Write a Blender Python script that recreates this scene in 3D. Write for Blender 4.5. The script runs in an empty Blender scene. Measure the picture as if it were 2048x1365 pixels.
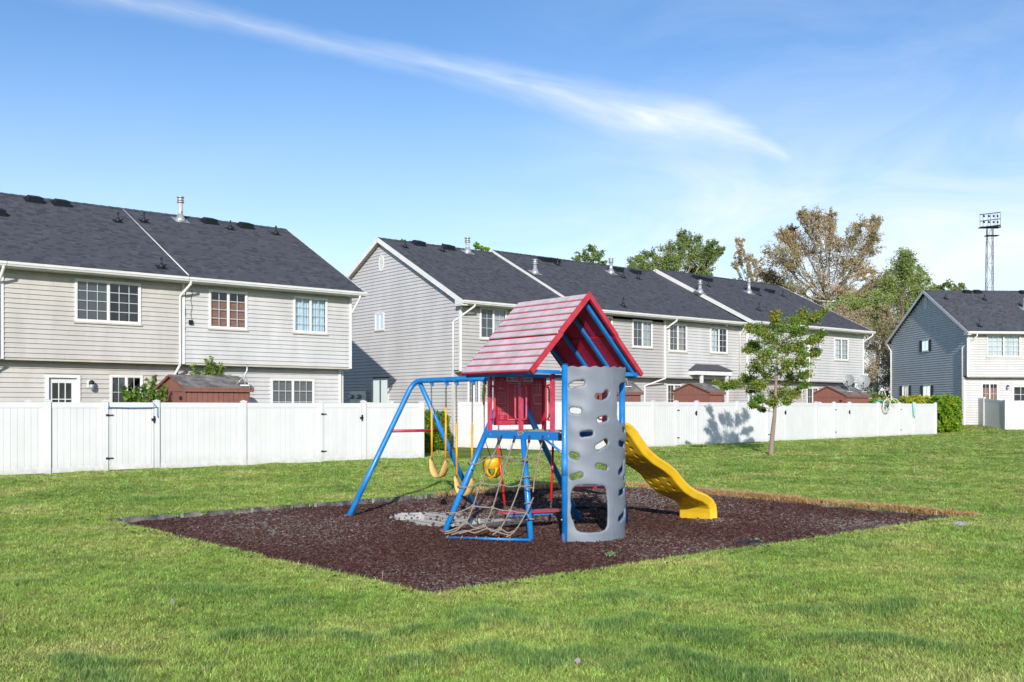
import bpy, bmesh, math, random
import numpy as np
from mathutils import Vector, Matrix
from mathutils.geometry import delaunay_2d_cdt

R = random.Random(7)
NR = np.random.RandomState(11)
scene = bpy.context.scene
COL = scene.collection
rad = math.radians

# ------------------------------------------------------------------ camera, sky, sun, exposure
CAM_H, FPX = 1.65, 1960.0                     # eye height, focal length in photo pixels (photo is 2048 wide)
cam = bpy.data.cameras.new('camera')
cam.sensor_width = 36.0
cam.lens = FPX / 2048 * 36
cam.shift_y = (815 - 682.5) / 2048
cam.clip_start, cam.clip_end = 0.1, 4000
cam_o = bpy.data.objects.new('camera', cam)
cam_o.location = (0, 0, CAM_H)
cam_o.rotation_euler = (rad(90), 0, 0)
COL.objects.link(cam_o)
scene.camera = cam_o

SUN_EL = rad(21.0)
SUN_H = Vector((-0.02, -1.0, 0)).normalized()           # horizontal direction towards the sun (behind the camera)
SUN_DIR = Vector((SUN_H.x * math.cos(SUN_EL), SUN_H.y * math.cos(SUN_EL), math.sin(SUN_EL)))
sun = bpy.data.lights.new('sun', 'SUN')
sun.energy = 4.5
sun.angle = rad(0.53)
sun.color = (1.0, 0.95, 0.87)
sun_o = bpy.data.objects.new('sun', sun)
sun_o.rotation_euler = SUN_DIR.to_track_quat('Z', 'Y').to_euler()
sun_o.location = (0, -20, 30)
COL.objects.link(sun_o)

scene.view_settings.view_transform = 'Standard'
scene.view_settings.look = 'None'
scene.view_settings.gamma = 1
scene.view_settings.use_curve_mapping = False
scene.view_settings.exposure = 0.27

world = bpy.data.worlds.new('World')
scene.world = world
world.use_nodes = True


def nd(nt, typ, **kw):
    n = nt.nodes.new(typ)
    for k, v in kw.items():
        if k.startswith('i_'):
            n.inputs[k[2:].replace('_', ' ')].default_value = v
        else:
            setattr(n, k, v)
    return n


def math_n(nt, op, a, b=None, c=None, clamp=False):
    n = nt.nodes.new('ShaderNodeMath')
    n.operation = op
    n.use_clamp = clamp
    for i, v in enumerate((a, b, c)):
        if v is None:
            continue
        if isinstance(v, (int, float)):
            n.inputs[i].default_value = v
        else:
            nt.links.new(v, n.inputs[i])
    return n.outputs[0]


def curve_n(nt, val, pts):
    n = nt.nodes.new('ShaderNodeFloatCurve')
    c = n.mapping.curves[0]
    while len(c.points) > 2:
        c.points.remove(c.points[1])
    c.points[0].location = pts[0]
    c.points[1].location = pts[-1]
    for p in pts[1:-1]:
        c.points.new(*p)
    n.mapping.use_clip = False
    n.mapping.update()
    nt.links.new(val, n.inputs['Value'])
    return n.outputs[0]


def build_sky():
    nt = world.node_tree
    nt.nodes.clear()
    out = nt.nodes.new('ShaderNodeOutputWorld')
    bg = nt.nodes.new('ShaderNodeBackground')
    bg.inputs['Strength'].default_value = 0.15
    sky = nt.nodes.new('ShaderNodeTexSky')
    sky.sky_type = 'NISHITA'
    sky.sun_disc = False
    sky.sun_elevation = SUN_EL
    sky.sun_rotation = math.atan2(SUN_H.x, SUN_H.y)
    sky.altitude = 1300
    sky.air_density = 1.0
    sky.dust_density = 0.6
    sky.ozone_density = 2.2
    hs = nt.nodes.new('ShaderNodeHueSaturation')
    hs.inputs['Hue'].default_value = 0.503
    hs.inputs['Saturation'].default_value = 1.17
    hs.inputs['Value'].default_value = 1.0
    nt.links.new(sky.outputs[0], hs.inputs['Color'])
    tc = nt.nodes.new('ShaderNodeTexCoord')
    sep = nt.nodes.new('ShaderNodeSeparateXYZ')
    nt.links.new(tc.outputs['Generated'], sep.inputs[0])
    x, y, z = sep.outputs
    az = math_n(nt, 'ARCTAN2', x, y)
    el = math_n(nt, 'ARCSINE', z)
    # long thin cirrus streak: centre line as elevation over azimuth
    comb = nt.nodes.new('ShaderNodeCombineXYZ')
    nt.links.new(az, comb.inputs[0])
    nt.links.new(el, comb.inputs[1])
    rot = nt.nodes.new('ShaderNodeVectorRotate')
    rot.rotation_type = 'Z_AXIS'
    rot.inputs['Angle'].default_value = 0.235
    nt.links.new(comb.outputs[0], rot.inputs['Vector'])
    mp = nt.nodes.new('ShaderNodeMapping')
    mp.inputs['Scale'].default_value = (5, 42, 1)
    nt.links.new(rot.outputs[0], mp.inputs[0])
    n1 = nd(nt, 'ShaderNodeTexNoise', i_Scale=1.0, i_Detail=7.0, i_Roughness=0.62, i_Distortion=0.6)
    nt.links.new(mp.outputs[0], n1.inputs['Vector'])
    mp2 = nt.nodes.new('ShaderNodeMapping')
    mp2.inputs['Scale'].default_value = (6, 10, 1)
    nt.links.new(rot.outputs[0], mp2.inputs[0])
    n2 = nd(nt, 'ShaderNodeTexNoise', i_Scale=1.0, i_Detail=4.0, i_Roughness=0.5)
    nt.links.new(mp2.outputs[0], n2.inputs['Vector'])
    t = math_n(nt, 'MULTIPLY_ADD', az, 1 / 0.9, 0.5)           # azimuth -0.45..0.45 -> 0..1
    def T(px): return math.atan((px - 1024) / FPX) / 0.9 + 0.5
    def E(px, py):
        a = (px - 1024) / FPX
        return math.atan((815 - py) / FPX / math.sqrt(1 + a * a))
    line = curve_n(nt, t, [(0.0, E(130, -25)), (T(260), E(260, 2)), (T(480), E(480, 50)), (T(740), E(740, 100)), (T(1000), E(1000, 165)), (T(1300), E(1300, 232)), (T(1500), E(1500, 275)), (T(1575), E(1575, 305)), (1.0, E(1900, 420))])
    width = curve_n(nt, t, [(0, .012), (T(600), .0095), (T(900), .011), (T(1250), .018), (T(1450), .015), (T(1560), .006), (1, .004)])
    inten = curve_n(nt, t, [(0, .22), (T(300), .34), (T(600), .32), (T(740), .38), (T(900), .42), (T(1150), .62), (T(1320), .78), (T(1480), .74), (T(1565), .55), (T(1600), .0), (1, 0)])
    d0 = math_n(nt, 'SUBTRACT', el, line)
    wob = math_n(nt, 'MULTIPLY_ADD', n2.outputs[0], 0.034, -0.017)
    d1 = math_n(nt, 'ADD', d0, wob)
    q = math_n(nt, 'ABSOLUTE', math_n(nt, 'DIVIDE', d1, width))
    body = math_n(nt, 'SUBTRACT', 1.0, math_n(nt, 'MULTIPLY', q, 0.62), clamp=True)
    body = math_n(nt, 'POWER', body, 1.3)
    fib = math_n(nt, 'MULTIPLY_ADD', n1.outputs[0], 2.2, -0.42, clamp=True)
    streak = math_n(nt, 'MULTIPLY', math_n(nt, 'MULTIPLY', body, fib), inten)
    # thin veil of wisps, thicker low down and to the right
    mp3 = nt.nodes.new('ShaderNodeMapping')
    mp3.inputs['Scale'].default_value = (4.2, 11, 1)
    mp3.inputs['Location'].default_value = (3.3, 1.7, 0)
    mp3.inputs['Rotation'].default_value = (0, 0, 0.22)
    nt.links.new(comb.outputs[0], mp3.inputs[0])
    n3 = nd(nt, 'ShaderNodeTexNoise', i_Scale=1.0, i_Detail=7.0, i_Roughness=0.6, i_Distortion=0.9)
    nt.links.new(mp3.outputs[0], n3.inputs['Vector'])
    wis = math_n(nt, 'MULTIPLY_ADD', n3.outputs[0], 2.4, -0.78, clamp=True)
    lowness = nd(nt, 'ShaderNodeMapRange')
    lowness.interpolation_type = 'SMOOTHSTEP'
    for k, v in (('From Min', 0.34), ('From Max', 0.08), ('To Min', 0.12), ('To Max', 0.80)):
        lowness.inputs[k].default_value = v
    nt.links.new(el, lowness.inputs['Value'])
    rightn = nd(nt, 'ShaderNodeMapRange')
    rightn.interpolation_type = 'SMOOTHSTEP'
    for k, v in (('From Min', -0.12), ('From Max', 0.28), ('To Min', 0.10), ('To Max', 1.25)):
        rightn.inputs[k].default_value = v
    nt.links.new(az, rightn.inputs['Value'])
    veil = math_n(nt, 'MULTIPLY', math_n(nt, 'MULTIPLY', wis, lowness.outputs[0]), rightn.outputs[0])
    hz = nd(nt, 'ShaderNodeMapRange')
    hz.interpolation_type = 'SMOOTHSTEP'
    for k, v in (('From Min', 0.38), ('From Max', 0.0), ('To Min', 0.0), ('To Max', 0.50)):
        hz.inputs[k].default_value = v
    nt.links.new(el, hz.inputs['Value'])
    fac = math_n(nt, 'ADD', math_n(nt, 'ADD', streak, veil), hz.outputs[0], clamp=True)
    mix = nt.nodes.new('ShaderNodeMix')
    mix.data_type = 'RGBA'
    mix.inputs[7].default_value = (5.6, 5.95, 6.3, 1)
    nt.links.new(fac, mix.inputs[0])
    nt.links.new(hs.outputs[0], mix.inputs[6])
    nt.links.new(mix.outputs[2], bg.inputs['Color'])
    nt.links.new(bg.outputs[0], out.inputs[0])


build_sky()


# ------------------------------------------------------------------ photo pixel -> place
def ray(px, py):
    return Vector(((px - 1024) / FPX, 1.0, (815 - py) / FPX))


EYE = Vector((0, 0, CAM_H))


def at_depth(px, py, y):
    return EYE + ray(px, py) * y


def at_z(px, py, z):
    r = ray(px, py)
    return EYE + r * ((z - CAM_H) / r.z)


def at_plane(px, py, p0, n):
    r = ray(px, py)
    return EYE + r * ((Vector(p0) - EYE).dot(n) / r.dot(n))


# ------------------------------------------------------------------ materials
MATS = {}


def M(name, col, rough=0.5, var=0.12, scale=6.0, bump=0.0, bscale=60.0, spec=0.5, metal=0.0, col2=None, detail=4.0, stretch=None, transl=0.0, rnd=0.0, coat=0.0, thr=None):
    """procedural material: base colour with world-space noise variation, optional second colour, bump"""
    if name in MATS:
        return MATS[name]
    m = bpy.data.materials.new(name)
    m.use_nodes = True
    nt = m.node_tree
    b = nt.nodes['Principled BSDF']
    b.inputs['Roughness'].default_value = rough
    b.inputs['Specular IOR Level'].default_value = spec
    b.inputs['Metallic'].default_value = metal
    b.inputs['Coat Weight'].default_value = coat
    geo = nt.nodes.new('ShaderNodeNewGeometry')
    vec = geo.outputs['Position']
    if stretch:
        mp = nt.nodes.new('ShaderNodeMapping')
        mp.inputs['Scale'].default_value = stretch
        nt.links.new(vec, mp.inputs[0])
        vec = mp.outputs[0]
    n = nd(nt, 'ShaderNodeTexNoise', i_Scale=scale, i_Detail=detail, i_Roughness=0.6)
    nt.links.new(vec, n.inputs['Vector'])
    ramp = nt.nodes.new('ShaderNodeValToRGB')
    c = Vector(col)
    lo = [max(0, v * (1 - var)) for v in col]
    hi = list(col2) if col2 else [min(1, v * (1 + var)) for v in col]
    p0, p1 = thr if thr else (0.3, 0.7)
    ramp.color_ramp.elements[0].position = p0
    ramp.color_ramp.elements[1].position = p1
    ramp.color_ramp.elements[0].color = (*lo, 1)
    ramp.color_ramp.elements[1].color = (*hi, 1)
    nt.links.new(n.outputs[0], ramp.inputs[0])
    colout = ramp.outputs[0]
    if rnd:
        oi = nt.nodes.new('ShaderNodeObjectInfo')
        hsv = nt.nodes.new('ShaderNodeHueSaturation')
        v = math_n(nt, 'MULTIPLY_ADD', oi.outputs['Random'], 2 * rnd, 1 - rnd)
        nt.links.new(v, hsv.inputs['Value'])
        nt.links.new(colout, hsv.inputs['Color'])
        colout = hsv.outputs[0]
    nt.links.new(colout, b.inputs['Base Color'])
    r2 = math_n(nt, 'MULTIPLY_ADD', n.outputs[0], 0.2, rough - 0.1, clamp=True)
    nt.links.new(r2, b.inputs['Roughness'])
    if bump:
        n2 = nd(nt, 'ShaderNodeTexNoise', i_Scale=bscale, i_Detail=3.0)
        nt.links.new(vec, n2.inputs['Vector'])
        bp = nt.nodes.new('ShaderNodeBump')
        bp.inputs['Strength'].default_value = bump
        bp.inputs['Distance'].default_value = 0.01
        nt.links.new(n2.outputs[0], bp.inputs['Height'])
        nt.links.new(bp.outputs[0], b.inputs['Normal'])
    if transl:
        tr = nt.nodes.new('ShaderNodeBsdfTranslucent')
        nt.links.new(colout, tr.inputs['Color'])
        mx = nt.nodes.new('ShaderNodeMixShader')
        mx.inputs[0].default_value = transl
        nt.links.new(b.outputs[0], mx.inputs[1])
        nt.links.new(tr.outputs[0], mx.inputs[2])
        nt.links.new(mx.outputs[0], nt.nodes['Material Output'].inputs[0])
    MATS[name] = m
    return m


def M_glass(name='window_glass', tint=(0.80, 0.85, 0.88), refl=0.045):
    if name in MATS:
        return MATS[name]
    m = bpy.data.materials.new(name)
    m.use_nodes = True
    nt = m.node_tree
    nt.nodes.remove(nt.nodes['Principled BSDF'])
    tr = nd(nt, 'ShaderNodeBsdfTransparent')
    tr.inputs[0].default_value = (*tint, 1)
    gl = nd(nt, 'ShaderNodeBsdfGlossy', i_Roughness=0.03)
    gl.inputs[0].default_value = (0.9, 0.95, 1, 1)
    lw = nd(nt, 'ShaderNodeLayerWeight', i_Blend=0.25)
    f = math_n(nt, 'MULTIPLY_ADD', lw.outputs['Fresnel'], 0.8, refl, clamp=True)
    mx = nd(nt, 'ShaderNodeMixShader')
    nt.links.new(f, mx.inputs[0])
    nt.links.new(tr.outputs[0], mx.inputs[1])
    nt.links.new(gl.outputs[0], mx.inputs[2])
    nt.links.new(mx.outputs[0], nt.nodes['Material Output'].inputs[0])
    MATS[name] = m
    return m


def M_rust(name, col, rust=(0.18, 0.05, 0.015), zlo=0.0, zhi=0.1, thr=(0.62, 0.68), scale=9, rough=0.35, metal=0.0, coat=0.0):
    """painted metal with chipped rusty spots"""
    return M(name, col, rough, 0.10, scale, 0.12, 40, 0.5, metal, rust, 5.0, None, 0, 0, coat, thr)


W_VINYL = M('white_vinyl', (0.64, 0.645, 0.65), 0.42, 0.04, 1.2, 0.02, 3, rnd=0.025)
W_TRIM = M('white_trim', (0.68, 0.68, 0.66), 0.45, 0.07, 3)
def splash_dirt(m, z0=0.45):
    nt = m.node_tree
    b = nt.nodes['Principled BSDF']
    src = b.inputs['Base Color'].links[0].from_socket
    geo = nt.nodes.new('ShaderNodeNewGeometry')
    sep = nt.nodes.new('ShaderNodeSeparateXYZ')
    nt.links.new(geo.outputs['Position'], sep.inputs[0])
    n = nd(nt, 'ShaderNodeTexNoise', i_Scale=5.0, i_Detail=6.0, i_Roughness=0.7)
    nt.links.new(geo.outputs['Position'], n.inputs['Vector'])
    low = math_n(nt, 'MULTIPLY_ADD', sep.outputs[2], -1 / z0, 1.0, clamp=True)
    fac = math_n(nt, 'MULTIPLY', math_n(nt, 'POWER', low, 1.6), math_n(nt, 'MULTIPLY_ADD', n.outputs[0], 2.6, -0.85, clamp=True), clamp=True)
    n3 = nd(nt, 'ShaderNodeTexNoise', i_Scale=1.4, i_Detail=6.0, i_Roughness=0.7)
    nt.links.new(geo.outputs['Position'], n3.inputs['Vector'])
    spots = math_n(nt, 'MULTIPLY', math_n(nt, 'MULTIPLY_ADD', n3.outputs[0], 3.0, -1.55, clamp=True), 0.5)
    fac = math_n(nt, 'MAXIMUM', math_n(nt, 'MULTIPLY', fac, 0.75), math_n(nt, 'MULTIPLY', spots, 0.14))
    mx = nt.nodes.new('ShaderNodeMix')
    mx.data_type = 'RGBA'
    mx.inputs[7].default_value = (0.33, 0.31, 0.22, 1)
    nt.links.new(fac, mx.inputs[0])
    nt.links.new(src, mx.inputs[6])
    nt.links.new(mx.outputs[2], b.inputs['Base Color'])


splash_dirt(W_VINYL)
SIDE_CREAM = M('cream_siding', (0.46, 0.44, 0.41), 0.55, 0.12, 1.5, 0.1, 30, stretch=(1, 1, 0.35))
SIDE_WHITE = M('pale_siding', (0.495, 0.49, 0.485), 0.55, 0.10, 1.5, 0.1, 30, stretch=(1, 1, 0.35))
SIDE_GREY = M('grey_siding', (0.415, 0.40, 0.392), 0.55, 0.10, 1.2, 0.1, 30, stretch=(1, 1, 0.35))
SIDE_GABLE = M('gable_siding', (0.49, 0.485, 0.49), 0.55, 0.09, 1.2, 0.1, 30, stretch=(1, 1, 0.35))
SOFFIT = M('beige_soffit', (0.46, 0.43, 0.36), 0.6, 0.12, 2, col2=(0.52, 0.49, 0.42))
SHING = [M('shingle_dark', (0.056, 0.059, 0.071), 0.85, 0.18, 30, 0.4, 160, 0.25),
         M('shingle_mid', (0.078, 0.081, 0.095), 0.85, 0.18, 30, 0.4, 160, 0.25),
         M('shingle_light', (0.094, 0.097, 0.112), 0.85, 0.18, 30, 0.4, 160, 0.25)]
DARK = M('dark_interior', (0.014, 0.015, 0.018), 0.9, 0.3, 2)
BLACKP = M('black_vent', (0.010, 0.012, 0.017), 0.55, 0.2, 10)
GALV = M('galvanised_metal', (0.46, 0.47, 0.48), 0.38, 0.12, 8, metal=0.5)
GALV_R = M_rust('rusty_flue', (0.50, 0.50, 0.49), thr=(0.60, 0.66), scale=5)
GLASS = M_glass()
BLIND_W = M('white_blind', (0.62, 0.63, 0.62), 0.6, 0.1, 5)
BLIND_B = M('brown_blind', (0.40, 0.165, 0.10), 0.5, 0.2, 8)
BLIND_D = M('grey_blind', (0.20, 0.18, 0.165), 0.6, 0.15, 5)
CURT_B = M('blue_curtain', (0.60, 0.72, 0.78), 0.8, 0.12, 4)
CURT_T = M('taupe_curtain', (0.36, 0.30, 0.27), 0.8, 0.12, 4)
SCREEN = M('insect_screen', (0.085, 0.088, 0.092), 0.8, 0.1, 5)
SHED = M('shed_brown', (0.215, 0.088, 0.066), 0.7, 0.22, 5, 0.3, 50, stretch=(6, 6, 0.6))
SHED_RF = M('shed_shingle', (0.12, 0.11, 0.105), 0.85, 0.5, 3, 0.4, 90, col2=(0.26, 0.25, 0.24))
BLUE = M('blue_paint', (0.004, 0.165, 0.53), 0.36, 0.18, 4, 0.08, 40, 0.5, coat=0.1, col2=(0.018, 0.22, 0.57))
BLUE_R = M_rust('blue_paint_chipped', (0.004, 0.175, 0.54), thr=(0.68, 0.71), scale=11)
RED = M('red_plastic', (0.50, 0.012, 0.032), 0.45, 0.15, 6, col2=(0.50, 0.05, 0.075))
RED_D = M('red_board', (0.42, 0.010, 0.040), 0.38, 0.15, 5)
RED_S = M('red_sleeve', (0.62, 0.025, 0.015), 0.35, 0.15, 9)
PINK = M('faded_red_plastic', (0.56, 0.030, 0.075), 0.45, 0.2, 7, col2=(0.58, 0.085, 0.15))
PALE = M('pale_pink_shingle', (0.53, 0.435, 0.462), 0.55, 0.14, 5, rnd=0.06)  # pale pink shingle colour, tone varied per piece
GREYP = M('grey_moulded_plastic', (0.165, 0.190, 0.230), 0.52, 0.10, 3, 0.05, 60)
YELL = M('yellow_plastic', (0.75, 0.45, 0.008), 0.38, 0.10, 4, 0.05, 80, col2=(0.75, 0.48, 0.03))
YELL_O = M('amber_sleeve', (0.66, 0.33, 0.02), 0.45, 0.25, 9)
TANB = M('tan_swing_belt', (0.62, 0.40, 0.13), 0.55, 0.15, 7)
CHAIN = M('chain_steel', (0.13, 0.105, 0.085), 0.45, 0.35, 60, metal=0.5)
ROPE = M('tan_rope', (0.25, 0.205, 0.165), 0.9, 0.25, 60, 0.8, 140)
BLACK_R = M('black_rubber', (0.02, 0.021, 0.023), 0.6, 0.2, 10)
DECK = M('deck_board', (0.50, 0.46, 0.40), 0.6, 0.15, 6)
INK = M('board_print', (0.42, 0.30, 0.34), 0.5, 0.05, 5)
INK_D = M('faint_board_print', (0.36, 0.14, 0.18), 0.5, 0.05, 5)
BARK = M('bark', (0.16, 0.115, 0.09), 0.9, 0.35, 14, 0.6, 40, stretch=(4, 4, 1))
BARK_P = M('pale_bark', (0.34, 0.29, 0.23), 0.9, 0.35, 3, 0.5, 20)
TEAL = M('teal_cloth', (0.30, 0.62, 0.55), 0.85, 0.1, 20)
CREAM = M('cream_paint', (0.66, 0.58, 0.44), 0.45, 0.08, 10)
STEEL = M('dark_steel', (0.018, 0.021, 0.028), 0.85, 0.2, 2, spec=0.1)


# ------------------------------------------------------------------ objects
def tag(o, label=None, cat=None, group=None, kind=None):
    for k, v in (('label', label), ('category', cat), ('group', group), ('kind', kind)):
        if v:
            o[k] = v
    return o


def thing(name, loc, label, cat, group=None):
    o = bpy.data.objects.new(name, None)
    o.empty_display_size = 0.2
    o.location = loc
    COL.objects.link(o)
    return tag(o, label, cat, group)


def wloc(o):
    v = Vector((0, 0, 0))
    while o:
        v += o.location
        o = o.parent
    return v


class MB:
    def __init__(s):
        s.v, s.f, s.mi, s.sm = [], [], [], []
        s.mats = []

    def add(s, vs, fs, mi=0, smooth=False):
        n = len(s.v)
        s.v += [tuple(p) for p in vs]
        s.f += [tuple(i + n for i in f) for f in fs]
        s.mi += [mi] * len(fs)
        s.sm += [smooth] * len(fs)

    def box(s, f, a, b, mi=0):
        """box between corners a and b, in coordinates mapped by f"""
        (x0, y0, z0), (x1, y1, z1) = a, b
        vs = [f(x, y, z) for x in (x0, x1) for y in (y0, y1) for z in (z0, z1)]
        s.add(vs, [(0, 1, 3, 2), (4, 6, 7, 5), (0, 4, 5, 1), (2, 3, 7, 6), (0, 2, 6, 4), (1, 5, 7, 3)], mi)

    def quad(s, a, b, c, d, mi=0):
        s.add([a, b, c, d], [(0, 1, 2, 3)], mi)

    def prism(s, pts0, pts1, mi=0):
        n = len(pts0)
        s.add(list(pts0) + list(pts1), [tuple(range(n))[::-1], tuple(range(n, 2 * n))] + [(i, (i + 1) % n, n + (i + 1) % n, n + i) for i in range(n)], mi)

    def tube(s, path, r, seg=8, mi=0, closed=False, caps=True):
        P = [Vector(p) for p in path]
        n = len(P)
        rs = r if hasattr(r, '__len__') else [r] * n
        up = None
        rings = []
        for i in range(n):
            if closed:
                t = (P[(i + 1) % n] - P[i - 1])
            else:
                t = (P[min(i + 1, n - 1)] - P[max(i - 1, 0)])
            t = t.normalized() if t.length > 1e-9 else Vector((0, 0, 1))
            if up is None:
                up = Vector((0, 0, 1)) if abs(t.z) < 0.9 else Vector((1, 0, 0))
            x = (up - t * up.dot(t))
            x = x.normalized() if x.length > 1e-6 else t.orthogonal().normalized()
            up = x
            y = t.cross(x)
            rings.append([P[i] + (x * math.cos(2 * math.pi * k / seg) + y * math.sin(2 * math.pi * k / seg)) * rs[i] for k in range(seg)])
        vs = [p for g in rings for p in g]
        fs = []
        for i in range(n if closed else n - 1):
            j = (i + 1) % n
            for k in range(seg):
                fs.append((i * seg + k, i * seg + (k + 1) % seg, j * seg + (k + 1) % seg, j * seg + k))
        s.add(vs, fs, mi, True)
        if caps and not closed:
            m = len(s.v) - len(vs)
            s.f += [tuple(m + k for k in range(seg))[::-1], tuple(m + (n - 1) * seg + k for k in range(seg))]
            s.mi += [mi, mi]
            s.sm += [False, False]

    def build(s, name, mat, parent=None, link=True):
        me = bpy.data.meshes.new(name)
        off = wloc(parent) if parent else Vector((0, 0, 0))
        me.from_pydata([(x - off.x, y - off.y, z - off.z) for x, y, z in s.v], [], s.f)
        for m in (mat if isinstance(mat, (list, tuple)) else [mat]):
            me.materials.append(m)
        if s.f:
            me.polygons.foreach_set('material_index', s.mi)
            me.polygons.foreach_set('use_smooth', s.sm)
        me.update()
        o = bpy.data.objects.new(name, me)
        if parent:
            o.parent = parent
        if link:
            COL.objects.link(o)
        return o


def copy_tree(o, parent=None):
    c = o.copy()
    COL.objects.link(c)
    if parent:
        c.parent = parent
    for ch in list(o.children):
        copy_tree(ch, c)
    return c


def np_mesh(name, V, Q, mat, parent=None, smooth=False, mi=None):
    """mesh of quads from numpy arrays"""
    me = bpy.data.meshes.new(name)
    off = np.array(wloc(parent)) if parent else np.zeros(3)
    V = np.asarray(V, dtype=np.float32) - off.astype(np.float32)
    Q = np.asarray(Q, dtype=np.int32)
    k = Q.shape[1]
    me.vertices.add(len(V))
    me.vertices.foreach_set('co', V.ravel())
    me.loops.add(Q.size)
    me.loops.foreach_set('vertex_index', Q.ravel())
    me.polygons.add(len(Q))
    me.polygons.foreach_set('loop_start', np.arange(0, Q.size, k, dtype=np.int32))
    me.polygons.foreach_set('loop_total', np.full(len(Q), k, dtype=np.int32))
    for m in (mat if isinstance(mat, (list, tuple)) else [mat]):
        me.materials.append(m)
    if mi is not None:
        me.polygons.foreach_set('material_index', np.asarray(mi, dtype=np.int32))
    me.polygons.foreach_set('use_smooth', np.full(len(Q), smooth))
    me.update(calc_edges=True)
    me.validate()
    o = bpy.data.objects.new(name, me)
    if parent:
        o.parent = parent
    COL.objects.link(o)
    return o


ID = lambda x, y, z: Vector((x, y, z))
BL, BF, BR_, BB = Vector((-5.93, 14.18, 0)), Vector((-0.72, 8.50, 0)), Vector((6.83, 14.70, 0)), Vector((1.81, 21.28, 0))
ZM = -0.06                                     # level of the loose fill


def smooth(t):
    t = min(1, max(0, t))
    return t * t * (3 - 2 * t)


def ground_z(x, y):
    return 0.08 * smooth((y - 31) / 5) + 0.45 * smooth((x - 23) / 6) * smooth((y - 55) / 9)



# ------------------------------------------------------------------ houses
class Frame:
    """house axes: a along the front, d inwards from the upper front wall, z up"""
    def __init__(s, ox, oy, u, g):
        s.o = Vector((ox, oy, 0))
        s.u = Vector((u[0], u[1], 0)).normalized()
        s.v = Vector((-s.u.y, s.u.x, 0))
        s.g = g

    def pt(s, a, d, z):
        p = s.o + s.u * a + s.v * d
        return Vector((p.x, p.y, z))

    def face(s, px, py, d=0.0):
        p = at_plane(px, py, s.pt(0, d, 0), s.v)
        return (p - s.o).dot(s.u), p.z

    def side(s, px, py, a):
        p = at_plane(px, py, s.pt(a, 0, 0), s.u)
        return (p - s.o).dot(s.v), p.z


def siding(f, s0f, z0, z1, holes, course, joined_parent, mat, individual):
    """lapped siding; f(s, out, z) maps wall coordinates; s0f(z) gives the (s0, s1) limits; holes = [(s0,s1,z0,z1)]"""
    mb = MB()
    n = int(math.ceil((z1 - z0) / course - 0.05))
    for k in range(n):
        zb = z0 + k * course
        zt = min(z1, zb + course)
        zm = (zb + zt) / 2
        a0, a1 = s0f(zm)
        if a1 - a0 < 0.05:
            continue
        iv = [(a0, a1)]
        for h in holes:
            if h[2] < zm < h[3]:
                nx = []
                for p, q in iv:
                    if h[0] > p:
                        nx.append((p, min(q, h[0])))
                    if h[1] < q:
                        nx.append((max(p, h[1]), q))
                iv = [t for t in nx if t[1] - t[0] > 0.03]
        cut = []
        off = R.uniform(0.6, 3.6)
        for p, q in iv:
            x = a0 + off
            while x < q - 0.4:
                if x > p + 0.4:
                    cut.append((p, x))
                    p = x + 0.003
                x += 3.66
            cut.append((p, q))
        for p, q in cut:
            m = MB() if individual else mb
            pr = [(0.0, zt), (0.014, zb + (zt - zb) * 0.5), (0.030, zb + 0.021), (0.000, zb)]
            vs = [f(p, o, z) for o, z in pr] + [f(q, o, z) for o, z in pr]
            m.add(vs, [(0, 1, 5, 4), (1, 2, 6, 5), (2, 3, 7, 6), (0, 3, 2, 1), (4, 5, 6, 7)])
            if individual:
                m.build('siding_board', mat, joined_parent)
    if not individual:
        o = mb.build('siding', mat, joined_parent)
        o['kind'] = 'stuff'


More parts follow.
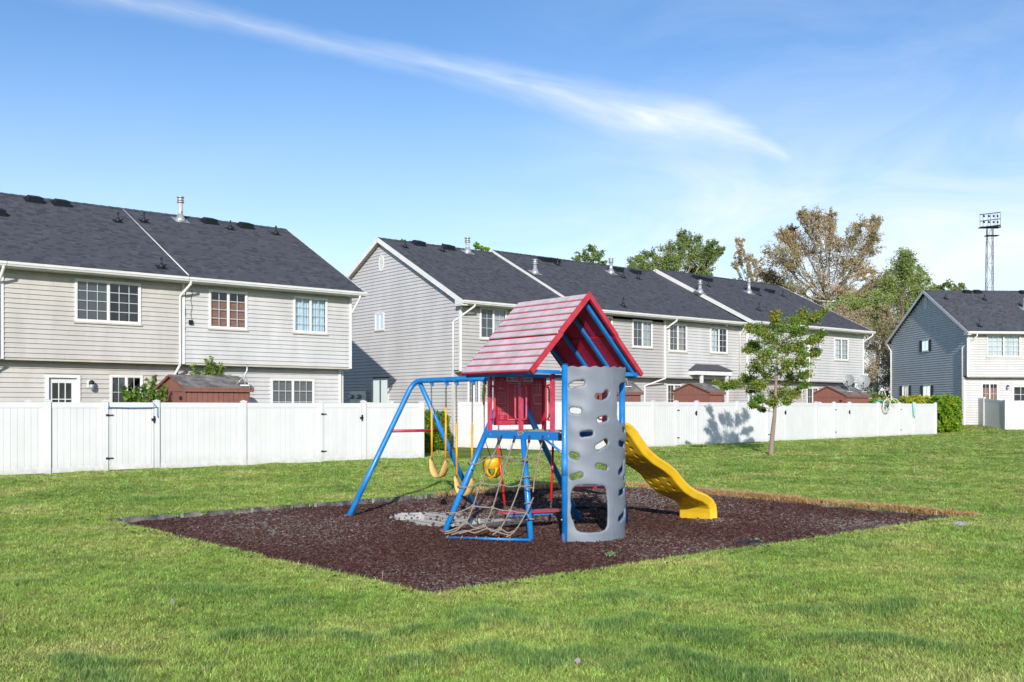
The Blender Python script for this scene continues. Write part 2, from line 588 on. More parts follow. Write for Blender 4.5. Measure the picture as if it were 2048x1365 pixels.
def window(house, f, rect, grid=(3, 4), left=None, right=None, depth=0.10, mull=True, casing=0.055, lite_grid=None, sill=True):
    """slider window in wall coordinates f(s, out, z); left/right name what hangs behind each sash"""
    s0, s1, z0, z1 = rect
    c = casing
    fr = MB()
    for a, b in (((s0, -0.03, z0), (s0 + c, 0.045, z1)), ((s1 - c, -0.03, z0), (s1, 0.045, z1)),
                 ((s0 + c, -0.03, z1 - c), (s1 - c, 0.045, z1)), ((s0 + c, -0.03, z0), (s1 - c, 0.047, z0 + c))):
        fr.box(f, a, b)
    w = fr.build('window', W_TRIM, house)
    if sill:
        m = MB()
        m.box(f, (s0 - 0.03, 0.0, z0 - 0.045), (s1 + 0.03, 0.06, z0 - 0.002))
        m.build('sill', SOFFIT, w)
    sm = (s0 + s1) / 2
    halves = [(s0 + c, sm - 0.02), (sm + 0.02, s1 - c)] if mull else [(s0 + c, s1 - c)]
    if mull:
        m = MB()
        m.box(f, (sm - 0.0215, -0.03, z0 + c + 0.001), (sm + 0.0215, 0.040, z1 - c - 0.001))
        m.build('mullion', W_TRIM, w)
    za, zb = z0 + c, z1 - c
    for i, (p, q) in enumerate(halves):
        m = MB()
        t = 0.022
        for a, b in (((p, 0.0, za), (p + t, 0.032, zb)), ((q - t, 0.0, za), (q, 0.032, zb)), ((p + t, 0.0, zb - t), (q - t, 0.032, zb)), ((p + t, 0.0, za), (q - t, 0.032, za + t))):
            m.box(f, a, b)
        m.build('sash', W_TRIM, w)
        pane = MB()
        pane.quad(f(p + t, 0.020, za + t), f(q - t, 0.020, za + t), f(q - t, 0.020, zb - t), f(p + t, 0.020, zb - t))
        pane.build('pane', GLASS, w)
        if grid:
            nx, nz = grid
            g = MB()
            tw = 0.011
            for k in range(1, nx):
                s = p + (q - p) * k / nx
                g.box(f, (s - tw, 0.008, za + t), (s + tw, 0.017, zb - t))
            for k in range(1, nz):
                z = za + (zb - za) * k / nz
                g.box(f, (p + t, 0.0075, z - tw), (q - t, 0.0165, z + tw))
            g.build('muntins', W_TRIM, w)
        k = (left, right)[i if mull else 0]
        if k in ('blind', 'brown', 'grey'):
            m = MB()
            z = za + 0.01
            step = 0.045
            top = zb - (0.30 if k == 'brown' else 0.0)
            while z < top:
                m.quad(f(p, -0.05, z), f(q, -0.05, z), f(q, -0.075, z + step * 0.92), f(p, -0.075, z + step * 0.92))
                z += step
            m.build('blind', {'blind': BLIND_W, 'brown': BLIND_B, 'grey': BLIND_D}[k], w)
        elif k in ('bluecurtain', 'taupe', 'white'):
            m = MB()
            nn = 22
            pts = [(p + (q - p) * j / nn, -0.10 + 0.025 * math.sin(j * 1.9 + p) + 0.012 * math.sin(j * 4.3)) for j in range(nn + 1)]
            for (x0, o0), (x1, o1) in zip(pts, pts[1:]):
                m.add([f(x0, o0, za), f(x1, o1, za), f(x1, o1, zb), f(x0, o0, zb)], [(0, 1, 2, 3)], 0, True)
            m.build('curtain', {'bluecurtain': CURT_B, 'taupe': CURT_T, 'white': BLIND_W}[k], w)
        elif k == 'screen':
            m = MB()
            m.quad(f(p, -0.02, za), f(q, -0.02, za), f(q, -0.02, zb), f(p, -0.02, zb))
            m.build('insect_screen', SCREEN, w)
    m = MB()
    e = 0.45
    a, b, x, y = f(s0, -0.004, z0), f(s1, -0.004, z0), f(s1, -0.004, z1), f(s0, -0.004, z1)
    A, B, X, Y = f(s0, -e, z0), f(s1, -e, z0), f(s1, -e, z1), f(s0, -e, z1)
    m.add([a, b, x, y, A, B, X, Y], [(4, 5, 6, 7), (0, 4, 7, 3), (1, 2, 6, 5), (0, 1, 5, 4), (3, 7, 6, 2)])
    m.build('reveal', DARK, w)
    return w


def shingles(g, a0f, L, house, rnd=R, course=0.143):
    """asphalt shingle tabs on a slope; g(a, t, h) maps; a0f(t) gives limits"""
    mb = MB()
    n = int(L / course)
    for k in range(n + 1):
        t0 = k * course
        t1 = min(L, t0 + course + 0.03)
        a0, a1 = a0f(t0)
        a = a0 - rnd.random() * 0.2
        while a < a1:
            w = rnd.uniform(0.10, 0.24)
            b = min(a + w, a1)
            aa = max(a, a0)
            if b - aa > 0.01:
                h = 0.006 + (0.006 if rnd.random() < 0.5 else 0) + rnd.random() * 0.002
                mb.add([g(aa, t0, h), g(b, t0, h), g(b, t1, 0.002), g(aa, t1, 0.002), g(aa, t0, 0), g(b, t0, 0)],
                       [(0, 1, 2, 3), (4, 5, 1, 0)], rnd.choice((0, 0, 1, 1, 1, 1, 1, 1, 2)))
            a = b if b < a1 else a1
            if b >= a1:
                break
    o = mb.build('shingles', SHING, house)
    o['kind'] = 'stuff'
    return o


def gutter(house, F, a0, a1, d, z, drop=0.12):
    m = MB()
    pr = [(0.0, 0.0), (0.0, -drop), (-0.075, -drop), (-0.095, -drop * 0.62), (-0.115, -drop * 0.55), (-0.125, 0.0), (-0.112, 0.0), (-0.112, -0.02), (-0.012, -0.02), (-0.012, 0.0)]
    m.prism([F.pt(a0, d + o, z + h) for o, h in pr], [F.pt(a1, d + o, z + h) for o, h in pr])
    return m.build('gutter', W_TRIM, house)


def downspout(house, pts, w=0.042):
    m = MB()
    P = [Vector(p) for p in pts]
    m.tube(P, w, 6)
    return m.build('downspout', W_TRIM, house)


def roof_items(house, F, plane, items):
    """vents and pipes at photo pixels on a roof slope (point p0, normal n)"""
    p0, n = plane
    up = Vector((0, 0, 1))
    dn = (F.v * -1)
    sl = (F.v - n * F.v.dot(n)).normalized()        # up the slope
    for kind, x, y, *h in items:
        p = at_plane(x, y, p0, n)
        if kind == 'vent':
            m = MB()
            f = lambda a, t, k: p + F.u * a + sl * t + n * k
            lo = [f(-0.24, -0.24, 0.012), f(0.24, -0.24, 0.012), f(0.24, 0.24, 0.012), f(-0.24, 0.24, 0.012)]
            hi = [f(-0.22, -0.235, 0.20), f(0.22, -0.235, 0.20), f(0.17, 0.16, 0.13), f(-0.17, 0.16, 0.13)]
            m.prism(lo, hi)
            m.box(f, (-0.30, -0.27, 0.009), (0.30, 0.30, 0.016))
            m.build('roof_vent', BLACKP, house)
        elif kind == 'pipe':
            hh = h[0] if h else 0.32
            m = MB()
            m.tube([p - up * 0.05, p + up * hh], 0.032, 8)
            m.tube([p - n * 0.01, p + up * 0.10, p + up * 0.14], [0.11, 0.06, 0.04], 8)
            f = lambda a, t, k: p + F.u * a + sl * t + n * k
            m.box(f, (-0.16, -0.16, 0.009), (0.16, 0.18, 0.015))
            m.build('vent_pipe', BLACKP, house)
        elif kind == 'flue':
            hh = h[0]
            m = MB()
            m.tube([p - up * 0.1, p + up * (hh - 0.2)], 0.085, 12)
            m.build('flue_pipe', GALV_R if len(h) > 1 else GALV, house)
            m = MB()
            m.tube([p - up * 0.08, p + up * 0.06, p + up * 0.22], [0.22, 0.16, 0.09], 12)
            f = lambda a, t, k: p + F.u * a + sl * t + n * k
            m.box(f, (-0.26, -0.26, 0.009), (0.26, 0.26, 0.014))
            m.build('flue_flashing', GALV, house)
            m = MB()
            q = p + up * (hh - 0.2)
            m.tube([q - up * 0.02, q + up * 0.03], 0.125, 12)
            m.tube([q + up * 0.06, q + up * 0.10], 0.115, 12)
            m.tube([q + up * 0.15, q + up * 0.20], 0.13, 12)
            m.tube([q, q + up * 0.19], 0.09, 12)
            m.build('flue_cap', GALV, house)


def gable_roof(house, F, a0, a1, de, D, ze, zr, overlap_l=True, rake=True):
    """front slope with shingle tabs, rear slope, ridge cap, rake boards; returns the slope plane"""
    run, rise = D - de, zr - ze
    L = math.hypot(run, rise)
    cu, su = run / L, rise / L
    nrm = (F.v * -su + Vector((0, 0, cu))).normalized()
    g = lambda a, t, h: F.pt(a, de + t * cu, ze + t * su) + nrm * h
    m = MB()
    m.box(g, (a0, -0.02, -0.035), (a1, L, 0.0))
    nb = (F.v * su + Vector((0, 0, cu))).normalized()
    gb = lambda a, t, h: F.pt(a, D + (L - t) * cu, zr - (L - t) * su) + nb * h
    m.box(gb, (a0, 0.0, -0.035), (a1, L, 0.0))
    m.build('roof', SHING[1], house)
    shingles(g, lambda t: (a0, a1), L, house)
    m = MB()
    a = a0
    while a < a1 - 0.05:
        b = min(a + 0.28, a1)
        m.add([F.pt(a, D - 0.15, zr - 0.15 * su / cu + 0.022), F.pt(b, D - 0.15, zr - 0.15 * su / cu + 0.014), F.pt(b, D, zr + 0.018), F.pt(a, D, zr + 0.03), F.pt(b, D + 0.15, zr - 0.15 * su / cu + 0.014), F.pt(a, D + 0.15, zr - 0.15 * su / cu + 0.022)],
              [(0, 1, 2, 3), (3, 2, 4, 5)], R.choice((0, 1, 1, 2)))
        a = b
    o = m.build('ridge_cap', SHING, house)
    o['kind'] = 'stuff'
    if rake:
        for aa, s in ((a0, -1), (a1, 1)):
            m = MB()
            w = 0.022 * s
            for gg, t0, t1 in ((g, -0.03, L), (gb, -0.03, L)):
                m.prism([gg(aa, t0, 0.015), gg(aa, t0, -0.17), gg(aa, t1, -0.17), gg(aa, t1, 0.015)], [gg(aa + w, t0, 0.015), gg(aa + w, t0, -0.17), gg(aa + w, t1, -0.17), gg(aa + w, t1, 0.015)])
            m.build('rake_board', W_TRIM, house)
    return (g(0, 0, 0), nrm), g, gb, L


def gable_wall(house, F, a, zs_bottom, de, D, ze, zr, out, mat, depth_back, holes=(), course=0.136, side_d0=0.0, soffit=True, lo=None):
    """gable end at coordinate a with lapped siding clipped under the roof; out=-1 faces -u"""
    f = lambda s, o, z: F.pt(a + out * o, s, z)
    slope = (zr - ze) / (D - de)

    def lim(z):
        top0 = de + max(0.0, (z + 0.12 - ze) / slope) if z + 0.12 > ze else -9
        s0 = max(side_d0 if (lo is None or z > lo[0]) else lo[1], top0)
        s1 = min(depth_back, 2 * D - s0 if top0 > -9 else depth_back)
        return s0, s1
    siding(f, lim, zs_bottom, zr - 0.15, holes, course, house, mat, False)
    # backing behind the boards
    return f


def corner_post(house, F, a, d, z0, z1, w=0.09):
    m = MB()
    m.box(F.pt, (a - w / 2, d - w / 2, z0), (a + w / 2, d + w / 2, z1))
    return m.build('corner_trim', W_TRIM, house)


def oval_vent(house, f, s, z, rs=0.19, rz=0.34):
    m = MB()
    n = 16
    ring = lambda k, o: [f(s + rs * k * math.cos(2 * math.pi * i / n), o, z + rz * k * math.sin(2 * math.pi * i / n)) for i in range(n)]
    a, b, c, d = ring(1.0, 0.02), ring(1.0, 0.05), ring(0.8, 0.05), ring(0.8, 0.028)
    m.add(a + b + c + d, [(i, (i + 1) % n, n + (i + 1) % n, n + i) for i in range(n)] + [(n + i, n + (i + 1) % n, 2 * n + (i + 1) % n, 2 * n + i) for i in range(n)] + [(2 * n + i, 2 * n + (i + 1) % n, 3 * n + (i + 1) % n, 3 * n + i) for i in range(n)] + [tuple(range(3 * n, 4 * n))])
    v = m.build('gable_vent', W_TRIM, house)
    m = MB()
    for k in range(-5, 6):
        zz = z + k * 0.05
        hw = rs * 0.8 * math.sqrt(max(0, 1 - ((zz - z) / (rz * 0.8)) ** 2))
        if hw > 0.03:
            m.quad(f(s - hw, 0.045, zz - 0.02), f(s + hw, 0.045, zz - 0.02), f(s + hw, 0.030, zz + 0.022), f(s - hw, 0.030, zz + 0.022))
    m.build('louvre', W_TRIM, v)


def elbow_spout(house, F, a, de, z_top, d_wall, z_low, shift=0.0, out=0.06, z_foot=0.1, extra=None):
    p = [F.pt(a, de - 0.05, z_top - 0.10), F.pt(a, de - 0.05, z_top - 0.2), F.pt(a + shift, d_wall - out, z_top - 0.55), F.pt(a + shift, d_wall - out, z_low)]
    if extra:
        p += extra
    downspout(house, p)


# ---- house A: the long one at the left
U12 = (0.7683, 0.6401)
FA = Frame(-5.571, 33.70, U12, 0.0)
A_Z2, A_ZE, A_ZR, A_D, A_DE, A_LO = 2.974, 5.585, 8.56, 5.385, -0.45, 0.38
hA = thing('townhouse', FA.pt(-8, 0, 0), 'cream and white two storey townhouse behind the near gated fence, blue curtains upstairs', 'house', 'townhouses round the lawn')
A0, A1 = -24.0, 0.0
fU = lambda s, o, z: FA.pt(s, -o, z)
fL = lambda s, o, z: FA.pt(s, A_LO - o, z)


def rect_px(F, x0, y0, x1, y1, d=0.0):
    """window rectangle from two opposite photo corners (left-top, right-bottom) on a front wall"""
    a0, zt = F.face(x0, y0, d)
    a1, zb = F.face(x1, y1, d)
    return a0, a1, zb, zt


w1 = rect_px(FA, 149, 557, 281, 650)
w2 = rect_px(FA, 417, 579, 494, 661)
w3 = rect_px(FA, 586, 592, 654, 669)
a_split = FA.face(366, 640)[0]
a_left = FA.face(3, 600)[0]
wd = rect_px(FA, 90, 749, 160, 900, A_LO)
wd = (wd[0], wd[1], 0.12, wd[3])
wl1 = rect_px(FA, 219, 750, 285, 850, A_LO)
wl2 = rect_px(FA, 541, 757, 628, 850, A_LO)
course = 0.136
soff_z = A_ZE - 0.16
siding(fU, lambda z: (a_left + 0.05, a_split - 0.06), A_Z2 + 0.03, soff_z, [w1], course, hA, SIDE_CREAM, True)
siding(fU, lambda z: (a_split + 0.06, A1 - 0.05), A_Z2 + 0.03, soff_z, [w2, w3], course, hA, SIDE_WHITE, True)
siding(fU, lambda z: (A0, a_left - 0.05), A_Z2 + 0.03, soff_z, [], course, hA, SIDE_WHITE, False)
siding(fL, lambda z: (A0, a_split - 0.06), 0.15, A_Z2 - 0.02, [wd, wl1], course, hA, SIDE_CREAM, True)
siding(fL, lambda z: (a_split + 0.0, A1 - 0.25), 0.15, A_Z2 - 0.02, [wl2], course, hA, SIDE_WHITE, True)
m = MB()
m.box(FA.pt, (A0, 0.0, A_Z2 - 0.02), (A1, A_LO + 0.02, A_Z2 + 0.028))
m.build('overhang_soffit', SOFFIT, hA)
m = MB()
m.box(FA.pt, (A0, A_DE + 0.01, soff_z), (A1 + 0.3, 0.02, soff_z + 0.012))
m.build('eave_soffit', SOFFIT, hA)
m = MB()
m.box(FA.pt, (A0, A_DE - 0.015, soff_z - 0.005), (A1 + 0.31, A_DE + 0.01, A_ZE - 0.04))
m.build('fascia', W_TRIM, hA)
for a, d, z0, z1 in ((A1, 0, A_Z2, soff_z), (a_split, 0, A_Z2, soff_z), (a_left, 0, A_Z2, soff_z), (A1 - 0.2, A_LO, 0.1, A_Z2)):
    corner_post(hA, FA, a, d, z0, z1)
m = MB()                                          # gable and rear walls, plain
m.prism([FA.pt(A1 - 0.02, 0.02, A_Z2), FA.pt(A1 - 0.02, 0.02, soff_z), FA.pt(A1 - 0.02, A_D, A_ZR - 0.2), FA.pt(A1 - 0.02, 2 * A_D, soff_z), FA.pt(A1 - 0.02, 2 * A_D, 0), FA.pt(A1 - 0.02, A_LO + 0.03, 0), FA.pt(A1 - 0.02, A_LO + 0.03, A_Z2)],
        [FA.pt(A1 - 0.10, 0.02, A_Z2), FA.pt(A1 - 0.10, 0.02, soff_z), FA.pt(A1 - 0.10, A_D, A_ZR - 0.2), FA.pt(A1 - 0.10, 2 * A_D, soff_z), FA.pt(A1 - 0.10, 2 * A_D, 0), FA.pt(A1 - 0.10, A_LO + 0.03, 0), FA.pt(A1 - 0.10, A_LO + 0.03, A_Z2)])
m.box(FA.pt, (A0, 2 * A_D - 0.1, 0), (A1 - 0.12, 2 * A_D, soff_z))
m.box(FA.pt, (A0, A_LO + 0.02, 0.0), (A1 - 0.12, A_LO + 0.05, 0.145))
m.build('end_wall', SIDE_WHITE, hA)
planeA, gA, gbA, LA = gable_roof(hA, FA, A0, A1 + 0.32, A_DE, A_D, A_ZE, A_ZR)
sp1 = FA.face(376, 560, A_DE)[0]
for p, q in ((A0, FA.face(12, 523, A_DE)[0] - 0.01), (FA.face(12, 523, A_DE)[0] + 0.01, sp1 - 0.01), (sp1 + 0.01, A1 + 0.34)):
    gutter(hA, FA, p, q, A_DE - 0.016, A_ZE - 0.01)
elbow_spout(hA, FA, a_split + 0.05, A_DE, A_ZE, 0, A_Z2 + 0.05, -0.16, extra=[FA.pt(a_split - 0.11, -0.06, A_Z2 - 0.02), FA.pt(a_split - 0.16, A_LO - 0.06, A_Z2 - 0.38), FA.pt(a_split - 0.16, A_LO - 0.06, 0.15)])
elbow_spout(hA, FA, a_left - 0.06, A_DE, A_ZE, 0, A_Z2 + 0.05, -0.03, extra=[FA.pt(a_left - 0.1, A_LO - 0.06, A_Z2 - 0.38), FA.pt(a_left - 0.1, A_LO - 0.06, 0.15)])
downspout(hA, [FA.pt(A1 + 0.1, A_DE - 0.05, A_ZE - 0.1), FA.pt(A1 + 0.1, A_DE - 0.05, A_ZE - 0.2), FA.pt(A1 + 0.09, 0.1, A_ZE - 0.75), FA.pt(A1 + 0.09, 0.12, 3.0)])
m = MB()                                          # pale sealed seam down the roof
q0, q1 = at_plane(246, 420, *planeA), at_plane(377, 552, *planeA)
m.tube([q0 + planeA[1] * 0.02, q0.lerp(q1, .5) + planeA[1] * 0.02, q1 + planeA[1] * 0.02], 0.016, 6)
m.build('roof_cable', W_TRIM, hA)
window(hA, fU, w1, (3, 4), 'screen', None)
window(hA, fU, w2, (2, 4), 'brown', 'brown')
window(hA, fU, w3, (2, 4), 'bluecurtain', 'bluecurtain')
window(hA, fL, wl1, (2, 3), 'screen', None)
window(hA, fL, wl2, (3, 4), 'grey', 'grey')


def half_glazed_door(house, f, rect, zg):
    s0, s1, z0, z1 = rect
    m = MB()
    c = 0.09
    for a, b in (((s0, -0.05, z0), (s0 + c, 0.05, z1)), ((s1 - c, -0.05, z0), (s1, 0.05, z1)), ((s0 + c, -0.05, z1 - c), (s1 - c, 0.05, z1))):
        m.box(f, a, b)
    d = m.build('door', W_TRIM, house)
    l0, l1, g0, g1 = s0 + c + 0.11, s1 - c - 0.13, zg, z1 - c - 0.15
    m = MB()
    for a, b in (((s0 + c, -0.08, z0), (l0, -0.04, z1 - c)), ((l1, -0.08, z0), (s1 - c, -0.04, z1 - c)), ((l0, -0.08, g1), (l1, -0.04, z1 - c)), ((l0, -0.08, z0), (l1, -0.04, g0))):
        m.box(f, a, b)
    m.build('door_leaf', W_VINYL, d)
    m = MB()
    m.quad(f(l0, -0.05, g0), f(l1, -0.05, g0), f(l1, -0.05, g1), f(l0, -0.05, g1))
    m.build('pane', GLASS, d)
    m = MB()
    for k in (1, 2):
        s = l0 + (l1 - l0) * k / 3
        m.box(f, (s - 0.012, -0.046, g0), (s + 0.012, -0.030, g1))
        z = g0 + (g1 - g0) * k / 3
        m.box(f, (l0, -0.0465, z - 0.012), (l1, -0.0305, z + 0.012))
    m.build('muntins', W_TRIM, d)
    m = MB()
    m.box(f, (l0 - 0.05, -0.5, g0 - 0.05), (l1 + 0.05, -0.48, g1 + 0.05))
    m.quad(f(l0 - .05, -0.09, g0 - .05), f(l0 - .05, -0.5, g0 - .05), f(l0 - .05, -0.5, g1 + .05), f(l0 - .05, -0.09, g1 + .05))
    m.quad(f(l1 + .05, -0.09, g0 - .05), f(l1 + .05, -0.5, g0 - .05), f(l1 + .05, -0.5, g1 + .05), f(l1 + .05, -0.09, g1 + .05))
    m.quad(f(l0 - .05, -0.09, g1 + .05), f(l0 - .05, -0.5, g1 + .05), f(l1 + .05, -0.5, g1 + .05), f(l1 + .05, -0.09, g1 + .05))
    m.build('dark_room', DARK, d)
    return d


half_glazed_door(hA, fL, wd, 0.95)


def wall_lamp(house, f, s, z):
    m = MB()
    m.box(f, (s - 0.09, 0.015, z - 0.10), (s + 0.09, 0.05, z + 0.12))
    lp = m.build('wall_lamp', W_TRIM, house)
    m = MB()
    m.tube([f(s, 0.05, z + 0.03), f(s, 0.15, z + 0.05), f(s, 0.17, z - 0.0)], [0.05, 0.075, 0.085], 10)
    m.build('lamp_hood', BLACKP, lp)
    m = MB()
    m.tube([f(s, 0.17, z - 0.0), f(s, 0.17, z - 0.07), f(s, 0.17, z - 0.14), f(s, 0.17, z - 0.16)], [0.07, 0.075, 0.065, 0.03], 10)
    m.build('lamp_glass', GALV, lp)


s, z = FA.face(180, 769, A_LO)
wall_lamp(hA, fL, s, z)
roof_items(hA, FA, planeA, [('vent', 68, 402), ('vent', 122, 409), ('vent', 418, 445), ('vent', 490, 454), ('vent', -8, 427), ('pipe', 236, 444), ('pipe', 288, 444), ('pipe', 323, 536), ('pipe', 461, 459), ('pipe', 552, 469), ('flue', 361, 441, 0.84, 1)])
m = MB()                                          # loose cables hanging from the eave
for xs, ys, ye in ((369, 577, 660), (382, 580, 640)):
    pts = []
    for k in range(9):
        a, z = FA.face(xs + 1.5 * math.sin(k * 1.7), ys + (ye - ys) * k / 8)
        pts.append(fU(a, 0.035, z))
    m.tube(pts, 0.006, 4)
m.build('wall_cable', STEEL, hA)
s, z = FA.face(380, 646)
m = MB()
m.box(fU, (s - 0.05, 0.02, z - 0.05), (s + 0.06, 0.09, z + 0.08))
m.build('cable_box', STEEL, hA)

# ---- house B: the long row in the middle, stepping up twice
FB = Frame(-1.965, 37.26, U12, 0.08)
B_Z2, B_ZE, B_ZR, B_D, B_DE, B_LO = 3.02, 5.68, 8.80, 5.486, -0.47, 0.45
hB = thing('townhouse', FB.pt(12, 0, 0.08), 'long grey row of townhouses with stepped dark roof and sunlit gable', 'house', 'townhouses round the lawn')
BS1, BS2, BE = 6.1, 17.2, 27.7
P3, UP2, UP3 = 0.42, 0.10, 0.22
gU = lambda s, o, z: FB.pt(s, -o, z)
gL = lambda s, o, z: FB.pt(s, B_LO - o, z)
gU3 = lambda s, o, z: FB.pt(s, -P3 - o, z)
gL3 = lambda s, o, z: FB.pt(s, B_LO - P3 - o, z)
b_split = FB.face(1329, 690)[0]
wB = [rect_px(FB, 959, 614, 1013, 681), rect_px(FB, 1180, 630, 1224, 690), rect_px(FB, 1264, 639, 1304, 697), rect_px(FB, 1337, 647, 1373, 705), rect_px(FB, 1420, 654, 1454, 708)]
wB3 = [rect_px(FB, 1615, 672, 1640, 718, -P3), rect_px(FB, 1668, 676, 1696, 722, -P3), rect_px(FB, 1508, 662, 1532, 708, -P3)]
wBL = [rect_px(FB, 935, 757, 959, 830, B_LO), rect_px(FB, 1333, 768, 1362, 830, B_LO)]
wBL3 = [rect_px(FB, 1613, 775, 1636, 830, B_LO - P3), rect_px(FB, 1496, 778, 1514, 830, B_LO - P3)]
zb = B_ZE - 0.17
siding(gU, lambda z: (0.05, b_split - 0.05), B_Z2, zb, wB, course, hB, SIDE_CREAM if False else SIDE_GREY, False)
siding(gU, lambda z: (b_split + 0.05, BS2 - 0.02), B_Z2, zb + UP2, wB, course, hB, SIDE_WHITE, False)
siding(gU3, lambda z: (BS2 + 0.05, BE - 0.05), B_Z2, zb + UP3, wB3, course, hB, SIDE_WHITE, False)
siding(gL, lambda z: (0.05, BS2), 0.2, B_Z2 - 0.03, wBL, course, hB, SIDE_GREY, False)
siding(gL3, lambda z: (BS2, BE - 0.2), 0.2, B_Z2 - 0.03, wBL3, course, hB, SIDE_GREY, False)
fr = lambda s, o, z: FB.pt(BS2 - o, s, z)
siding(fr, lambda z: (-P3 + 0.04, 0.0), B_Z2, zb + UP3, [], course, hB, SIDE_WHITE, False)
siding(fr, lambda z: (B_LO - P3, B_LO), 0.2, B_Z2 - 0.03, [], course, hB, SIDE_GREY, False)
m = MB()
m.box(FB.pt, (0, 0.0, B_Z2 - 0.03), (BS2, B_LO + 0.02, B_Z2))
m.box(FB.pt, (BS2 + 0.003, -P3, B_Z2 - 0.028), (BE, B_LO + 0.02, B_Z2 + 0.002))
m.build('overhang_soffit', SOFFIT, hB)
hB_gable_holes = []
gG = lambda s, o, z: FB.pt(-o, s, z)
d0, zt0 = FB.side(751, 627.5, 0)
d1, zb0 = FB.side(769, 660, 0)
gw1 = (d1, d0, zb0, zt0)
d0, zt0 = FB.side(745, 758, 0)
d1, zb0 = FB.side(778, 830, 0)
gw2 = (d1, d0, zb0, zt0)
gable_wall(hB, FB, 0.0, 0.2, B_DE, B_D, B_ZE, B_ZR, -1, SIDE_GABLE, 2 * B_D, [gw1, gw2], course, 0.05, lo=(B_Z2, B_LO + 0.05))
gGr = lambda s, o, z: gG(s, o, z)
window(hB, gGr, gw1, (1, 2), None, 'taupe', casing=0.05)
window(hB, gGr, gw2, (2, 4), 'blind', 'blind')
s, z = FB.side(764, 527, 0)
oval_vent(hB, gG, s, z, 0.2, 0.36)
plB, _, _, _ = gable_roof(hB, FB, -0.25, BS1, B_DE, B_D, B_ZE, B_ZR)
plB2, _, _, _ = gable_roof(hB, FB, BS1 - 0.15, BS2, B_DE, B_D, B_ZE + UP2, B_ZR + UP2)
plB3, _, _, _ = gable_roof(hB, FB, BS2 - 0.2, BE + 0.3, B_DE - P3, B_D - P3 * 0.3, B_ZE + UP3 - 0.05, B_ZR + UP3)
for p, q, de, ze in ((-0.27, BS1 - 0.16, B_DE, B_ZE), (BS1 - 0.14, b_split + 0.3, B_DE, B_ZE + UP2), (b_split + 0.31, BS2 - 0.22, B_DE, B_ZE + UP2 + 0.01), (BS2 - 0.2, BE - 5.0, B_DE - P3, B_ZE + UP3 - 0.05), (BE - 4.99, BE + 0.3, B_DE - P3, B_ZE + UP3 - 0.04)):
    gutter(hB, FB, p, q, de - 0.016, ze - 0.01)
    m = MB()
    m.box(FB.pt, (p, de - 0.015, ze - 0.165), (q, de + 0.01, ze - 0.04))
    m.build('fascia', W_TRIM, hB)
    m = MB()
    m.box(FB.pt, (p, de + 0.01, ze - 0.165), (q, de + 0.5, ze - 0.155))
    m.build('eave_soffit', SOFFIT, hB)
m = MB()                                          # boxed eave return at the gable corner
m.prism([FB.pt(-0.27, B_DE - 0.02, B_ZE - 0.02), FB.pt(-0.27, B_DE - 0.02, B_ZE - 0.20), FB.pt(-0.27, B_DE + 0.45, B_ZE - 0.20), FB.pt(-0.27, B_DE + 0.45, B_ZE + 0.06)],
        [FB.pt(-0.02, B_DE - 0.02, B_ZE - 0.02), FB.pt(-0.02, B_DE - 0.02, B_ZE - 0.20), FB.pt(-0.02, B_DE + 0.45, B_ZE - 0.20), FB.pt(-0.02, B_DE + 0.45, B_ZE + 0.06)])
m.build('eave_return', W_TRIM, hB)
m = MB()                                          # vented soffit under the gable rake
slB = (B_ZR - B_ZE) / (B_D - B_DE)
for sgn in (1, -1):
    e0 = (B_DE if sgn == 1 else 2 * B_D - B_DE, B_ZE - 0.13)
    for k in range(40):
        t0, t1 = k / 40, (k + 0.9) / 40
        P = lambda a, t: FB.pt(a, e0[0] + (B_D - e0[0]) * t, e0[1] + (B_ZR - B_ZE) * t)
        m.quad(P(-0.25, t0), P(0.0, t0), P(0.0, t1), P(-0.25, t1))
m.build('rake_soffit', SOFFIT, hB)
for a, d, z0, z1 in ((0, 0, B_Z2, zb), (0, B_LO, 0.1, B_Z2), (b_split, 0, B_Z2, zb + UP2), (BS2 - 0.03, 0, B_Z2, zb + UP3), (BS2, -P3, B_Z2, zb + UP3), (BE, -P3, B_Z2, zb + UP3), (BE - 0.2, B_LO - P3, 0.1, B_Z2)):
    corner_post(hB, FB, a, d, z0, z1, 0.085)
for r in wB:
    pass
styles = [((2, 3), 'screen', 'blind'), ((2, 3), 'blind', 'blind'), ((2, 3), 'screen', 'blind'), ((2, 4), 'grey', 'taupe'), ((2, 4), 'white', None)]
for r, (g, l, rr) in zip(wB, styles):
    window(hB, gU, r, g, l, rr)
for r in wB3:
    window(hB, gU3, r, (2, 4), 'white', 'blind')
for r in wBL:
    window(hB, gL, r, (2, 4), 'grey', 'blind')
for r in wBL3:
    window(hB, gL3, r, (2, 3), 'screen', 'blind')
m = MB()
m.box(FB.pt, (0.1, 2 * B_D - 0.1, 0), (BE, 2 * B_D, zb))
m.prism([FB.pt(BE - 0.02, -P3 + 0.02, B_Z2), FB.pt(BE - 0.02, -P3 + 0.02, zb), FB.pt(BE - 0.02, B_D, B_ZR), FB.pt(BE - 0.02, 2 * B_D, zb), FB.pt(BE - 0.02, 2 * B_D, 0), FB.pt(BE - 0.02, B_LO, 0), FB.pt(BE - 0.02, B_LO, B_Z2)],
        [FB.pt(BE - 0.1, -P3 + 0.02, B_Z2), FB.pt(BE - 0.1, -P3 + 0.02, zb), FB.pt(BE - 0.1, B_D, B_ZR), FB.pt(BE - 0.1, 2 * B_D, zb), FB.pt(BE - 0.1, 2 * B_D, 0), FB.pt(BE - 0.1, B_LO, 0), FB.pt(BE - 0.1, B_LO, B_Z2)])
m.box(FB.pt, (0.06, B_LO + 0.03, 0.0), (BE, B_LO + 0.06, 0.24))
m.build('end_wall', SIDE_WHITE, hB)
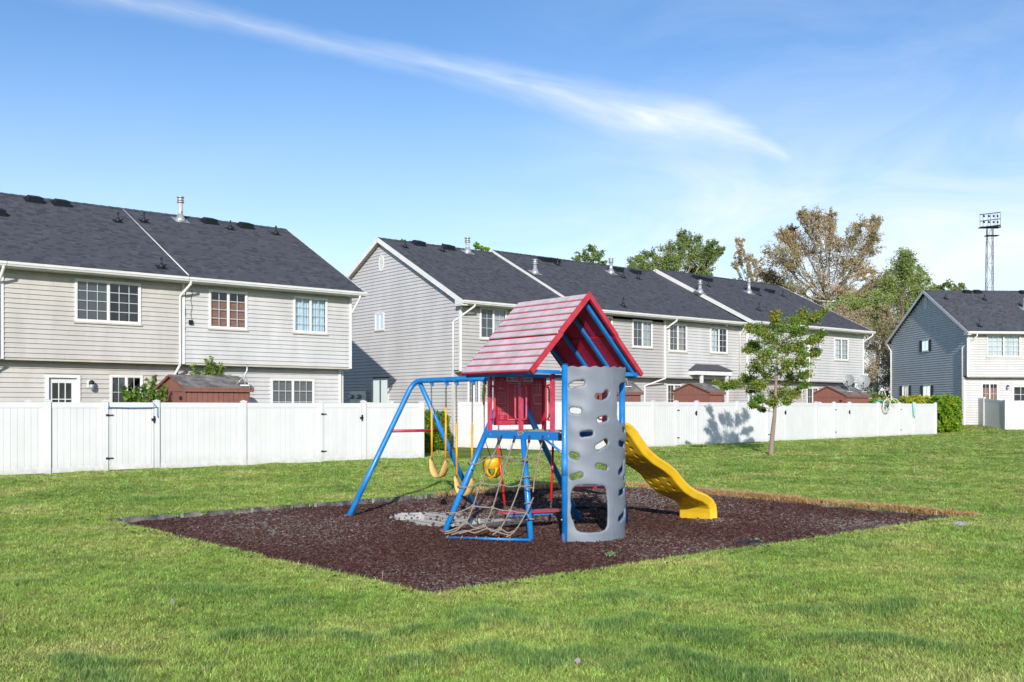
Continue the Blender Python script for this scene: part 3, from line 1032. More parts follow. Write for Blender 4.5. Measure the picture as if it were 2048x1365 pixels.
elbow_spout(hB, FB, 0.35, B_DE, B_ZE, B_LO, 0.2, 0, extra=None) if False else downspout(hB, [FB.pt(0.30, B_DE - 0.05, B_ZE - 0.1), FB.pt(0.30, B_DE - 0.05, B_ZE - 0.2), FB.pt(-0.07, 0.36, B_ZE - 0.75), FB.pt(-0.07, 0.36, 0.15)])
elbow_spout(hB, FB, b_split + 0.25, B_DE, B_ZE + UP2, 0, B_Z2 + 0.05, -0.25, extra=[FB.pt(b_split, -0.06, B_Z2 - 0.05), FB.pt(b_split - 0.9, B_LO - 0.06, B_Z2 - 0.4), FB.pt(b_split - 0.9, B_LO - 0.06, 0.2)])
downspout(hB, [FB.pt(BS2 - 0.3, B_DE - 0.05, B_ZE), FB.pt(BS2 - 0.3, B_DE - 0.05, B_ZE - 0.1), FB.pt(BS2 - 0.1, -0.06, B_ZE - 0.45), FB.pt(BS2 - 0.1, -0.06, B_Z2)])
elbow_spout(hB, FB, BE - 4.7, B_DE - P3, B_ZE + UP3, -P3, B_Z2 + 0.05, -0.6, extra=[FB.pt(BE - 5.3, B_LO - P3 - 0.06, B_Z2 - 0.5), FB.pt(BE - 5.3, B_LO - P3 - 0.06, 0.2)])
downspout(hB, [FB.pt(BE + 0.1, B_DE - P3 - 0.05, B_ZE + 0.05), FB.pt(BE + 0.1, B_DE - P3 - 0.05, B_ZE - 0.05), FB.pt(BE + 0.07, -0.2, B_ZE - 0.5), FB.pt(BE + 0.07, -0.18, 0.3)])
roof_items(hB, FB, plB, [('pipe', 810, 495), ('vent', 836, 489), ('pipe', 885, 502), ('vent', 895, 497), ('flue', 935, 505, 0.66, 1)])
roof_items(hB, FB, plB2, [('flue', 1070, 546, 0.60), ('vent', 1088, 521), ('vent', 1107, 523), ('pipe', 1115, 530), ('flue', 1222, 546, 0.72), ('vent', 1234, 541), ('vent', 1270, 546), ('pipe', 1247, 556), ('pipe', 1277, 558), ('pipe', 1247, 613, 0.4)])
roof_items(hB, FB, plB3, [('vent', 1393, 557), ('flue', 1400, 585, 0.62), ('vent', 1413, 561), ('pipe', 1417, 573), ('flue', 1498, 586, 0.80), ('vent', 1507, 580), ('vent', 1538, 584), ('pipe', 1519, 591), ('pipe', 1518, 621, 0.4), ('pipe', 1566, 593)])
# porch hood with its own little hipped roof
a0, zt = FB.face(1393, 741, -0.45)
a1, zb_ = FB.face(1464, 752, -0.45)
m = MB()
m.box(FB.pt, (a0, -0.45, zb_), (a1, 0.0, zt))
hood = m.build('porch_hood', W_TRIM, hB)
m = MB()
zt2 = zt + 0.32
m.add([FB.pt(a0 - .08, -0.53, zt + .01), FB.pt(a1 + .08, -0.53, zt + .01), FB.pt(a1 + .08, -0.025, zt + .01), FB.pt(a0 - .08, -0.025, zt + .01), FB.pt(a0 + 0.45, -0.025, zt2), FB.pt(a1 - 0.45, -0.025, zt2)], [(0, 1, 5, 4), (1, 2, 5), (0, 4, 3), (0, 3, 2, 1), (3, 4, 5, 2)])
m.build('hood_roof', SHING[1], hood)
m = MB()
for a in (a0 + 0.5, a1 - 0.25):
    m.box(FB.pt, (a - 0.06, -0.40, 0.1), (a + 0.06, -0.28, zb_))
m.build('porch_post', W_TRIM, hood)
# meter box on the gable wall
d1, zt = FB.side(705, 783, 0)
d0, zb_ = FB.side(737, 830, 0)
m = MB()
m.box(gG, (d0, 0.02, zb_), (d1, 0.14, zt))
mt = m.build('meter_box', GALV, hB)
for x in (709, 723):
    s, z = FB.side(x, 794, 0)
    m = MB()
    c = gG(s, 0.14, z)
    m.tube([c, c + FB.u * -0.10, c + FB.u * -0.12], [0.10, 0.10, 0.06], 12)
    m.build('meter_dial', GALV, mt)

# ---- house C: far right, gable in shade
vC = Vector((-0.0689, 0.9976, 0))
FC = Frame(28.6, 61.5, (0.9976, 0.0689), 0.5)
C_g = 0.53
zeC = CAM_H + 152 / FPX * 61.05
C_ZE = zeC
C_D, C_DE = 5.6, -0.45
pR = at_plane(1846, 581, FC.pt(-0.25, 0, 0), FC.u)
C_ZR = pR.z
C_D = (pR - FC.o).dot(FC.v)
C_Z2 = CAM_H + 61 / FPX * 61.5
C_LO = 0.45
hC = thing('townhouse', FC.pt(4, 0, C_g), 'townhouse with a shaded blue grey gable and dark shutters behind the round hedge', 'house', 'townhouses round the lawn')
CE = 16.0
cU = lambda s, o, z: FC.pt(s, -o, z)
cL = lambda s, o, z: FC.pt(s, C_LO - o, z)
cG = lambda s, o, z: FC.pt(-o, s, z)
wC = [rect_px(FC, 1973, 670, 2041, 715)]
wCL = [rect_px(FC, 1962, 766, 1996, 830, C_LO)]
dC = rect_px(FC, 2023, 767, 2075, 860, C_LO)
dC = (dC[0], dC[1], C_g + 0.1, dC[3])
cs = 0.155
siding(cU, lambda z: (0.05, CE), C_Z2, C_ZE - 0.17, wC, cs, hC, SIDE_WHITE, False)
siding(cL, lambda z: (0.05, CE), C_g, C_Z2 - 0.03, wCL + [dC], cs, hC, SIDE_WHITE, False)
gws = []
for x0, y0, x1, y1 in ((1845, 681, 1858, 703), (1805, 771, 1818, 806), (1847, 771, 1862, 806)):
    d0, zt = FC.side(x0, y0, 0)
    d1, zb_ = FC.side(x1, y1, 0)
    gws.append((d1, d0, zb_, zt))
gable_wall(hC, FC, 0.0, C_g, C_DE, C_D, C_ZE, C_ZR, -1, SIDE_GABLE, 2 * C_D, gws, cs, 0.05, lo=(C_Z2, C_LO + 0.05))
SHUT = M('dark_shutter', (0.018, 0.026, 0.05), 0.5, 0.1, 10)
for i, r in enumerate(gws):
    window(hC, cG, r, (1, 2) if i == 0 else (2, 3), None, 'blind', casing=0.06)
    for q in (r[0] - 0.36, r[1] + 0.03):
        m = MB()
        m.box(cG, (q, 0.0, r[2]), (q + 0.33, 0.045, r[3] - 0.03))
        for k in range(12):
            zz = r[2] + (r[3] - r[2]) * (k + .3) / 12.5
            m.quad(cG(q + .04, 0.047, zz), cG(q + .29, 0.047, zz), cG(q + .29, 0.058, zz + .05), cG(q + .04, 0.058, zz + .05))
        m.build('shutter', SHUT, hC)
s, z = FC.side(1852, 607, 0)
oval_vent(hC, cG, s, z, 0.24, 0.42)
plC, _, _, _ = gable_roof(hC, FC, -0.25, CE, C_DE, C_D, C_ZE, C_ZR)
gutter(hC, FC, -0.27, CE, C_DE - 0.016, C_ZE - 0.01, 0.14)
m = MB()
m.box(FC.pt, (-0.25, C_DE + 0.01, C_ZE - 0.17), (CE, 0.02, C_ZE - 0.158))
m.build('eave_soffit', SOFFIT, hC)
m = MB()
m.box(FC.pt, (-0.25, C_DE - 0.015, C_ZE - 0.172), (CE, C_DE + 0.01, C_ZE - 0.04))
m.box(FC.pt, (-0.26, C_DE - 0.02, C_ZE - 0.22), (-0.02, C_DE + 0.45, C_ZE - 0.03))
m.build('fascia', W_TRIM, hC)
m = MB()
m.box(FC.pt, (0, 0.0, C_Z2 - 0.03), (CE, C_LO + 0.02, C_Z2))
m.build('overhang_soffit', SOFFIT, hC)
for a, d, z0, z1 in ((0, 0, C_Z2, C_ZE - .17), (0, C_LO, C_g, C_Z2)):
    corner_post(hC, FC, a, d, z0, z1, 0.12)
window(hC, cU, wC[0], (3, 4), 'white', 'white', casing=0.07)
window(hC, cL, wCL[0], (2, 3), 'brown', 'brown', casing=0.07)
half_glazed_door(hC, cL, dC, C_g + 1.0)
s, z = FC.face(2013, 774, C_LO)
wall_lamp(hC, cL, s, z)
downspout(hC, [FC.pt(0.35, C_DE - 0.05, C_ZE - 0.1), FC.pt(0.33, C_DE - 0.05, C_ZE - 0.3), FC.pt(-0.08, 0.5, C_ZE - 0.95), FC.pt(-0.08, 0.5, C_g)], 0.05)
downspout(hC, [FC.pt(-0.2, 2 * C_D + 0.3, C_ZE - 0.1), FC.pt(-0.08, 2 * C_D - 0.1, C_ZE - 0.6), FC.pt(-0.08, 2 * C_D - 0.1, C_g)], 0.05)
roof_items(hC, FC, plC, [('vent', 1933, 585), ('vent', 1954, 585), ('pipe', 1892, 598, 0.35), ('pipe', 1969, 600, 0.35), ('pipe', 1959, 653, 0.45), ('vent', 2046, 586), ('flue', 2049, 618, 0.7)])
m = MB()
m.box(FC.pt, (0.1, 2 * C_D - 0.1, 0), (CE, 2 * C_D, C_ZE - 0.2))
m.box(FC.pt, (CE - 0.1, 0, 0), (CE, 2 * C_D - 0.12, C_ZE - 0.2))
m.build('end_wall', SIDE_WHITE, hC)


# ------------------------------------------------------------------ ground, lawn, loose fill bed
def in_poly(x, y, poly):
    c = False
    j = len(poly) - 1
    for i in range(len(poly)):
        xi, yi = poly[i][0], poly[i][1]
        xj, yj = poly[j][0], poly[j][1]
        if (yi > y) != (yj > y) and x < (xj - xi) * (y - yi) / (yj - yi) + xi:
            c = not c
        j = i
    return c


def np_in_poly(x, y, poly):
    c = np.zeros(len(x), bool)
    j = len(poly) - 1
    for i in range(len(poly)):
        xi, yi = poly[i][0], poly[i][1]
        xj, yj = poly[j][0], poly[j][1]
        cond = ((yi > y) != (yj > y)) & (x < (xj - xi) * (y - yi) / ((yj - yi) or 1e-9) + xi)
        c ^= cond
        j = i
    return c


def wavy_edge(p, q, amp, step=0.12, seed=0):
    r = random.Random(seed)
    d = q - p
    n = max(2, int(d.length / step))
    nrm = Vector((-d.y, d.x, 0)).normalized()
    ph = [r.uniform(0, 6) for _ in range(4)]
    out = []
    for i in range(n):
        t = i / n
        e = min(1, 6 * min(t, 1 - t))
        w = sum(math.sin(t * d.length * f + ph[k]) * a for k, (f, a) in enumerate(((0.9, .5), (2.3, .3), (5.1, .2), (11, .15))))
        out.append(p + d * t + nrm * amp * w * e)
    return out


BED = wavy_edge(BL, BF, 0.05, seed=1) + wavy_edge(BF, BR_, 0.05, seed=2) + wavy_edge(BR_, BB, 0.05, seed=3) + wavy_edge(BB, BL, 0.01, seed=4)


def cdt_sheet(name, outline, pts, hole, zf, mat):
    """triangulated sheet with constrained outline; hole polygon is cut out when given"""
    P = [Vector((p[0], p[1])) for p in outline]
    n0 = len(P)
    edges = [(i, (i + 1) % n0) for i in range(n0)]
    if hole:
        h0 = len(P)
        P += [Vector((p[0], p[1])) for p in hole]
        edges += [(h0 + i, h0 + (i + 1) % len(hole)) for i in range(len(hole))]
    P += [Vector(p) for p in pts]
    vs, es, fs, *_ = delaunay_2d_cdt(P, edges, [], 1, 1e-5)
    keep = []
    for f in fs:
        cx = sum(vs[i].x for i in f) / len(f)
        cy = sum(vs[i].y for i in f) / len(f)
        if hole and in_poly(cx, cy, hole):
            continue
        keep.append(f)
    me = bpy.data.meshes.new(name)
    me.from_pydata([(v.x, v.y, zf(v.x, v.y)) for v in vs], [], keep)
    me.materials.append(mat)
    me.polygons.foreach_set('use_smooth', [True] * len(me.polygons))
    o = bpy.data.objects.new(name, me)
    COL.objects.link(o)
    # faces up
    if me.polygons and me.polygons[0].normal.z < 0:
        me.flip_normals()
    return o


def grass_color_nodes(nt, lush=None, rnd=None):
    """world-space lawn colour shared by the ground sheet and the blades"""
    geo = nt.nodes.new('ShaderNodeNewGeometry')
    n1 = nd(nt, 'ShaderNodeTexNoise', i_Scale=0.55, i_Detail=5.0, i_Roughness=0.62)
    nt.links.new(geo.outputs['Position'], n1.inputs['Vector'])
    r1 = nt.nodes.new('ShaderNodeValToRGB')
    el = r1.color_ramp.elements
    el[0].position, el[0].color = 0.30, (0.190, 0.350, 0.062, 1)
    el[1].position, el[1].color = 0.70, (0.530, 0.555, 0.195, 1)
    e = el.new(0.47)
    e.color = (0.290, 0.440, 0.090, 1)
    e = el.new(0.58)
    e.color = (0.385, 0.485, 0.122, 1)
    nt.links.new(n1.outputs[0], r1.inputs[0])
    n2 = nd(nt, 'ShaderNodeTexNoise', i_Scale=7.0, i_Detail=3.0)
    nt.links.new(geo.outputs['Position'], n2.inputs['Vector'])
    v = math_n(nt, 'MULTIPLY_ADD', n2.outputs[0], 0.92, 0.48)
    if rnd is not None:
        v = math_n(nt, 'MULTIPLY', v, math_n(nt, 'MULTIPLY_ADD', rnd, 1.05, 0.50))
    hs = nt.nodes.new('ShaderNodeHueSaturation')
    nt.links.new(v, hs.inputs['Value'])
    if rnd is not None:
        h = math_n(nt, 'MULTIPLY_ADD', rnd, 0.05, 0.472)
        nt.links.new(h, hs.inputs['Hue'])
    nt.links.new(r1.outputs[0], hs.inputs['Color'])
    c = hs.outputs[0]
    if lush is not None:
        mx = nt.nodes.new('ShaderNodeMix')
        mx.data_type = 'RGBA'
        mx.inputs[7].default_value = (0.120, 0.260, 0.072, 1)
        nt.links.new(lush, mx.inputs[0])
        nt.links.new(c, mx.inputs[6])
        c = mx.outputs[2]
    return c


def M_lawn():
    m = bpy.data.materials.new('lawn_soil_and_turf')
    m.use_nodes = True
    nt = m.node_tree
    b = nt.nodes['Principled BSDF']
    b.inputs['Roughness'].default_value = 0.9
    b.inputs['Specular IOR Level'].default_value = 0.1
    c = grass_color_nodes(nt)
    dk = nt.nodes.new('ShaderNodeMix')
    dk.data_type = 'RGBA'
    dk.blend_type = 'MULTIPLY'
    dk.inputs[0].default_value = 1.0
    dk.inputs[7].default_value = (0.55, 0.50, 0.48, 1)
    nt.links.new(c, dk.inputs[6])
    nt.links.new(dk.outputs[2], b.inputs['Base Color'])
    n = nd(nt, 'ShaderNodeTexNoise', i_Scale=45.0, i_Detail=4.0)
    geo = nt.nodes.new('ShaderNodeNewGeometry')
    nt.links.new(geo.outputs['Position'], n.inputs['Vector'])
    bp = nt.nodes.new('ShaderNodeBump')
    bp.inputs['Strength'].default_value = 0.9
    bp.inputs['Distance'].default_value = 0.03
    nt.links.new(n.outputs[0], bp.inputs['Height'])
    nt.links.new(bp.outputs[0], b.inputs['Normal'])
    return m


LAWN_M = M_lawn()
pts = []
y = 1.0
while y < 70:
    st = 0.35 + max(0, y - 8) * 0.03
    x = -0.75 * y - 8
    while x < 0.8 * y + 9:
        px_, py_ = x + R.uniform(-.3, .3) * st, y + R.uniform(-.3, .3) * st
        pts.append((px_, py_))
        x += st
    y += st
def near_bed(x, y):
    best = 9
    for i in range(4):
        p, q = (BL, BF, BR_, BB)[i], (BF, BR_, BB, BL)[i]
        d = q - p
        t = max(0, min(1, ((x - p.x) * d.x + (y - p.y) * d.y) / (d.x ** 2 + d.y ** 2)))
        best = min(best, math.hypot(x - p.x - d.x * t, y - p.y - d.y * t))
    return best
pts = [p for p in pts if not in_poly(p[0], p[1], BED) and near_bed(*p) > 0.12]
def lawn_z(x, y):
    z = ground_z(x, y)
    if y < 40 and abs(x) < 40:
        z += (0.020 * math.sin(x * 1.3 + 1.1) * math.sin(y * 1.1) + 0.012 * math.sin(x * 2.9 + y * 2.1)) * min(1, near_bed(x, y))
    return z
BIG = 1800
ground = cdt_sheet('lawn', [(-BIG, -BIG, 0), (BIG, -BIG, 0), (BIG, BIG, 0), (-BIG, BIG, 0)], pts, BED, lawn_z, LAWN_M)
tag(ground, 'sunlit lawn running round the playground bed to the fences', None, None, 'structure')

# loose fill bed, with a hollow that holds the puddle
ZW = -0.066
PUD = []
for x, y, rx, ry in ((862, 1036, 0.44, 0.85), (822, 1031, 0.30, 0.5), (905, 1042, 0.42, 0.75), (965, 1046, 0.40, 0.55), (1012, 1043, 0.36, 0.45), (1048, 1042, 0.2, 0.3), (795, 1036, 0.16, 0.2)):
    p = at_z(x, y, ZW)
    PUD.append((p.x, p.y, rx, ry))


def bed_z(x, y):
    z = ZM + 0.012 * math.sin(x * 2.1 + y * 1.3) + 0.010 * math.sin(x * 5.3 - y * 4.1) + 0.006 * math.sin(x * 11 + y * 9)
    hol = 0
    for a, b, rx, ry in PUD:
        q = ((x - a) / rx) ** 2 + ((y - b) / ry) ** 2 + 0.30 * math.sin(x * 7 + y * 3) * math.sin(y * 5.5 - x * 2)
        hol = max(hol, max(0.0, 1.15 - q * 0.75))
    z -= 0.085 * min(1, hol)
    z = max(z, ZW + 0.004) if hol <= 0 else z
    z += 0.03 * math.exp(-((x - 2.95) ** 2 + (y - 14.5) ** 2) / 0.15)
    return z


pts = []
y = 8.4
while y < 21.5:
    st = 0.16
    x = -6.2
    while x < 7:
        qx, qy = x + R.uniform(-.06, .06), y + R.uniform(-.06, .06)
        if in_poly(qx, qy, BED) and near_bed(qx, qy) > 0.08:
            pts.append((qx, qy))
        x += st
    y += st
MULCH_M = M('loose_fill_base', (0.046, 0.028, 0.026), 0.95, 0.4, 9, 1.0, 55, 0.15, col2=(0.10, 0.075, 0.072))
bed = cdt_sheet('mulch_bed', BED, pts, None, bed_z, MULCH_M)
tag(bed, 'dark brown loose fill bed under the play set', None, None, 'structure')
WATER = bpy.data.materials.new('puddle_water')
WATER.use_nodes = True
b = WATER.node_tree.nodes['Principled BSDF']
b.inputs['Base Color'].default_value = (0.20, 0.185, 0.17, 1)
b.inputs['Roughness'].default_value = 0.015
b.inputs['IOR'].default_value = 1.9
m = MB()
xs = [p[0] for p in PUD]
ys = [p[1] for p in PUD]
m.quad(Vector((min(xs) - .9, min(ys) - .7, ZW)), Vector((max(xs) + .6, min(ys) - .7, ZW)), Vector((max(xs) + .6, max(ys) + .7, ZW)), Vector((min(xs) - .9, max(ys) + .7, ZW)))
pw = m.build('puddle_water', WATER)
tag(pw, 'shallow puddle in the bed mirroring the white fence', None, None, 'structure')


# ---- scattered instances: vertices carry scale / turn / tint, geometry nodes put a piece on each
def proto(name, V, F, mat):
    me = bpy.data.meshes.new(name)
    me.from_pydata(V, [], F)
    me.materials.append(mat)
    me.polygons.foreach_set('use_smooth', [False] * len(me.polygons))
    return bpy.data.objects.new(name, me)


def scatter(name, P, scale, rot, lush, protos, label):
    """P (n,3); scale (n,3); rot (n,3) euler; lush (n,)"""
    me = bpy.data.meshes.new(name)
    me.vertices.add(len(P))
    me.vertices.foreach_set('co', np.asarray(P, np.float32).ravel())
    for an, arr in (('sc', scale), ('ro', rot)):
        a = me.attributes.new(an, 'FLOAT_VECTOR', 'POINT')
        a.data.foreach_set('vector', np.asarray(arr, np.float32).ravel())
    a = me.attributes.new('lush', 'FLOAT', 'POINT')
    a.data.foreach_set('value', np.asarray(lush, np.float32))
    o = bpy.data.objects.new(name, me)
    COL.objects.link(o)
    col = bpy.data.collections.new(name + '_pieces')
    for p in protos:
        col.objects.link(p)
    ng = bpy.data.node_groups.new(name + '_scatter', 'GeometryNodeTree')
    ng.interface.new_socket('Geometry', in_out='INPUT', socket_type='NodeSocketGeometry')
    ng.interface.new_socket('Geometry', in_out='OUTPUT', socket_type='NodeSocketGeometry')
    gi = ng.nodes.new('NodeGroupInput')
    go = ng.nodes.new('NodeGroupOutput')
    ip = ng.nodes.new('GeometryNodeInstanceOnPoints')
    ci = ng.nodes.new('GeometryNodeCollectionInfo')
    ci.inputs['Collection'].default_value = col
    ci.inputs['Separate Children'].default_value = True
    ci.inputs['Reset Children'].default_value = True
    ip.inputs['Pick Instance'].default_value = True
    rv = ng.nodes.new('FunctionNodeRandomValue')
    rv.data_type = 'INT'
    rv.inputs[4].default_value = 0
    rv.inputs[5].default_value = len(protos) - 1
    sa = ng.nodes.new('GeometryNodeInputNamedAttribute')
    sa.data_type = 'FLOAT_VECTOR'
    sa.inputs[0].default_value = 'sc'
    ra = ng.nodes.new('GeometryNodeInputNamedAttribute')
    ra.data_type = 'FLOAT_VECTOR'
    ra.inputs[0].default_value = 'ro'
    L = ng.links.new
    L(gi.outputs[0], ip.inputs['Points'])
    L(ci.outputs[0], ip.inputs['Instance'])
    L(rv.outputs[2], ip.inputs['Instance Index'])
    L(ra.outputs[0], ip.inputs['Rotation'])
    L(sa.outputs[0], ip.inputs['Scale'])
    L(ip.outputs[0], go.inputs[0])
    md = o.modifiers.new('scatter', 'NODES')
    md.node_group = ng
    tag(o, label, None, None, 'stuff')
    return o


def M_blade(name, dry=False):
    m = bpy.data.materials.new(name)
    m.use_nodes = True
    nt = m.node_tree
    b = nt.nodes['Principled BSDF']
    b.inputs['Roughness'].default_value = 0.55
    b.inputs['Specular IOR Level'].default_value = 0.25
    oi = nt.nodes.new('ShaderNodeObjectInfo')
    if dry:
        r = nt.nodes.new('ShaderNodeValToRGB')
        r.color_ramp.elements[0].color = (0.56, 0.31, 0.12, 1)
        r.color_ramp.elements[1].color = (0.70, 0.52, 0.29, 1)
        nt.links.new(oi.outputs['Random'], r.inputs[0])
        c = r.outputs[0]
    else:
        at = nt.nodes.new('ShaderNodeAttribute')
        at.attribute_type = 'INSTANCER'
        at.attribute_name = 'lush'
        c = grass_color_nodes(nt, at.outputs['Fac'], oi.outputs['Random'])
        gi_ = nt.nodes.new('ShaderNodeNewGeometry')
        hv = nt.nodes.new('ShaderNodeHueSaturation')
        rp = math_n(nt, 'POWER', gi_.outputs['Random Per Island'], 0.8)
        nt.links.new(math_n(nt, 'MULTIPLY_ADD', rp, 1.05, 0.40), hv.inputs['Value'])
        nt.links.new(math_n(nt, 'MULTIPLY_ADD', gi_.outputs['Random Per Island'], -0.035, 0.512), hv.inputs['Hue'])
        nt.links.new(c, hv.inputs['Color'])
        c = hv.outputs[0]
    nt.links.new(c, b.inputs['Base Color'])
    tr = nt.nodes.new('ShaderNodeBsdfTranslucent')
    nt.links.new(c, tr.inputs['Color'])
    mx = nt.nodes.new('ShaderNodeMixShader')
    mx.inputs[0].default_value = 0.25
    nt.links.new(b.outputs[0], mx.inputs[1])
    nt.links.new(tr.outputs[0], mx.inputs[2])
    nt.links.new(mx.outputs[0], nt.nodes['Material Output'].inputs[0])
    return m


def tuft(name, mat, n, radius, h, lean, w, rnd):
    V, F = [], []
    for i in range(n):
        a = rnd.uniform(0, 6.283)
        r = radius * math.sqrt(rnd.random())
        bx, by = r * math.cos(a), r * math.sin(a)
        th = rnd.uniform(0, 6.283)
        hh = h * rnd.uniform(0.55, 1.25)
        ln = lean * rnd.uniform(0.2, 1.3) * hh
        dx, dy = math.cos(th), math.sin(th)
        sx, sy = -dy * w / 2, dx * w / 2
        k = len(V)
        mx_, my_ = bx + dx * ln * 0.35, by + dy * ln * 0.35
        V += [(bx - sx, by - sy, -0.01), (bx + sx, by + sy, -0.01), (mx_ + sx * .8, my_ + sy * .8, hh * 0.6), (mx_ - sx * .8, my_ - sy * .8, hh * 0.6), (bx + dx * ln, by + dy * ln, hh)]
        F += [(k, k + 1, k + 2, k + 3), (k + 3, k + 2, k + 4)]
    return proto(name, V, F, mat)


BLADE = M_blade('grass_blades')
BLADE_D = M_blade('dry_grass_blades', True)
rt = random.Random(3)
tufts = [tuft('grass_tuft', BLADE, 20, 0.045, 0.042, 1.1, 0.0048, rt) for _ in range(9)]
STRAW = M('straw_blades', (0.50, 0.42, 0.22), .7, .3, 30)
straw = [tuft('straw_tuft', STRAW, 9, 0.05, 0.036, 1.5, 0.0042, rt)]
dtufts = [tuft('dry_tuft', BLADE_D, 18, 0.06, 0.045, 1.6, 0.006, rt) for _ in range(3)]

FA_P, FA_Q = Vector((-12.2, 23.4, 0)), Vector((-2.85, 31.4, 0))
FB_C, FB_D = Vector((2.07, 34.9, 0)), Vector((24.4, 56.3, 0))
LUSH = []
for x, y, rx, ry in ((545, 1283, .34, .22), (720, 1275, .30, .16), (185, 1335, .30, .2), (255, 1358, .28, .2), (45, 1172, .6, .3), (1090, 1325, .55, .25), (1540, 1172, .5, .3), (1960, 1160, .7, .4), (1745, 1215, .5, .3), (1640, 1230, .4, .2), (1275, 1210, .5, .3), (1035, 1250, .45, .25), (430, 1186, .5, .25), (1430, 1280, .4, .25), (1750, 1290, .5, .25), (1500, 1360, .5, .2), (810, 1340, .3, .2), (1720, 1090, .8, .5), (150, 1125, .7, .4), (650, 978, 1.2, .8), (700, 985, .8, .6), (1150, 830 + 160, .5, .5), (1520, 958, 1.0, .8), (1790, 980, 1.2, .8), (1880, 1000, 1.1, .6), (1730, 985, .8, .5), (1490, 945, 1.2, .8), (840, 970, 1.0, .6), (300, 1000, 1.2, .8), (430, 985, 1.0, .7), (2000, 1100, .8, .5), (1250, 1265, .3, .2), (900, 1275, .3, .15), (1340, 1340, .3, .2), (600, 1215, .3, .2)):
    p = at_z(x, y, 0)
    kf = 0.8 if p.y < 9 else 0.5
    LUSH.append((p.x, p.y, rx * kf, ry * kf))


def lush_at(x, y):
    L = np.zeros(len(x))
    wx = x + 0.18 * np.sin(y * 5.3 + x * 2.0) + 0.08 * np.sin(y * 13)
    wy = y + 0.15 * np.sin(x * 4.7) + 0.07 * np.sin(x * 11)
    for a, b, rx, ry in LUSH:
        q = ((wx - a) / rx) ** 2 + ((wy - b) / ry) ** 2
        L = np.maximum(L, np.exp(-(q * 0.8) ** 2) * (0.95 if b < 7.4 else 0.7 if b < 9 else 0.45))
    return L


def lawn_points(y0, y1, dens_f, steps=60):
    PX, PY = [], []
    ysx = np.linspace(y0, y1, steps + 1)
    for a, b in zip(ysx, ysx[1:]):
        m_ = (a + b) / 2
        x0, x1 = -0.56 * m_ - 1.6, 0.56 * m_ + 1.6
        n = int((b - a) * (x1 - x0) * dens_f(m_))
        PX.append(NR.uniform(x0, x1, n))
        PY.append(NR.uniform(a, b, n))
    return np.concatenate(PX), np.concatenate(PY)


def lawn_ok(x, y):
    ok = ~np_in_poly(x, y, BED)
    d = FA_Q - FA_P
    n = np.array([-d.y, d.x]) / d.length
    behindA = ((x - FA_P.x) * n[0] + (y - FA_P.y) * n[1] > -0.02) & (x < FA_Q.x + 0.2)
    d = FB_D - FB_C
    n = np.array([-d.y, d.x]) / d.length
    behindB = ((x - FB_C.x) * n[0] + (y - FB_C.y) * n[1] > -0.02) & (x > FB_C.x - 4.4) & (x < FB_D.x)
    return ok & ~behindA & ~behindB


x, y = lawn_points(4.6, 68, lambda d: 1500 if d < 7.5 else 1500 * (7.5 / d) ** 2, 150)
ok = lawn_ok(x, y)
x, y = x[ok], y[ok]
lu = lush_at(x, y)
patch = 0.5 + 0.5 * np.sin(x * 1.7 + 1.3 * np.sin(y * 1.1)) * np.sin(y * 1.9 + np.sin(x * .9))
hgt = (0.72 + 0.4 * patch * NR.uniform(0.6, 1.4, len(x))) * (1 + 1.15 * lu)
wd_ = np.maximum(1.0, (y / 9.0) ** 0.85)
z = np.array([lawn_z(a, b) for a, b in zip(x, y)])
P = np.stack([x, y, z], 1)
SC = np.stack([wd_, wd_, hgt * np.minimum(1.6, 1 + (y - 8).clip(0) * 0.012)], 1)
RO = np.stack([NR.normal(0, .08, len(x)), NR.normal(0, .08, len(x)), NR.uniform(0, 6.283, len(x))], 1)
scatter('lawn_grass', P, SC, RO, np.clip(lu * (0.9 + NR.normal(0, .28, len(x))), 0, 1), tufts + straw, 'short uneven green and yellow grass blades of the lawn')

# fringe leaning over the near edges of the bed, dry strip along the far right edge
fx, fy, fl, fs = [], [], [], []
for i in range(len(BED)):
    p, q = BED[i], BED[(i + 1) % len(BED)]
    side = 0 if i < len(BED) * 0.22 else None
    for k in range(9):
        t = R.random()
        c = p.lerp(q, t)
        out = Vector((q.y - p.y, -(q.x - p.x), 0)).normalized()
        o_ = R.uniform(-0.035, 0.10)
        fx.append(c.x + out.x * o_)
        fy.append(c.y + out.y * o_)
        fs.append(R.uniform(0.8, 1.5))
fx, fy, fs = np.array(fx), np.array(fy), np.array(fs)
uB = (BB - BL).normalized()
dLB = np.abs((fx - BL.x) * -uB.y + (fy - BL.y) * uB.x)
uR = (BB - BR_).normalized()
dRB = np.abs((fx - BR_.x) * -uR.y + (fy - BR_.y) * uR.x)
kp = (dLB > 0.5) & (dRB > 0.4)
scatter('lawn_edge_grass', np.stack([fx, fy, np.full(len(fx), -0.01)], 1)[kp], np.stack([np.ones(len(fx)), np.ones(len(fx)), fs], 1)[kp], np.stack([np.zeros(len(fx)), np.zeros(len(fx)), NR.uniform(0, 6.28, len(fx))], 1)[kp], lush_at(fx, fy)[kp] * .5, tufts, 'longer grass hanging over the edge of the bed')
n = 1900
t = NR.uniform(-0.02, 1.02, n)
o_ = np.abs(NR.normal(0.05, 0.10, n)) * (0.35 + 0.65 * np.sin(t * 9) ** 2)
x = BR_.x + (BB.x - BR_.x) * t + 0.797 * o_
y = BR_.y + (BB.y - BR_.y) * t + 0.604 * o_
n2 = 420
ext = 2.2
t2 = NR.uniform(0, 1, n2)
ob = np.abs(NR.normal(0.02, 0.06, n2))
x2 = BB.x + (BL.x - BB.x) * t2 * 0.42 + 0.68 * ob
y2 = BB.y + (BL.y - BB.y) * t2 * 0.42 - 0.73 * ob
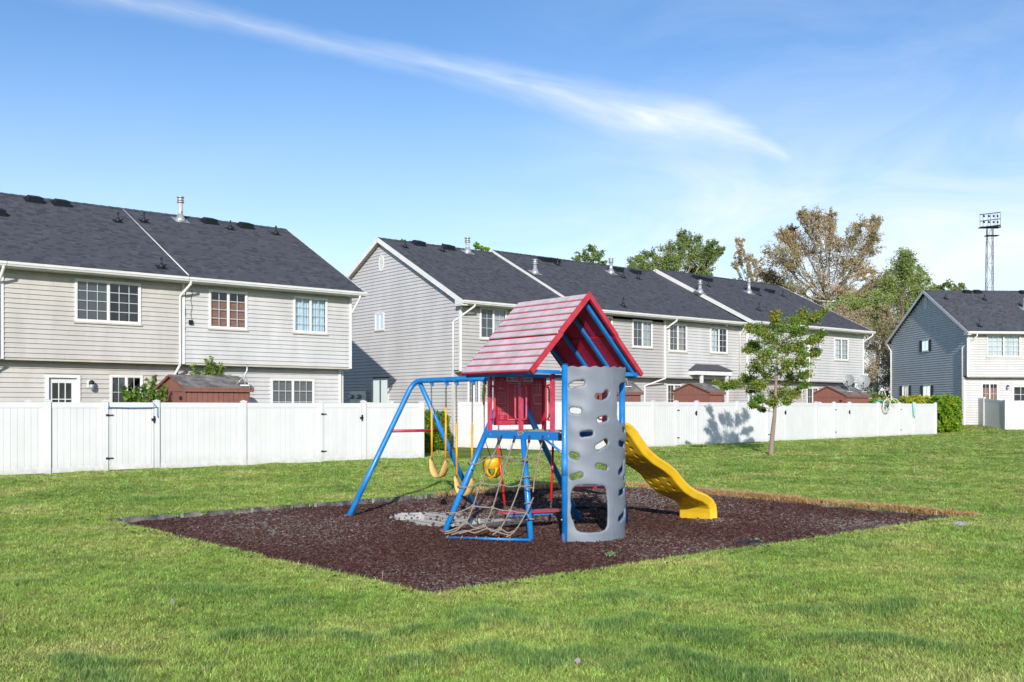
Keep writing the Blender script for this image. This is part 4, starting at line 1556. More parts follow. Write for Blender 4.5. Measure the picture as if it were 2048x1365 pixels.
x, y = np.concatenate([x, x2]), np.concatenate([y, y2])
keep = NR.uniform(0, 1, len(x)) < 0.35 + 0.65 * (np.sin(x * 3.1) * np.sin(x * 1.3 + 1) > -0.1)
x, y = x[keep], y[keep]
n = len(x)
scatter('dry_grass', np.stack([x, y, np.full(n, 0.01)], 1), np.stack([np.full(n, 1.5), np.full(n, 1.5), NR.uniform(.8, 1.7, n)], 1), np.stack([NR.normal(0, .2, n), NR.normal(0, .2, n), NR.uniform(0, 6.28, n)], 1), np.zeros(n), dtufts, 'dead orange grass along the far right edge of the bed')


# loose fill: rubber shreds
def M_shred():
    m = bpy.data.materials.new('rubber_shred')
    m.use_nodes = True
    nt = m.node_tree
    b = nt.nodes['Principled BSDF']
    b.inputs['Roughness'].default_value = 0.75
    b.inputs['Specular IOR Level'].default_value = 0.08
    oi = nt.nodes.new('ShaderNodeObjectInfo')
    r = nt.nodes.new('ShaderNodeValToRGB')
    el = r.color_ramp.elements
    el[0].position, el[0].color = 0.0, (0.036, 0.016, 0.014, 1)
    el[1].position, el[1].color = 1.0, (0.19, 0.17, 0.16, 1)
    for p, c in ((0.3, (0.062, 0.028, 0.022, 1)), (0.62, (0.086, 0.044, 0.035, 1)), (0.85, (0.11, 0.082, 0.074, 1))):
        el.new(p).color = c
    at = nt.nodes.new('ShaderNodeAttribute')
    at.attribute_type = 'INSTANCER'
    at.attribute_name = 'lush'
    v = math_n(nt, 'ADD', oi.outputs['Random'], at.outputs['Fac'], clamp=True)
    nt.links.new(v, r.inputs[0])
    nt.links.new(r.outputs[0], b.inputs['Base Color'])
    return m


SHRED = M_shred()
shreds = []
for k in range(6):
    L_, w_, t_ = rt.uniform(.013, .027), rt.uniform(.0045, .009), rt.uniform(.003, .006)
    bend = rt.uniform(-.006, .006)
    V = []
    for xx, s_ in ((-L_, .5), (0, 1.0), (L_, .6)):
        for yy, zz in ((-w_, -t_), (w_, -t_), (w_ * .8, t_), (-w_ * .7, t_)):
            V.append((xx, yy * s_ + (bend if xx == 0 else 0) + rt.uniform(-.002, .002), zz * s_ + (abs(bend) if xx == 0 else 0) + rt.uniform(-.0015, .0015)))
    F = [(0, 1, 5, 4), (1, 2, 6, 5), (2, 3, 7, 6), (3, 0, 4, 7), (4, 5, 9, 8), (5, 6, 10, 9), (6, 7, 11, 10), (7, 4, 8, 11), (3, 2, 1, 0), (8, 9, 10, 11)]
    shreds.append(proto('rubber_shred', V, F, SHRED))
PX, PY = [], []
ysx = np.linspace(8.5, 21.4, 80)
for a, b in zip(ysx, ysx[1:]):
    n = int((b - a) * 13.2 * 3800 * min(1.0, (10.0 / a) ** 1.5))
    PX.append(NR.uniform(-6.1, 7.1, n))
    PY.append(NR.uniform(a, b, n))
x, y = np.concatenate(PX), np.concatenate(PY)
ok = np_in_poly(x, y, BED)
x, y = x[ok], y[ok]
z = np.array([bed_z(a, b) for a, b in zip(x, y)])
ok = (z > ZW + 0.002 + 0.01 * NR.normal(0, 1, len(x))) | (NR.uniform(0, 1, len(x)) < 0.012)
x, y, z = x[ok], y[ok], np.maximum(z[ok], ZW - 0.003)
n = len(x)
s_ = NR.uniform(0.6, 1.3, n) * np.maximum(1, (y / 10) ** 0.75)
dust = np.clip(-0.10 + 0.18 * (np.sin(x * 1.1 + 2) * np.sin(y * .9 + x * .4)) + 0.02 * (y - 11), -0.25, 0.3)
for a_, b_, r_, k_ in ((2.95, 14.45, .35, .45), (-.6, 15.3, .5, .2), (.0, 9.3, .6, .12), (5.2, 14.4, .7, .2)):
    dust = dust + k_ * np.exp(-((x - a_) ** 2 + (y - b_) ** 2) / r_ ** 2)
scatter('rubber_mulch', np.stack([x, y, z + 0.006], 1), np.stack([s_, s_, s_], 1), np.stack([NR.normal(0, .35, n), NR.normal(0, .35, n), NR.uniform(0, 6.28, n)], 1), dust, shreds, 'shredded brown rubber mulch filling the bed')

sx, sy = [], []
for p, q, n_ in ((BL, BF, 150), (BF, BR_, 200)):
    nrm_ = Vector((q.y - p.y, -(q.x - p.x), 0)).normalized() * (1 if (p == BF) else 1)
    for _ in range(n_):
        c_ = p.lerp(q, R.random()) + nrm_ * abs(R.gauss(0, .16))
        if not in_poly(c_.x, c_.y, BED):
            sx.append(c_.x)
            sy.append(c_.y)
n = len(sx)
scatter('mulch_spill', np.stack([sx, sy, NR.uniform(.01, .05, n)], 1), np.repeat(NR.uniform(.6, 1.2, (n, 1)), 3, 1), NR.uniform(-1, 1, (n, 3)) * np.array([.6, .6, 3.1]), NR.uniform(-.1, .2, n), shreds, 'stray rubber shreds kicked out on the grass edge')

# bed border: plastic timbers end to end
BORD = M('border_plastic', (0.075, 0.078, 0.090), 0.6, 0.35, 5, 0.2, 30, col2=(0.22, 0.20, 0.18), thr=(.42, .66))
border = thing('bed_border', (0, 14, 0), 'weathered grey plastic edging boards laid end to end round the mulch bed', 'edging')
for i, (p, q, n) in enumerate(((BL, BB, 9), (BF, BR_, 8), (BL, BF, 6), (BR_, BB, 7))):
    d = (q - p)
    e = d.normalized()
    nr = Vector((-e.y, e.x, 0))
    for k in range(n):
        a, b = p + d * (k / n) + e * 0.012, p + d * ((k + 1) / n) - e * 0.012
        up = 0.028 if i == 0 else (0.005 if i == 1 else -0.012)
        tl = R.uniform(-.006, .006)
        m = MB()
        s = 1 if i in (0, 3) else -1
        pr = [(-0.02, -0.18), (0.0, up - 0.015), (0.012, up), (0.075, up), (0.09, up - 0.015), (0.09, -0.18)]
        m.prism([a + nr * (o * s - .03 * s) + Vector((0, 0, h + tl)) for o, h in pr], [b + nr * (o * s - .03 * s) + Vector((0, 0, h - tl)) for o, h in pr])
        bt = m.build('border_timber', BORD, border)
        if i == 0:
            m = MB()
            c = a
            m.box(lambda x, y, z: c + e * x + nr * y + Vector((0, 0, z)), (-0.022, -0.052, -0.1), (0.022, -0.034, up + 0.004))
            m.build('joint_bracket', GALV, bt)


# ------------------------------------------------------------------ fences
BOARD_MESH = {}


def board_mesh(h, w=0.15):
    k = (round(h, 3), w)
    if k not in BOARD_MESH:
        m = MB()
        c, t = 0.007, 0.012
        pr = [(0.0008, 0.0), (c, t), (w - c, t), (w - 0.0008, 0.0), (w - 0.0008, -t), (0.0008, -t)]
        m.prism([Vector((x, o, 0)) for x, o in pr], [Vector((x, o, h)) for x, o in pr])
        me = bpy.data.meshes.new('board')
        me.from_pydata(m.v, [], m.f)
        me.materials.append(W_VINYL)
        BOARD_MESH[k] = me
    return BOARD_MESH[k]


def fence_post(root, p, g, e, nr, h=1.80, ww=0.127):
    f = lambda x, y, z: p + e * x + nr * y + Vector((0, 0, z))
    m = MB()
    m.box(f, (-ww / 2, -ww / 2, g - 0.2), (ww / 2, ww / 2, g + h))
    o = m.build('post', W_VINYL, root)
    m = MB()
    w2 = ww / 2 + 0.012
    m.box(f, (-w2, -w2, g + h), (w2, w2, g + h + 0.025))
    a = [f(-w2 + .012, -w2 + .012, g + h + .025), f(w2 - .012, -w2 + .012, g + h + .025), f(w2 - .012, w2 - .012, g + h + .025), f(-w2 + .012, w2 - .012, g + h + .025), f(0, 0, g + h + .058)]
    m.add(a, [(0, 1, 4), (1, 2, 4), (2, 3, 4), (3, 0, 4)])
    m.build('post_cap', W_VINYL, o)
    return o


def fence_panel(root, p, q, gate, individual, top=1.775, ww=0.127, gap=0.0):
    e = (q - p)
    e.z = 0
    L = e.length
    e.normalize()
    nr = Vector((e.y, -e.x, 0))                    # towards the lawn
    g0, g1 = ground_z(p.x, p.y), ground_z(q.x, q.y)
    gl = lambda x: g0 + (g1 - g0) * x / L
    f = lambda x, y, z: p + e * x + nr * y + Vector((0, 0, z + gl(x)))
    a, b = ww / 2 + (0.022 if gate else 0.014), L - ww / 2 - (0.022 if gate else 0)
    zb = 0.03 if not gate else 0.05
    host = root
    if gate:
        m = MB()
        for s0, s1 in ((a, a + 0.05), (b - 0.05, b)):
            m.box(f, (s0, -0.026, zb), (s1, 0.026, top))
        host = m.build('gate', W_VINYL, root)
        a, b = a + 0.052, b - 0.052
    for z0, z1 in ((top - 0.14, top), (zb, zb + 0.13)):
        m = MB()
        m.box(f, (a, -0.024, z0), (b, 0.024, z1))
        m.build('rail', W_VINYL, host)
    n = max(1, round((b - a) / 0.15))
    w = (b - a) / n
    me = board_mesh(top - 0.14 - zb - 0.13)
    if individual:
        hw = wloc(host)
        for i in range(n):
            o = bpy.data.objects.new('board', me)
            o.parent = host
            c = f(a + i * w, 0, zb + 0.13)
            o.location = c - hw
            o.rotation_euler = (0, 0, math.atan2(e.y, e.x) )
            o.scale = (w / 0.15, -1, 1)
            COL.objects.link(o)
    else:
        m = MB()
        c_, t = 0.007, 0.012
        for i in range(n):
            x0 = a + i * w
            pr = [(x0 + .0008, 0.0), (x0 + c_, t), (x0 + w - c_, t), (x0 + w - .0008, 0.0)]
            m.prism([f(x, o, zb + .13) for x, o in pr], [f(x, o, top - .14) for x, o in pr])
        o = m.build('boards', W_VINYL, host)
        o['kind'] = 'stuff'
    if gate:
        for z in (0.32, 1.42):
            m = MB()
            m.box(f, (ww / 2 - 0.06, 0.028, z), (ww / 2 + 0.012, 0.070 + .002, z + 0.055))
            m.box(f, (ww / 2 + 0.02, 0.028, z + 0.015), (ww / 2 + 0.13, 0.045, z + 0.045))
            m.build('hinge', BLACKP, host)
        m = MB()
        m.box(f, (L - ww / 2 - 0.08, 0.028, 1.30), (L - ww / 2 + 0.02, 0.072, 1.36))
        m.box(f, (L - ww / 2 - 0.03, 0.026, 1.24), (L - ww / 2 + 0.0, 0.085, 1.42))
        m.build('latch', BLACKP, host)
    return host


def line_pt(px, p, q):
    d = q - p
    n = Vector((d.y, -d.x, 0))
    r = at_plane(px, 850, p, n)
    return Vector((r.x, r.y, 0))


def build_fence(root, P, gates, individual, h=1.80, first=True, last=True):
    for i, p in enumerate(P):
        e = (P[min(i + 1, len(P) - 1)] - P[max(0, i - 1)]).normalized()
        nr = Vector((e.y, -e.x, 0))
        if (i == 0 and not first) or (i == len(P) - 1 and not last):
            continue
        fence_post(root, p, ground_z(p.x, p.y), e, nr, h)
    for i in range(len(P) - 1):
        fence_panel(root, P[i], P[i + 1], i in gates, individual)


fenA = thing('vinyl_fence', (FA_P + FA_Q) / 2, 'white vinyl privacy fence with two gates in front of the cream house', 'fence', 'white vinyl fences')
pa = [line_pt(x, FA_P, FA_Q) for x in (95, 210, 313, 487, 640, 727, 843)]
dA = (FA_Q - FA_P).normalized()
pa = [pa[0] - dA * 4.6, pa[0] - dA * 2.3] + pa
build_fence(fenA, pa, (3, 6), True)
vA = Vector((-dA.y, dA.x, 0))
for i, n in ((2, 1), (5, 1), (8, 2)):
    p = pa[i]
    q = [p + vA * 1.75 * k for k in range(n + 1)]
    build_fence(fenA, q, (), False, first=False)

fenB = thing('vinyl_fence', (FB_C + FB_D) / 2, 'long white vinyl privacy fence behind the play set and small tree', 'fence', 'white vinyl fences')
pb = [line_pt(x, FB_C, FB_D) for x in (1224, 1306, 1352, 1393, 1474, 1534, 1571, 1632, 1668, 1699, 1756, 1799, 1828, 1871)]
build_fence(fenB, [FB_C] + pb, (3, 6, 9, 12), False)
pc = Vector((-2.26, 37.9, 0))
build_fence(fenB, [pc, pc.lerp(FB_C, .5), FB_C], (), False, last=False)
for i in (1, 4, 7, 10):
    p = ([FB_C] + pb)[i]
    q = [p + FB.v * 1.7 * k for k in range(2)]
    build_fence(fenB, q, (), False, first=False)

fenC = thing('vinyl_fence', (30, 60, 0.2), 'white vinyl fence corner at the far right with its side panels in shade', 'fence', 'white vinyl fences')
c0 = at_depth(2011, 850, 59.0)
c0.z = 0
q1 = line_pt(1968, c0, c0 + vC)
q2 = line_pt(1929, c0, c0 + vC)
build_fence(fenC, [q2, q1, c0], (), False)
build_fence(fenC, [c0, c0 + Vector((2.4, .17, 0)), c0 + Vector((4.8, .33, 0))], (), False, first=False)

# blue strap hanging across the gate
fE = lambda t, o, z: pa[3].lerp(pa[4], t) + Vector((dA.y, -dA.x, 0)) * o + Vector((0, 0, z))
m = MB()
m.tube([fE(.06, .05, 1.70), fE(.04, .07, 1.62), fE(.1, .06, 1.645), fE(.5, .06, 1.635), fE(.93, .06, 1.64), fE(1.0, .08, 1.65), fE(1.0, .08, 1.45), fE(1.01, .08, 1.38)], 0.014, 6)
m.tube([fE(.99, .08, 1.64), fE(.92, .05, 1.76)], 0.012, 6)
tag(m.build('bungee_strap', BLUE), 'thin blue strap stretched across the top of the white gate', 'strap')


# ------------------------------------------------------------------ play set
# local axes: W along the swing beam towards the tower front, U across it, origin under the far end of the beam
PO = Vector((-1.573, 15.928, 0))
PU, PW = Vector((0.7683, 0.6401, 0)), Vector((0.6401, -0.7683, 0))


def L3(U, W, z):
    p = PO + PU * U + PW * W
    return Vector((p.x, p.y, z))


def px_W(px, py, W):
    p = at_plane(px, py, L3(0, W, 0), PW)
    return (p - PO).dot(PU), p.z


def px_U(px, py, U):
    p = at_plane(px, py, L3(U, 0, 0), PU)
    return (p - PO).dot(PW), p.z


ps = thing('play_set', L3(0.2, 3.0, ZM), 'blue framed play tower with pink shingled roof, grey climbing wall and yellow wavy slide', 'play set')
TR = 0.042
BEAM_Z = 2.08


def part(name, mb, mat, parent=None, kind=None):
    o = mb.build(name, mat, parent or ps)
    if kind:
        o['kind'] = kind
    return o


def arc_pts(a, b, c, n=8):
    """smooth bend a-b-c"""
    a, b, c = Vector(a), Vector(b), Vector(c)
    return [a * (1 - t) ** 2 + b * 2 * t * (1 - t) + c * t * t for t in [i / n for i in range(n + 1)]]


# swing frame: near leg runs on into the beam
foot = L3(-1.30, 0.0, ZM - 0.1)
m = MB()
kn = L3(-0.02, 0.0, BEAM_Z + 0.01)
leg_dir = (kn - foot).normalized()
m.tube([foot, foot.lerp(kn, .5)] + arc_pts(kn - leg_dir * 0.20, kn, L3(0.0, 0.22, BEAM_Z), 7) + [L3(0, 1.2, BEAM_Z), L3(0, 2.42, BEAM_Z)], TR, 14)
part('swing_beam', m, BLUE)
m = MB()
m.tube([L3(1.30, 0.0, ZM - 0.1), L3(0.03, 0.10, BEAM_Z - 0.05)], TR * 0.95, 14)
part('swing_leg', m, BLUE)
for s in (-1, 1):
    m = MB()
    m.tube([L3(1.22 * s, 2.42 if s < 0 else 2.66, ZM - 0.1), L3(0.03 * s, 2.42, BEAM_Z - 0.02)], TR, 14)
    part('tower_leg', m, BLUE)
for U, W in ((-1.30, 0), (1.30, 0), (-1.22, 2.42), (1.22, 2.66)):
    k = 0.075
    m = MB()
    top = L3(0, W, BEAM_Z)
    bot = L3(U, W, ZM - 0.02)
    d = (top - bot).normalized()
    m.tube([bot, bot + d * k], TR * 1.04, 14)
    part('leg_foot', m, M('rusty_foot', (0.30, 0.10, 0.045), 0.8, 0.4, 20, col2=(0.02, 0.13, 0.45), thr=(0.45, 0.6)))
m = MB()
m.tube([L3(-0.50, 0.0, 1.27), L3(0.50, 0.0, 1.27)], 0.024, 10)
part('cross_bar', m, RED)
m = MB()
m.tube([L3(-0.95, 2.42, 0.42), L3(0.95, 2.42, 0.42)], 0.02, 8)
for W in (0.46, 0.86, 1.12, 1.53, 1.81, 2.16):
    m = MB()
    f = lambda x, y, z: L3(y, W + x, BEAM_Z + z)
    m.box(f, (-0.025, -0.047, -0.03), (0.025, 0.047, 0.03 - 0.02))
    m.prism([f(-0.035, -0.02, -0.038), f(0.03, -0.02, -0.038), f(0.045, -0.02, -0.085), f(0.015, -0.02, -0.095)], [f(-0.035, 0.02, -0.038), f(0.03, 0.02, -0.038), f(0.045, 0.02, -0.085), f(0.015, 0.02, -0.095)])
    part('swing_hanger', m, BLUE)

# tower: posts, deck
UP, WP = 0.52, 4.13
m = MB()
m.tube([L3(-UP, WP, ZM - 0.1), L3(-UP, WP, 2.19)], 0.041, 14)
part('corner_post', m, BLUE)
m = MB()
m.tube([L3(-UP, WP, 2.19), L3(-UP, WP, 2.205)], 0.044, 14)
part('post_cap', m, BLACK_R)
m = MB()
m.tube([L3(-UP, WP - .002, ZM - 0.05), L3(-UP, WP - .002, ZM + 0.11)], 0.0425, 14)
part('post_foot', m, M('rusty_foot', (0.3, 0.1, 0.045), 0.8))
m = MB()
m.tube([L3(UP, WP, ZM - 0.1), L3(UP, WP, 2.17)], 0.041, 14)
part('corner_post', m, BLUE)
m = MB()
m.tube([L3(-UP, WP, 1.06), L3(-UP, WP, 0.78)], 0.0435, 14)
part('post_sleeve', m, M('faded_blue', (0.02, 0.20, 0.56), 0.5, 0.1, 6))
pm = at_z(1063, 1080, ZM)
m = MB()
m.tube([Vector((pm.x, pm.y, ZM - 0.1)), L3(-0.49, 3.28, 1.25)], 0.039, 14)
part('deck_leg', m, BLUE)
m = MB()
m.tube([L3(1.52, 3.27, ZM - 0.1), L3(0.60, 3.95, 1.25)], 0.039, 14)
part('deck_leg', m, BLUE)
ZD = 1.325
m = MB()
m.box(L3, (-0.46, 2.44, ZD - 0.03), (0.46, 4.0, ZD))
part('deck', m, DECK)
for a, b in (((-0.50, 2.44, ZD - 0.105), (-0.46, 4.02, ZD + 0.004)), ((0.46, 2.44, ZD - 0.105), (0.50, 4.02, ZD + 0.004)), ((-0.459, 2.40, ZD - 0.105), (0.459, 2.44, ZD + 0.004)), ((-0.459, 4.001, ZD - 0.105), (0.459, 4.04, ZD + 0.004))):
    m = MB()
    m.box(L3, a, b)
    part('deck_beam', m, BLUE_R)
W0, z0 = px_U(1041, 866.5, -0.502)
m = MB()
n = 14
rg = [L3(-0.506, W0 + 0.065 * math.cos(6.283 * i / n), z0 + 0.021 * math.sin(6.283 * i / n)) for i in range(n)]
rg2 = [L3(-0.499, W0 + 0.065 * math.cos(6.283 * i / n), z0 + 0.021 * math.sin(6.283 * i / n)) for i in range(n)]
m.prism(rg, rg2)
plate = part('maker_plate', m, GALV)
m = MB()
for k in range(8):
    m.box(L3, (-0.508, W0 - 0.042 + k * 0.011, z0 - 0.008), (-0.5055, W0 - 0.042 + k * 0.011 + 0.006, z0 + 0.008))
t = m.build('plate_print', BLACKP, plate)
t['kind'] = 'stuff'
W1, z1 = px_U(1108, 870, -0.502)
m = MB()
m.box(L3, (-0.508, 3.99, ZD - 0.10), (-0.45, 4.06, ZD - 0.0))
part('deck_bracket', m, STEEL)
m = MB()
m.tube([L3(-0.49, 3.72, 1.235), L3(-0.515, 4.09, 1.06)], 0.016, 8)
part('diagonal_brace', m, BLUE)
m = MB()
m.tube([L3(-0.80, 2.42, 0.45 + ZM), L3(0.80, 2.42, 0.45 + ZM)], 0.001, 4)
# low cross tube and red shelf seen through the crawl hole
m = MB()
m.tube([L3(1.05, 2.62, 0.16), L3(1.34, 3.40, 0.18)], 0.020, 8)
part('spreader_bar', m, STEEL)
m = MB()
pa_, pb_ = at_depth(1140, 976, 14.3), at_depth(1222, 974, 14.5)
d_ = (pb_ - pa_).normalized()
nb_ = Vector((-d_.y, d_.x, 0)).normalized()
f = lambda x, y, z: pa_ + d_ * x + nb_ * y + Vector((0, 0, z))
m.box(f, (0, 0, -0.02), ((pb_ - pa_).length, 0.28, 0.012))
part('step_board', m, RED_D)

for x, y in ((1122, 866), (1122.5, 905), (1122, 742), (1124, 1040)):
    p = at_depth(x, y, L3(-UP, WP, 0).y - 0.052)
    m = MB()
    m.tube([p, p + Vector((-.006, -.008, 0)), p + Vector((-.010, -.013, 0))], [.011, .011, .005], 8)
    part('bolt', m, GALV)
for W in (2.60, 3.2, 3.80):
    m = MB()
    p = L3(-0.501, W, ZD - .05)
    m.tube([p, p - PU * .006, p - PU * .010], [.009, .009, .004], 8)
    part('bolt', m, GALV)

# red poles and hand grips
def grip(W, U, dW, z0, z1, mat):
    m = MB()
    r = 0.045 * (1 if dW > 0 else -1)
    a, b, c, d = L3(U, W, z0), L3(U, W + dW, z0), L3(U, W + dW, z1), L3(U, W, z1)
    pts = [a] + arc_pts(L3(U, W + dW - r, z0), b, L3(U, W + dW, z0 + abs(r)), 5) + arc_pts(L3(U, W + dW, z1 - abs(r)), c, L3(U, W + dW - r, z1), 5) + [d]
    m.tube(pts, 0.013, 8)
    return m


for U, Ws in ((-0.47, (2.54, 3.21, 3.84)), (0.47, (2.62, 3.85))):
    for i, W in enumerate(Ws):
        m = MB()
        f = lambda x, y, z: L3(U + y, W + x, z)
        m.box(f, (-0.024, -0.024, ZD), (0.024, 0.024, 2.10))
        o = part('rail_post', m, PINK if U < 0 else RED_D)
        for dW in ((0.11,) if i == 0 else ((-0.12, 0.11) if (i == 1 and U < 0) else (-0.12,))):
            o2 = grip(W, U, dW, ZD + 0.16, 1.94, PINK).build('hand_grip', RED if i != 1 else PINK, o)

# chalk board panel across the swing end
B0, BZ0 = px_W(989.5, 851, 2.47)
B1, BZ1 = px_W(1088, 751, 2.47)
m = MB()
fB = lambda s, o, z: L3(B0 + (B1 - B0) * s, 2.47 + o, BZ0 + (BZ1 - BZ0) * z)
m.box(fB, (0, -0.03, 0), (1, 0.0, 1))
board = part('play_board', m, RED_D)
bw, bh = (B1 - B0), (BZ1 - BZ0)


def strip(mb, s0, z0, s1, z1, w=0.010, o=0.003):
    w *= 0.75
    """thin printed line between two board points"""
    a, b = Vector((s0 * bw, z0 * bh)), Vector((s1 * bw, z1 * bh))
    d = (b - a).normalized()
    n = Vector((-d.y, d.x)) * w / 2
    q = [a - n - d * w / 2, b - n + d * w / 2, b + n + d * w / 2, a + n - d * w / 2]
    mb.quad(*[L3(B0 + p.x, 2.47 + o, BZ0 + p.y) for p in q])


m = MB()
def rect(s0, z0, s1, z1, w=.010):
    strip(m, s0, z0, s1, z0, w); strip(m, s0, z1, s1, z1, w); strip(m, s0, z0, s0, z1, w); strip(m, s1, z0, s1, z1, w)
rect(.255, .11, .745, .82, .010)                              # drawing field
strip(m, .07, .72, .155, .72, .02); strip(m, .10, .73, .10, .90, .010); strip(m, .10, .90, .165, .90, .012); strip(m, .165, .90, .165, .88, .008)  # hangman gallows
strip(m, .79, .81, .95, .81, .008); strip(m, .79, .74, .95, .74, .008); strip(m, .845, .66, .845, .88, .008); strip(m, .90, .66, .90, .88, .008)   # noughts and crosses
rect(.785, .42, .955, .60, .020)                              # picture frame
for i in range(8):
    for j in range(8):
        strip(m, .79 + i * .0215, .135 + j * .029, .7905 + i * .0215, .135 + j * .029, .006)
rect(.055, .425, .21, .63, .008)
rr = random.Random(5)
for i in range(5):                                            # maze
    for j in range(5):
        s, zz = .055 + .031 * i, .425 + .041 * j
        if rr.random() < .5 and i:
            strip(m, s, zz, s, zz + .041, .005)
        elif j:
            strip(m, s, zz, s + .031, zz, .005)
strip(m, .09, .63, .10, .66, .008)
for (s, zz, w_, h_) in ((.065, .30, .04, .04), (.115, .31, .055, .03), (.18, .29, .035, .06), (.07, .22, .045, .05), (.125, .20, .04, .04), (.17, .21, .05, .03), (.11, .13, .05, .04)):
    rect(s, zz, s + w_, zz + h_, .006)
o = m.build('board_print', INK, board)
o['kind'] = 'stuff'
m = MB()
pl = [(.225, .865), (.235, .855), (.755, .855), (.765, .865), (.765, .945), (.755, .955), (.235, .955), (.225, .945)]
m.add([L3(B0 + s * bw, 2.474, BZ0 + zz * bh) for s, zz in pl], [tuple(range(8))])
m.build('title_plate', M('title_white', (0.62, 0.52, 0.55), 0.5), board)


def lettering(txt, size, pos, mat, parent, name, spread, width, ux=None, uz=None):
    cu = bpy.data.curves.new(name, 'FONT')
    cu.body = txt
    cu.size = size
    cu.align_x = 'CENTER'
    cu.align_y = 'CENTER'
    cu.space_character = spread
    cu.offset = size * 0.004
    tmp = bpy.data.objects.new(name, cu)
    COL.objects.link(tmp)
    dg = bpy.context.evaluated_depsgraph_get()
    me = bpy.data.meshes.new_from_object(tmp.evaluated_get(dg))
    bpy.data.objects.remove(tmp)
    off = wloc(parent)
    ext = [v.co.x for v in me.vertices]
    xs = width / (max(ext) - min(ext))
    for v in me.vertices:
        w = pos + ux * v.co.x * xs + uz * v.co.y
        v.co = w - off
    me.materials.clear()
    me.materials.append(mat)
    o = bpy.data.objects.new(name, me)
    o.parent = parent
    COL.objects.link(o)
    return o


UX, UZ = PU, Vector((0, 0, 1))
lettering('My CHALKBOARD', 0.062, L3(B0 + .495 * bw, 2.477, BZ0 + .895 * bh), RED_D, board, 'title_lettering', 1.0, 0.47 * bw, UX, UZ)
lettering('ABCDEFGHIJKLMNOPQRSTUVWXYZ', 0.046, L3(B0 + .5 * bw, 2.475, BZ0 + .05 * bh), INK_D, board, 'alphabet_lettering', 1.05, 0.88 * bw, UX, UZ)

# roof
RW0, RW1, RR, RE, RZ, EZ = 2.60, 4.03, 0.0, 1.03, 3.14, 2.115
sl = math.hypot(RE, RZ - EZ)
cu_, su_ = RE / sl, (RZ - EZ) / sl
def roof_f(sgn):
    n = (PU * (sgn * su_) + Vector((0, 0, cu_)))
    return lambda t, W, h: L3(sgn * t * cu_, W, RZ - t * su_) + n * h
roofs = {}
for sgn in (-1, 1):
    f = roof_f(sgn)
    for t0, t1, h in ((0.0, sl * .5 + .02, -0.006), (sl * .5, sl, -0.020)):
        m = MB()
        m.box(f, (t0, RW0, h - 0.018), (t1, RW1, h))
        o = part('roof_panel', m, RED_D)
        roofs[(sgn, t0 > 0)] = o
        m = MB()
        m.box(f, (t0 + (.0 if t0 else -0.01), RW1 - 0.012, h - 0.042), (t1, RW1 + 0.024, h + 0.019))
        m.build('roof_rim', RED, o)
        m = MB()
        m.box(f, (t0, RW0 - 0.004, h - 0.035), (t1, RW0 + 0.0115, h + 0.004))
        m.build('roof_rim', RED, o)
rows = 11
ex = sl / rows
rs_ = random.Random(9)
for sgn in (-1, 1):
    f = roof_f(sgn)
    for r in range(rows):
        low = r >= rows / 2
        h = -0.020 if low else -0.006
        t0, t1 = r * ex + 0.004, (r + 1) * ex - 0.019
        W = RW0 + 0.012
        k = 0
        while W < RW1 - 0.014:
            w = (0.150, 0.052, 0.140, 0.175, 0.045)[(k + r * 2) % 5]
            We = min(W + w, RW1 - 0.013)
            if RW1 - 0.013 - We < 0.03:
                We = RW1 - 0.013
            m = MB()
            g = 0.0025
            m.prism([f(t0, W + g, h + .001), f(t1, W + g, h + .001), f(t1, We - g, h + .001), f(t0, We - g, h + .001)], [f(t0 + .002, W + g + .001, h + .008), f(t1 - .001, W + g + .001, h + .017), f(t1 - .001, We - g - .001, h + .017), f(t0 + .002, We - g - .001, h + .008)])
            m.build('shingle', PALE, roofs[(sgn, low)])
            W = We + 0.0005
            k += 1
DIMP_SHADE = M('dimple_shade', (0.02, 0.004, 0.008), 0.6)  # flat near-black dots: shade inside the dimples painted as colour
for sgn in (-1, 1):
    f = roof_f(sgn)
    m = MB()
    for i in range(9):
        for j in range(11):
            t, W = (i + .5 + .25 * ((j % 2) * 2 - 1)) * sl / 9, RW0 + .07 + j * .128
            h = -0.0255 if t < sl * .5 else -0.0395
            n = 7
            if RW0 + .04 < W < RW1 - .04:
                m.add([f(t + .011 * math.cos(6.283 * q / n), W + .011 * math.sin(6.283 * q / n), h) for q in range(n)], [tuple(range(n))])
    o = m.build('dimple_shade_dots', DIMP_SHADE, roofs[(sgn, False)])
    o['kind'] = 'stuff'
    for W in (2.70, 3.12, 3.54, 3.93):
        m = MB()
        m.box(f, (0.10 if W < 3.9 else .08, W - 0.022, -0.083), (sl - 0.04, W + 0.022, -0.042))
        part('rafter', m, BLUE)
    m = MB()
    m.box(f, (sl - 0.07, RW0 + .02, -0.11), (sl - 0.02, RW1 - .02, -0.045))
    part('eave_bar', m, BLUE)
for W in (RW1 - 0.06, RW0 + 0.06):
    m = MB()
    m.box(L3, (-0.985, W - 0.02, 2.075), (0.985, W + 0.02, 2.125))
    part('tie_bar', m, BLUE)

# ---- climbing wall: a bowed moulded shell with foot holes and a crawl opening
WR = 0.599
WC = 4.10 - WR * math.cos(math.asin(0.54 / WR)) + 0.02
SMAX = WR * math.asin(0.54 / WR)


def wall_uv(px, py):
    """photo pixel -> (arc length, height) on the bowed shell"""
    r = ray(px, py)
    o = EYE - PO
    ou, ow = o.dot(PU), o.dot(PW) - WC
    du, dw = r.dot(PU), r.dot(PW)
    A, B, C = du * du + dw * dw, 2 * (ou * du + ow * dw), ou * ou + ow * ow - WR * WR
    disc = max(0.0, B * B - 4 * A * C)
    t = (-B - math.sqrt(disc)) / (2 * A)
    U, W = ou + du * t, ow + dw * t
    return WR * math.atan2(U, W), CAM_H + r.z * t


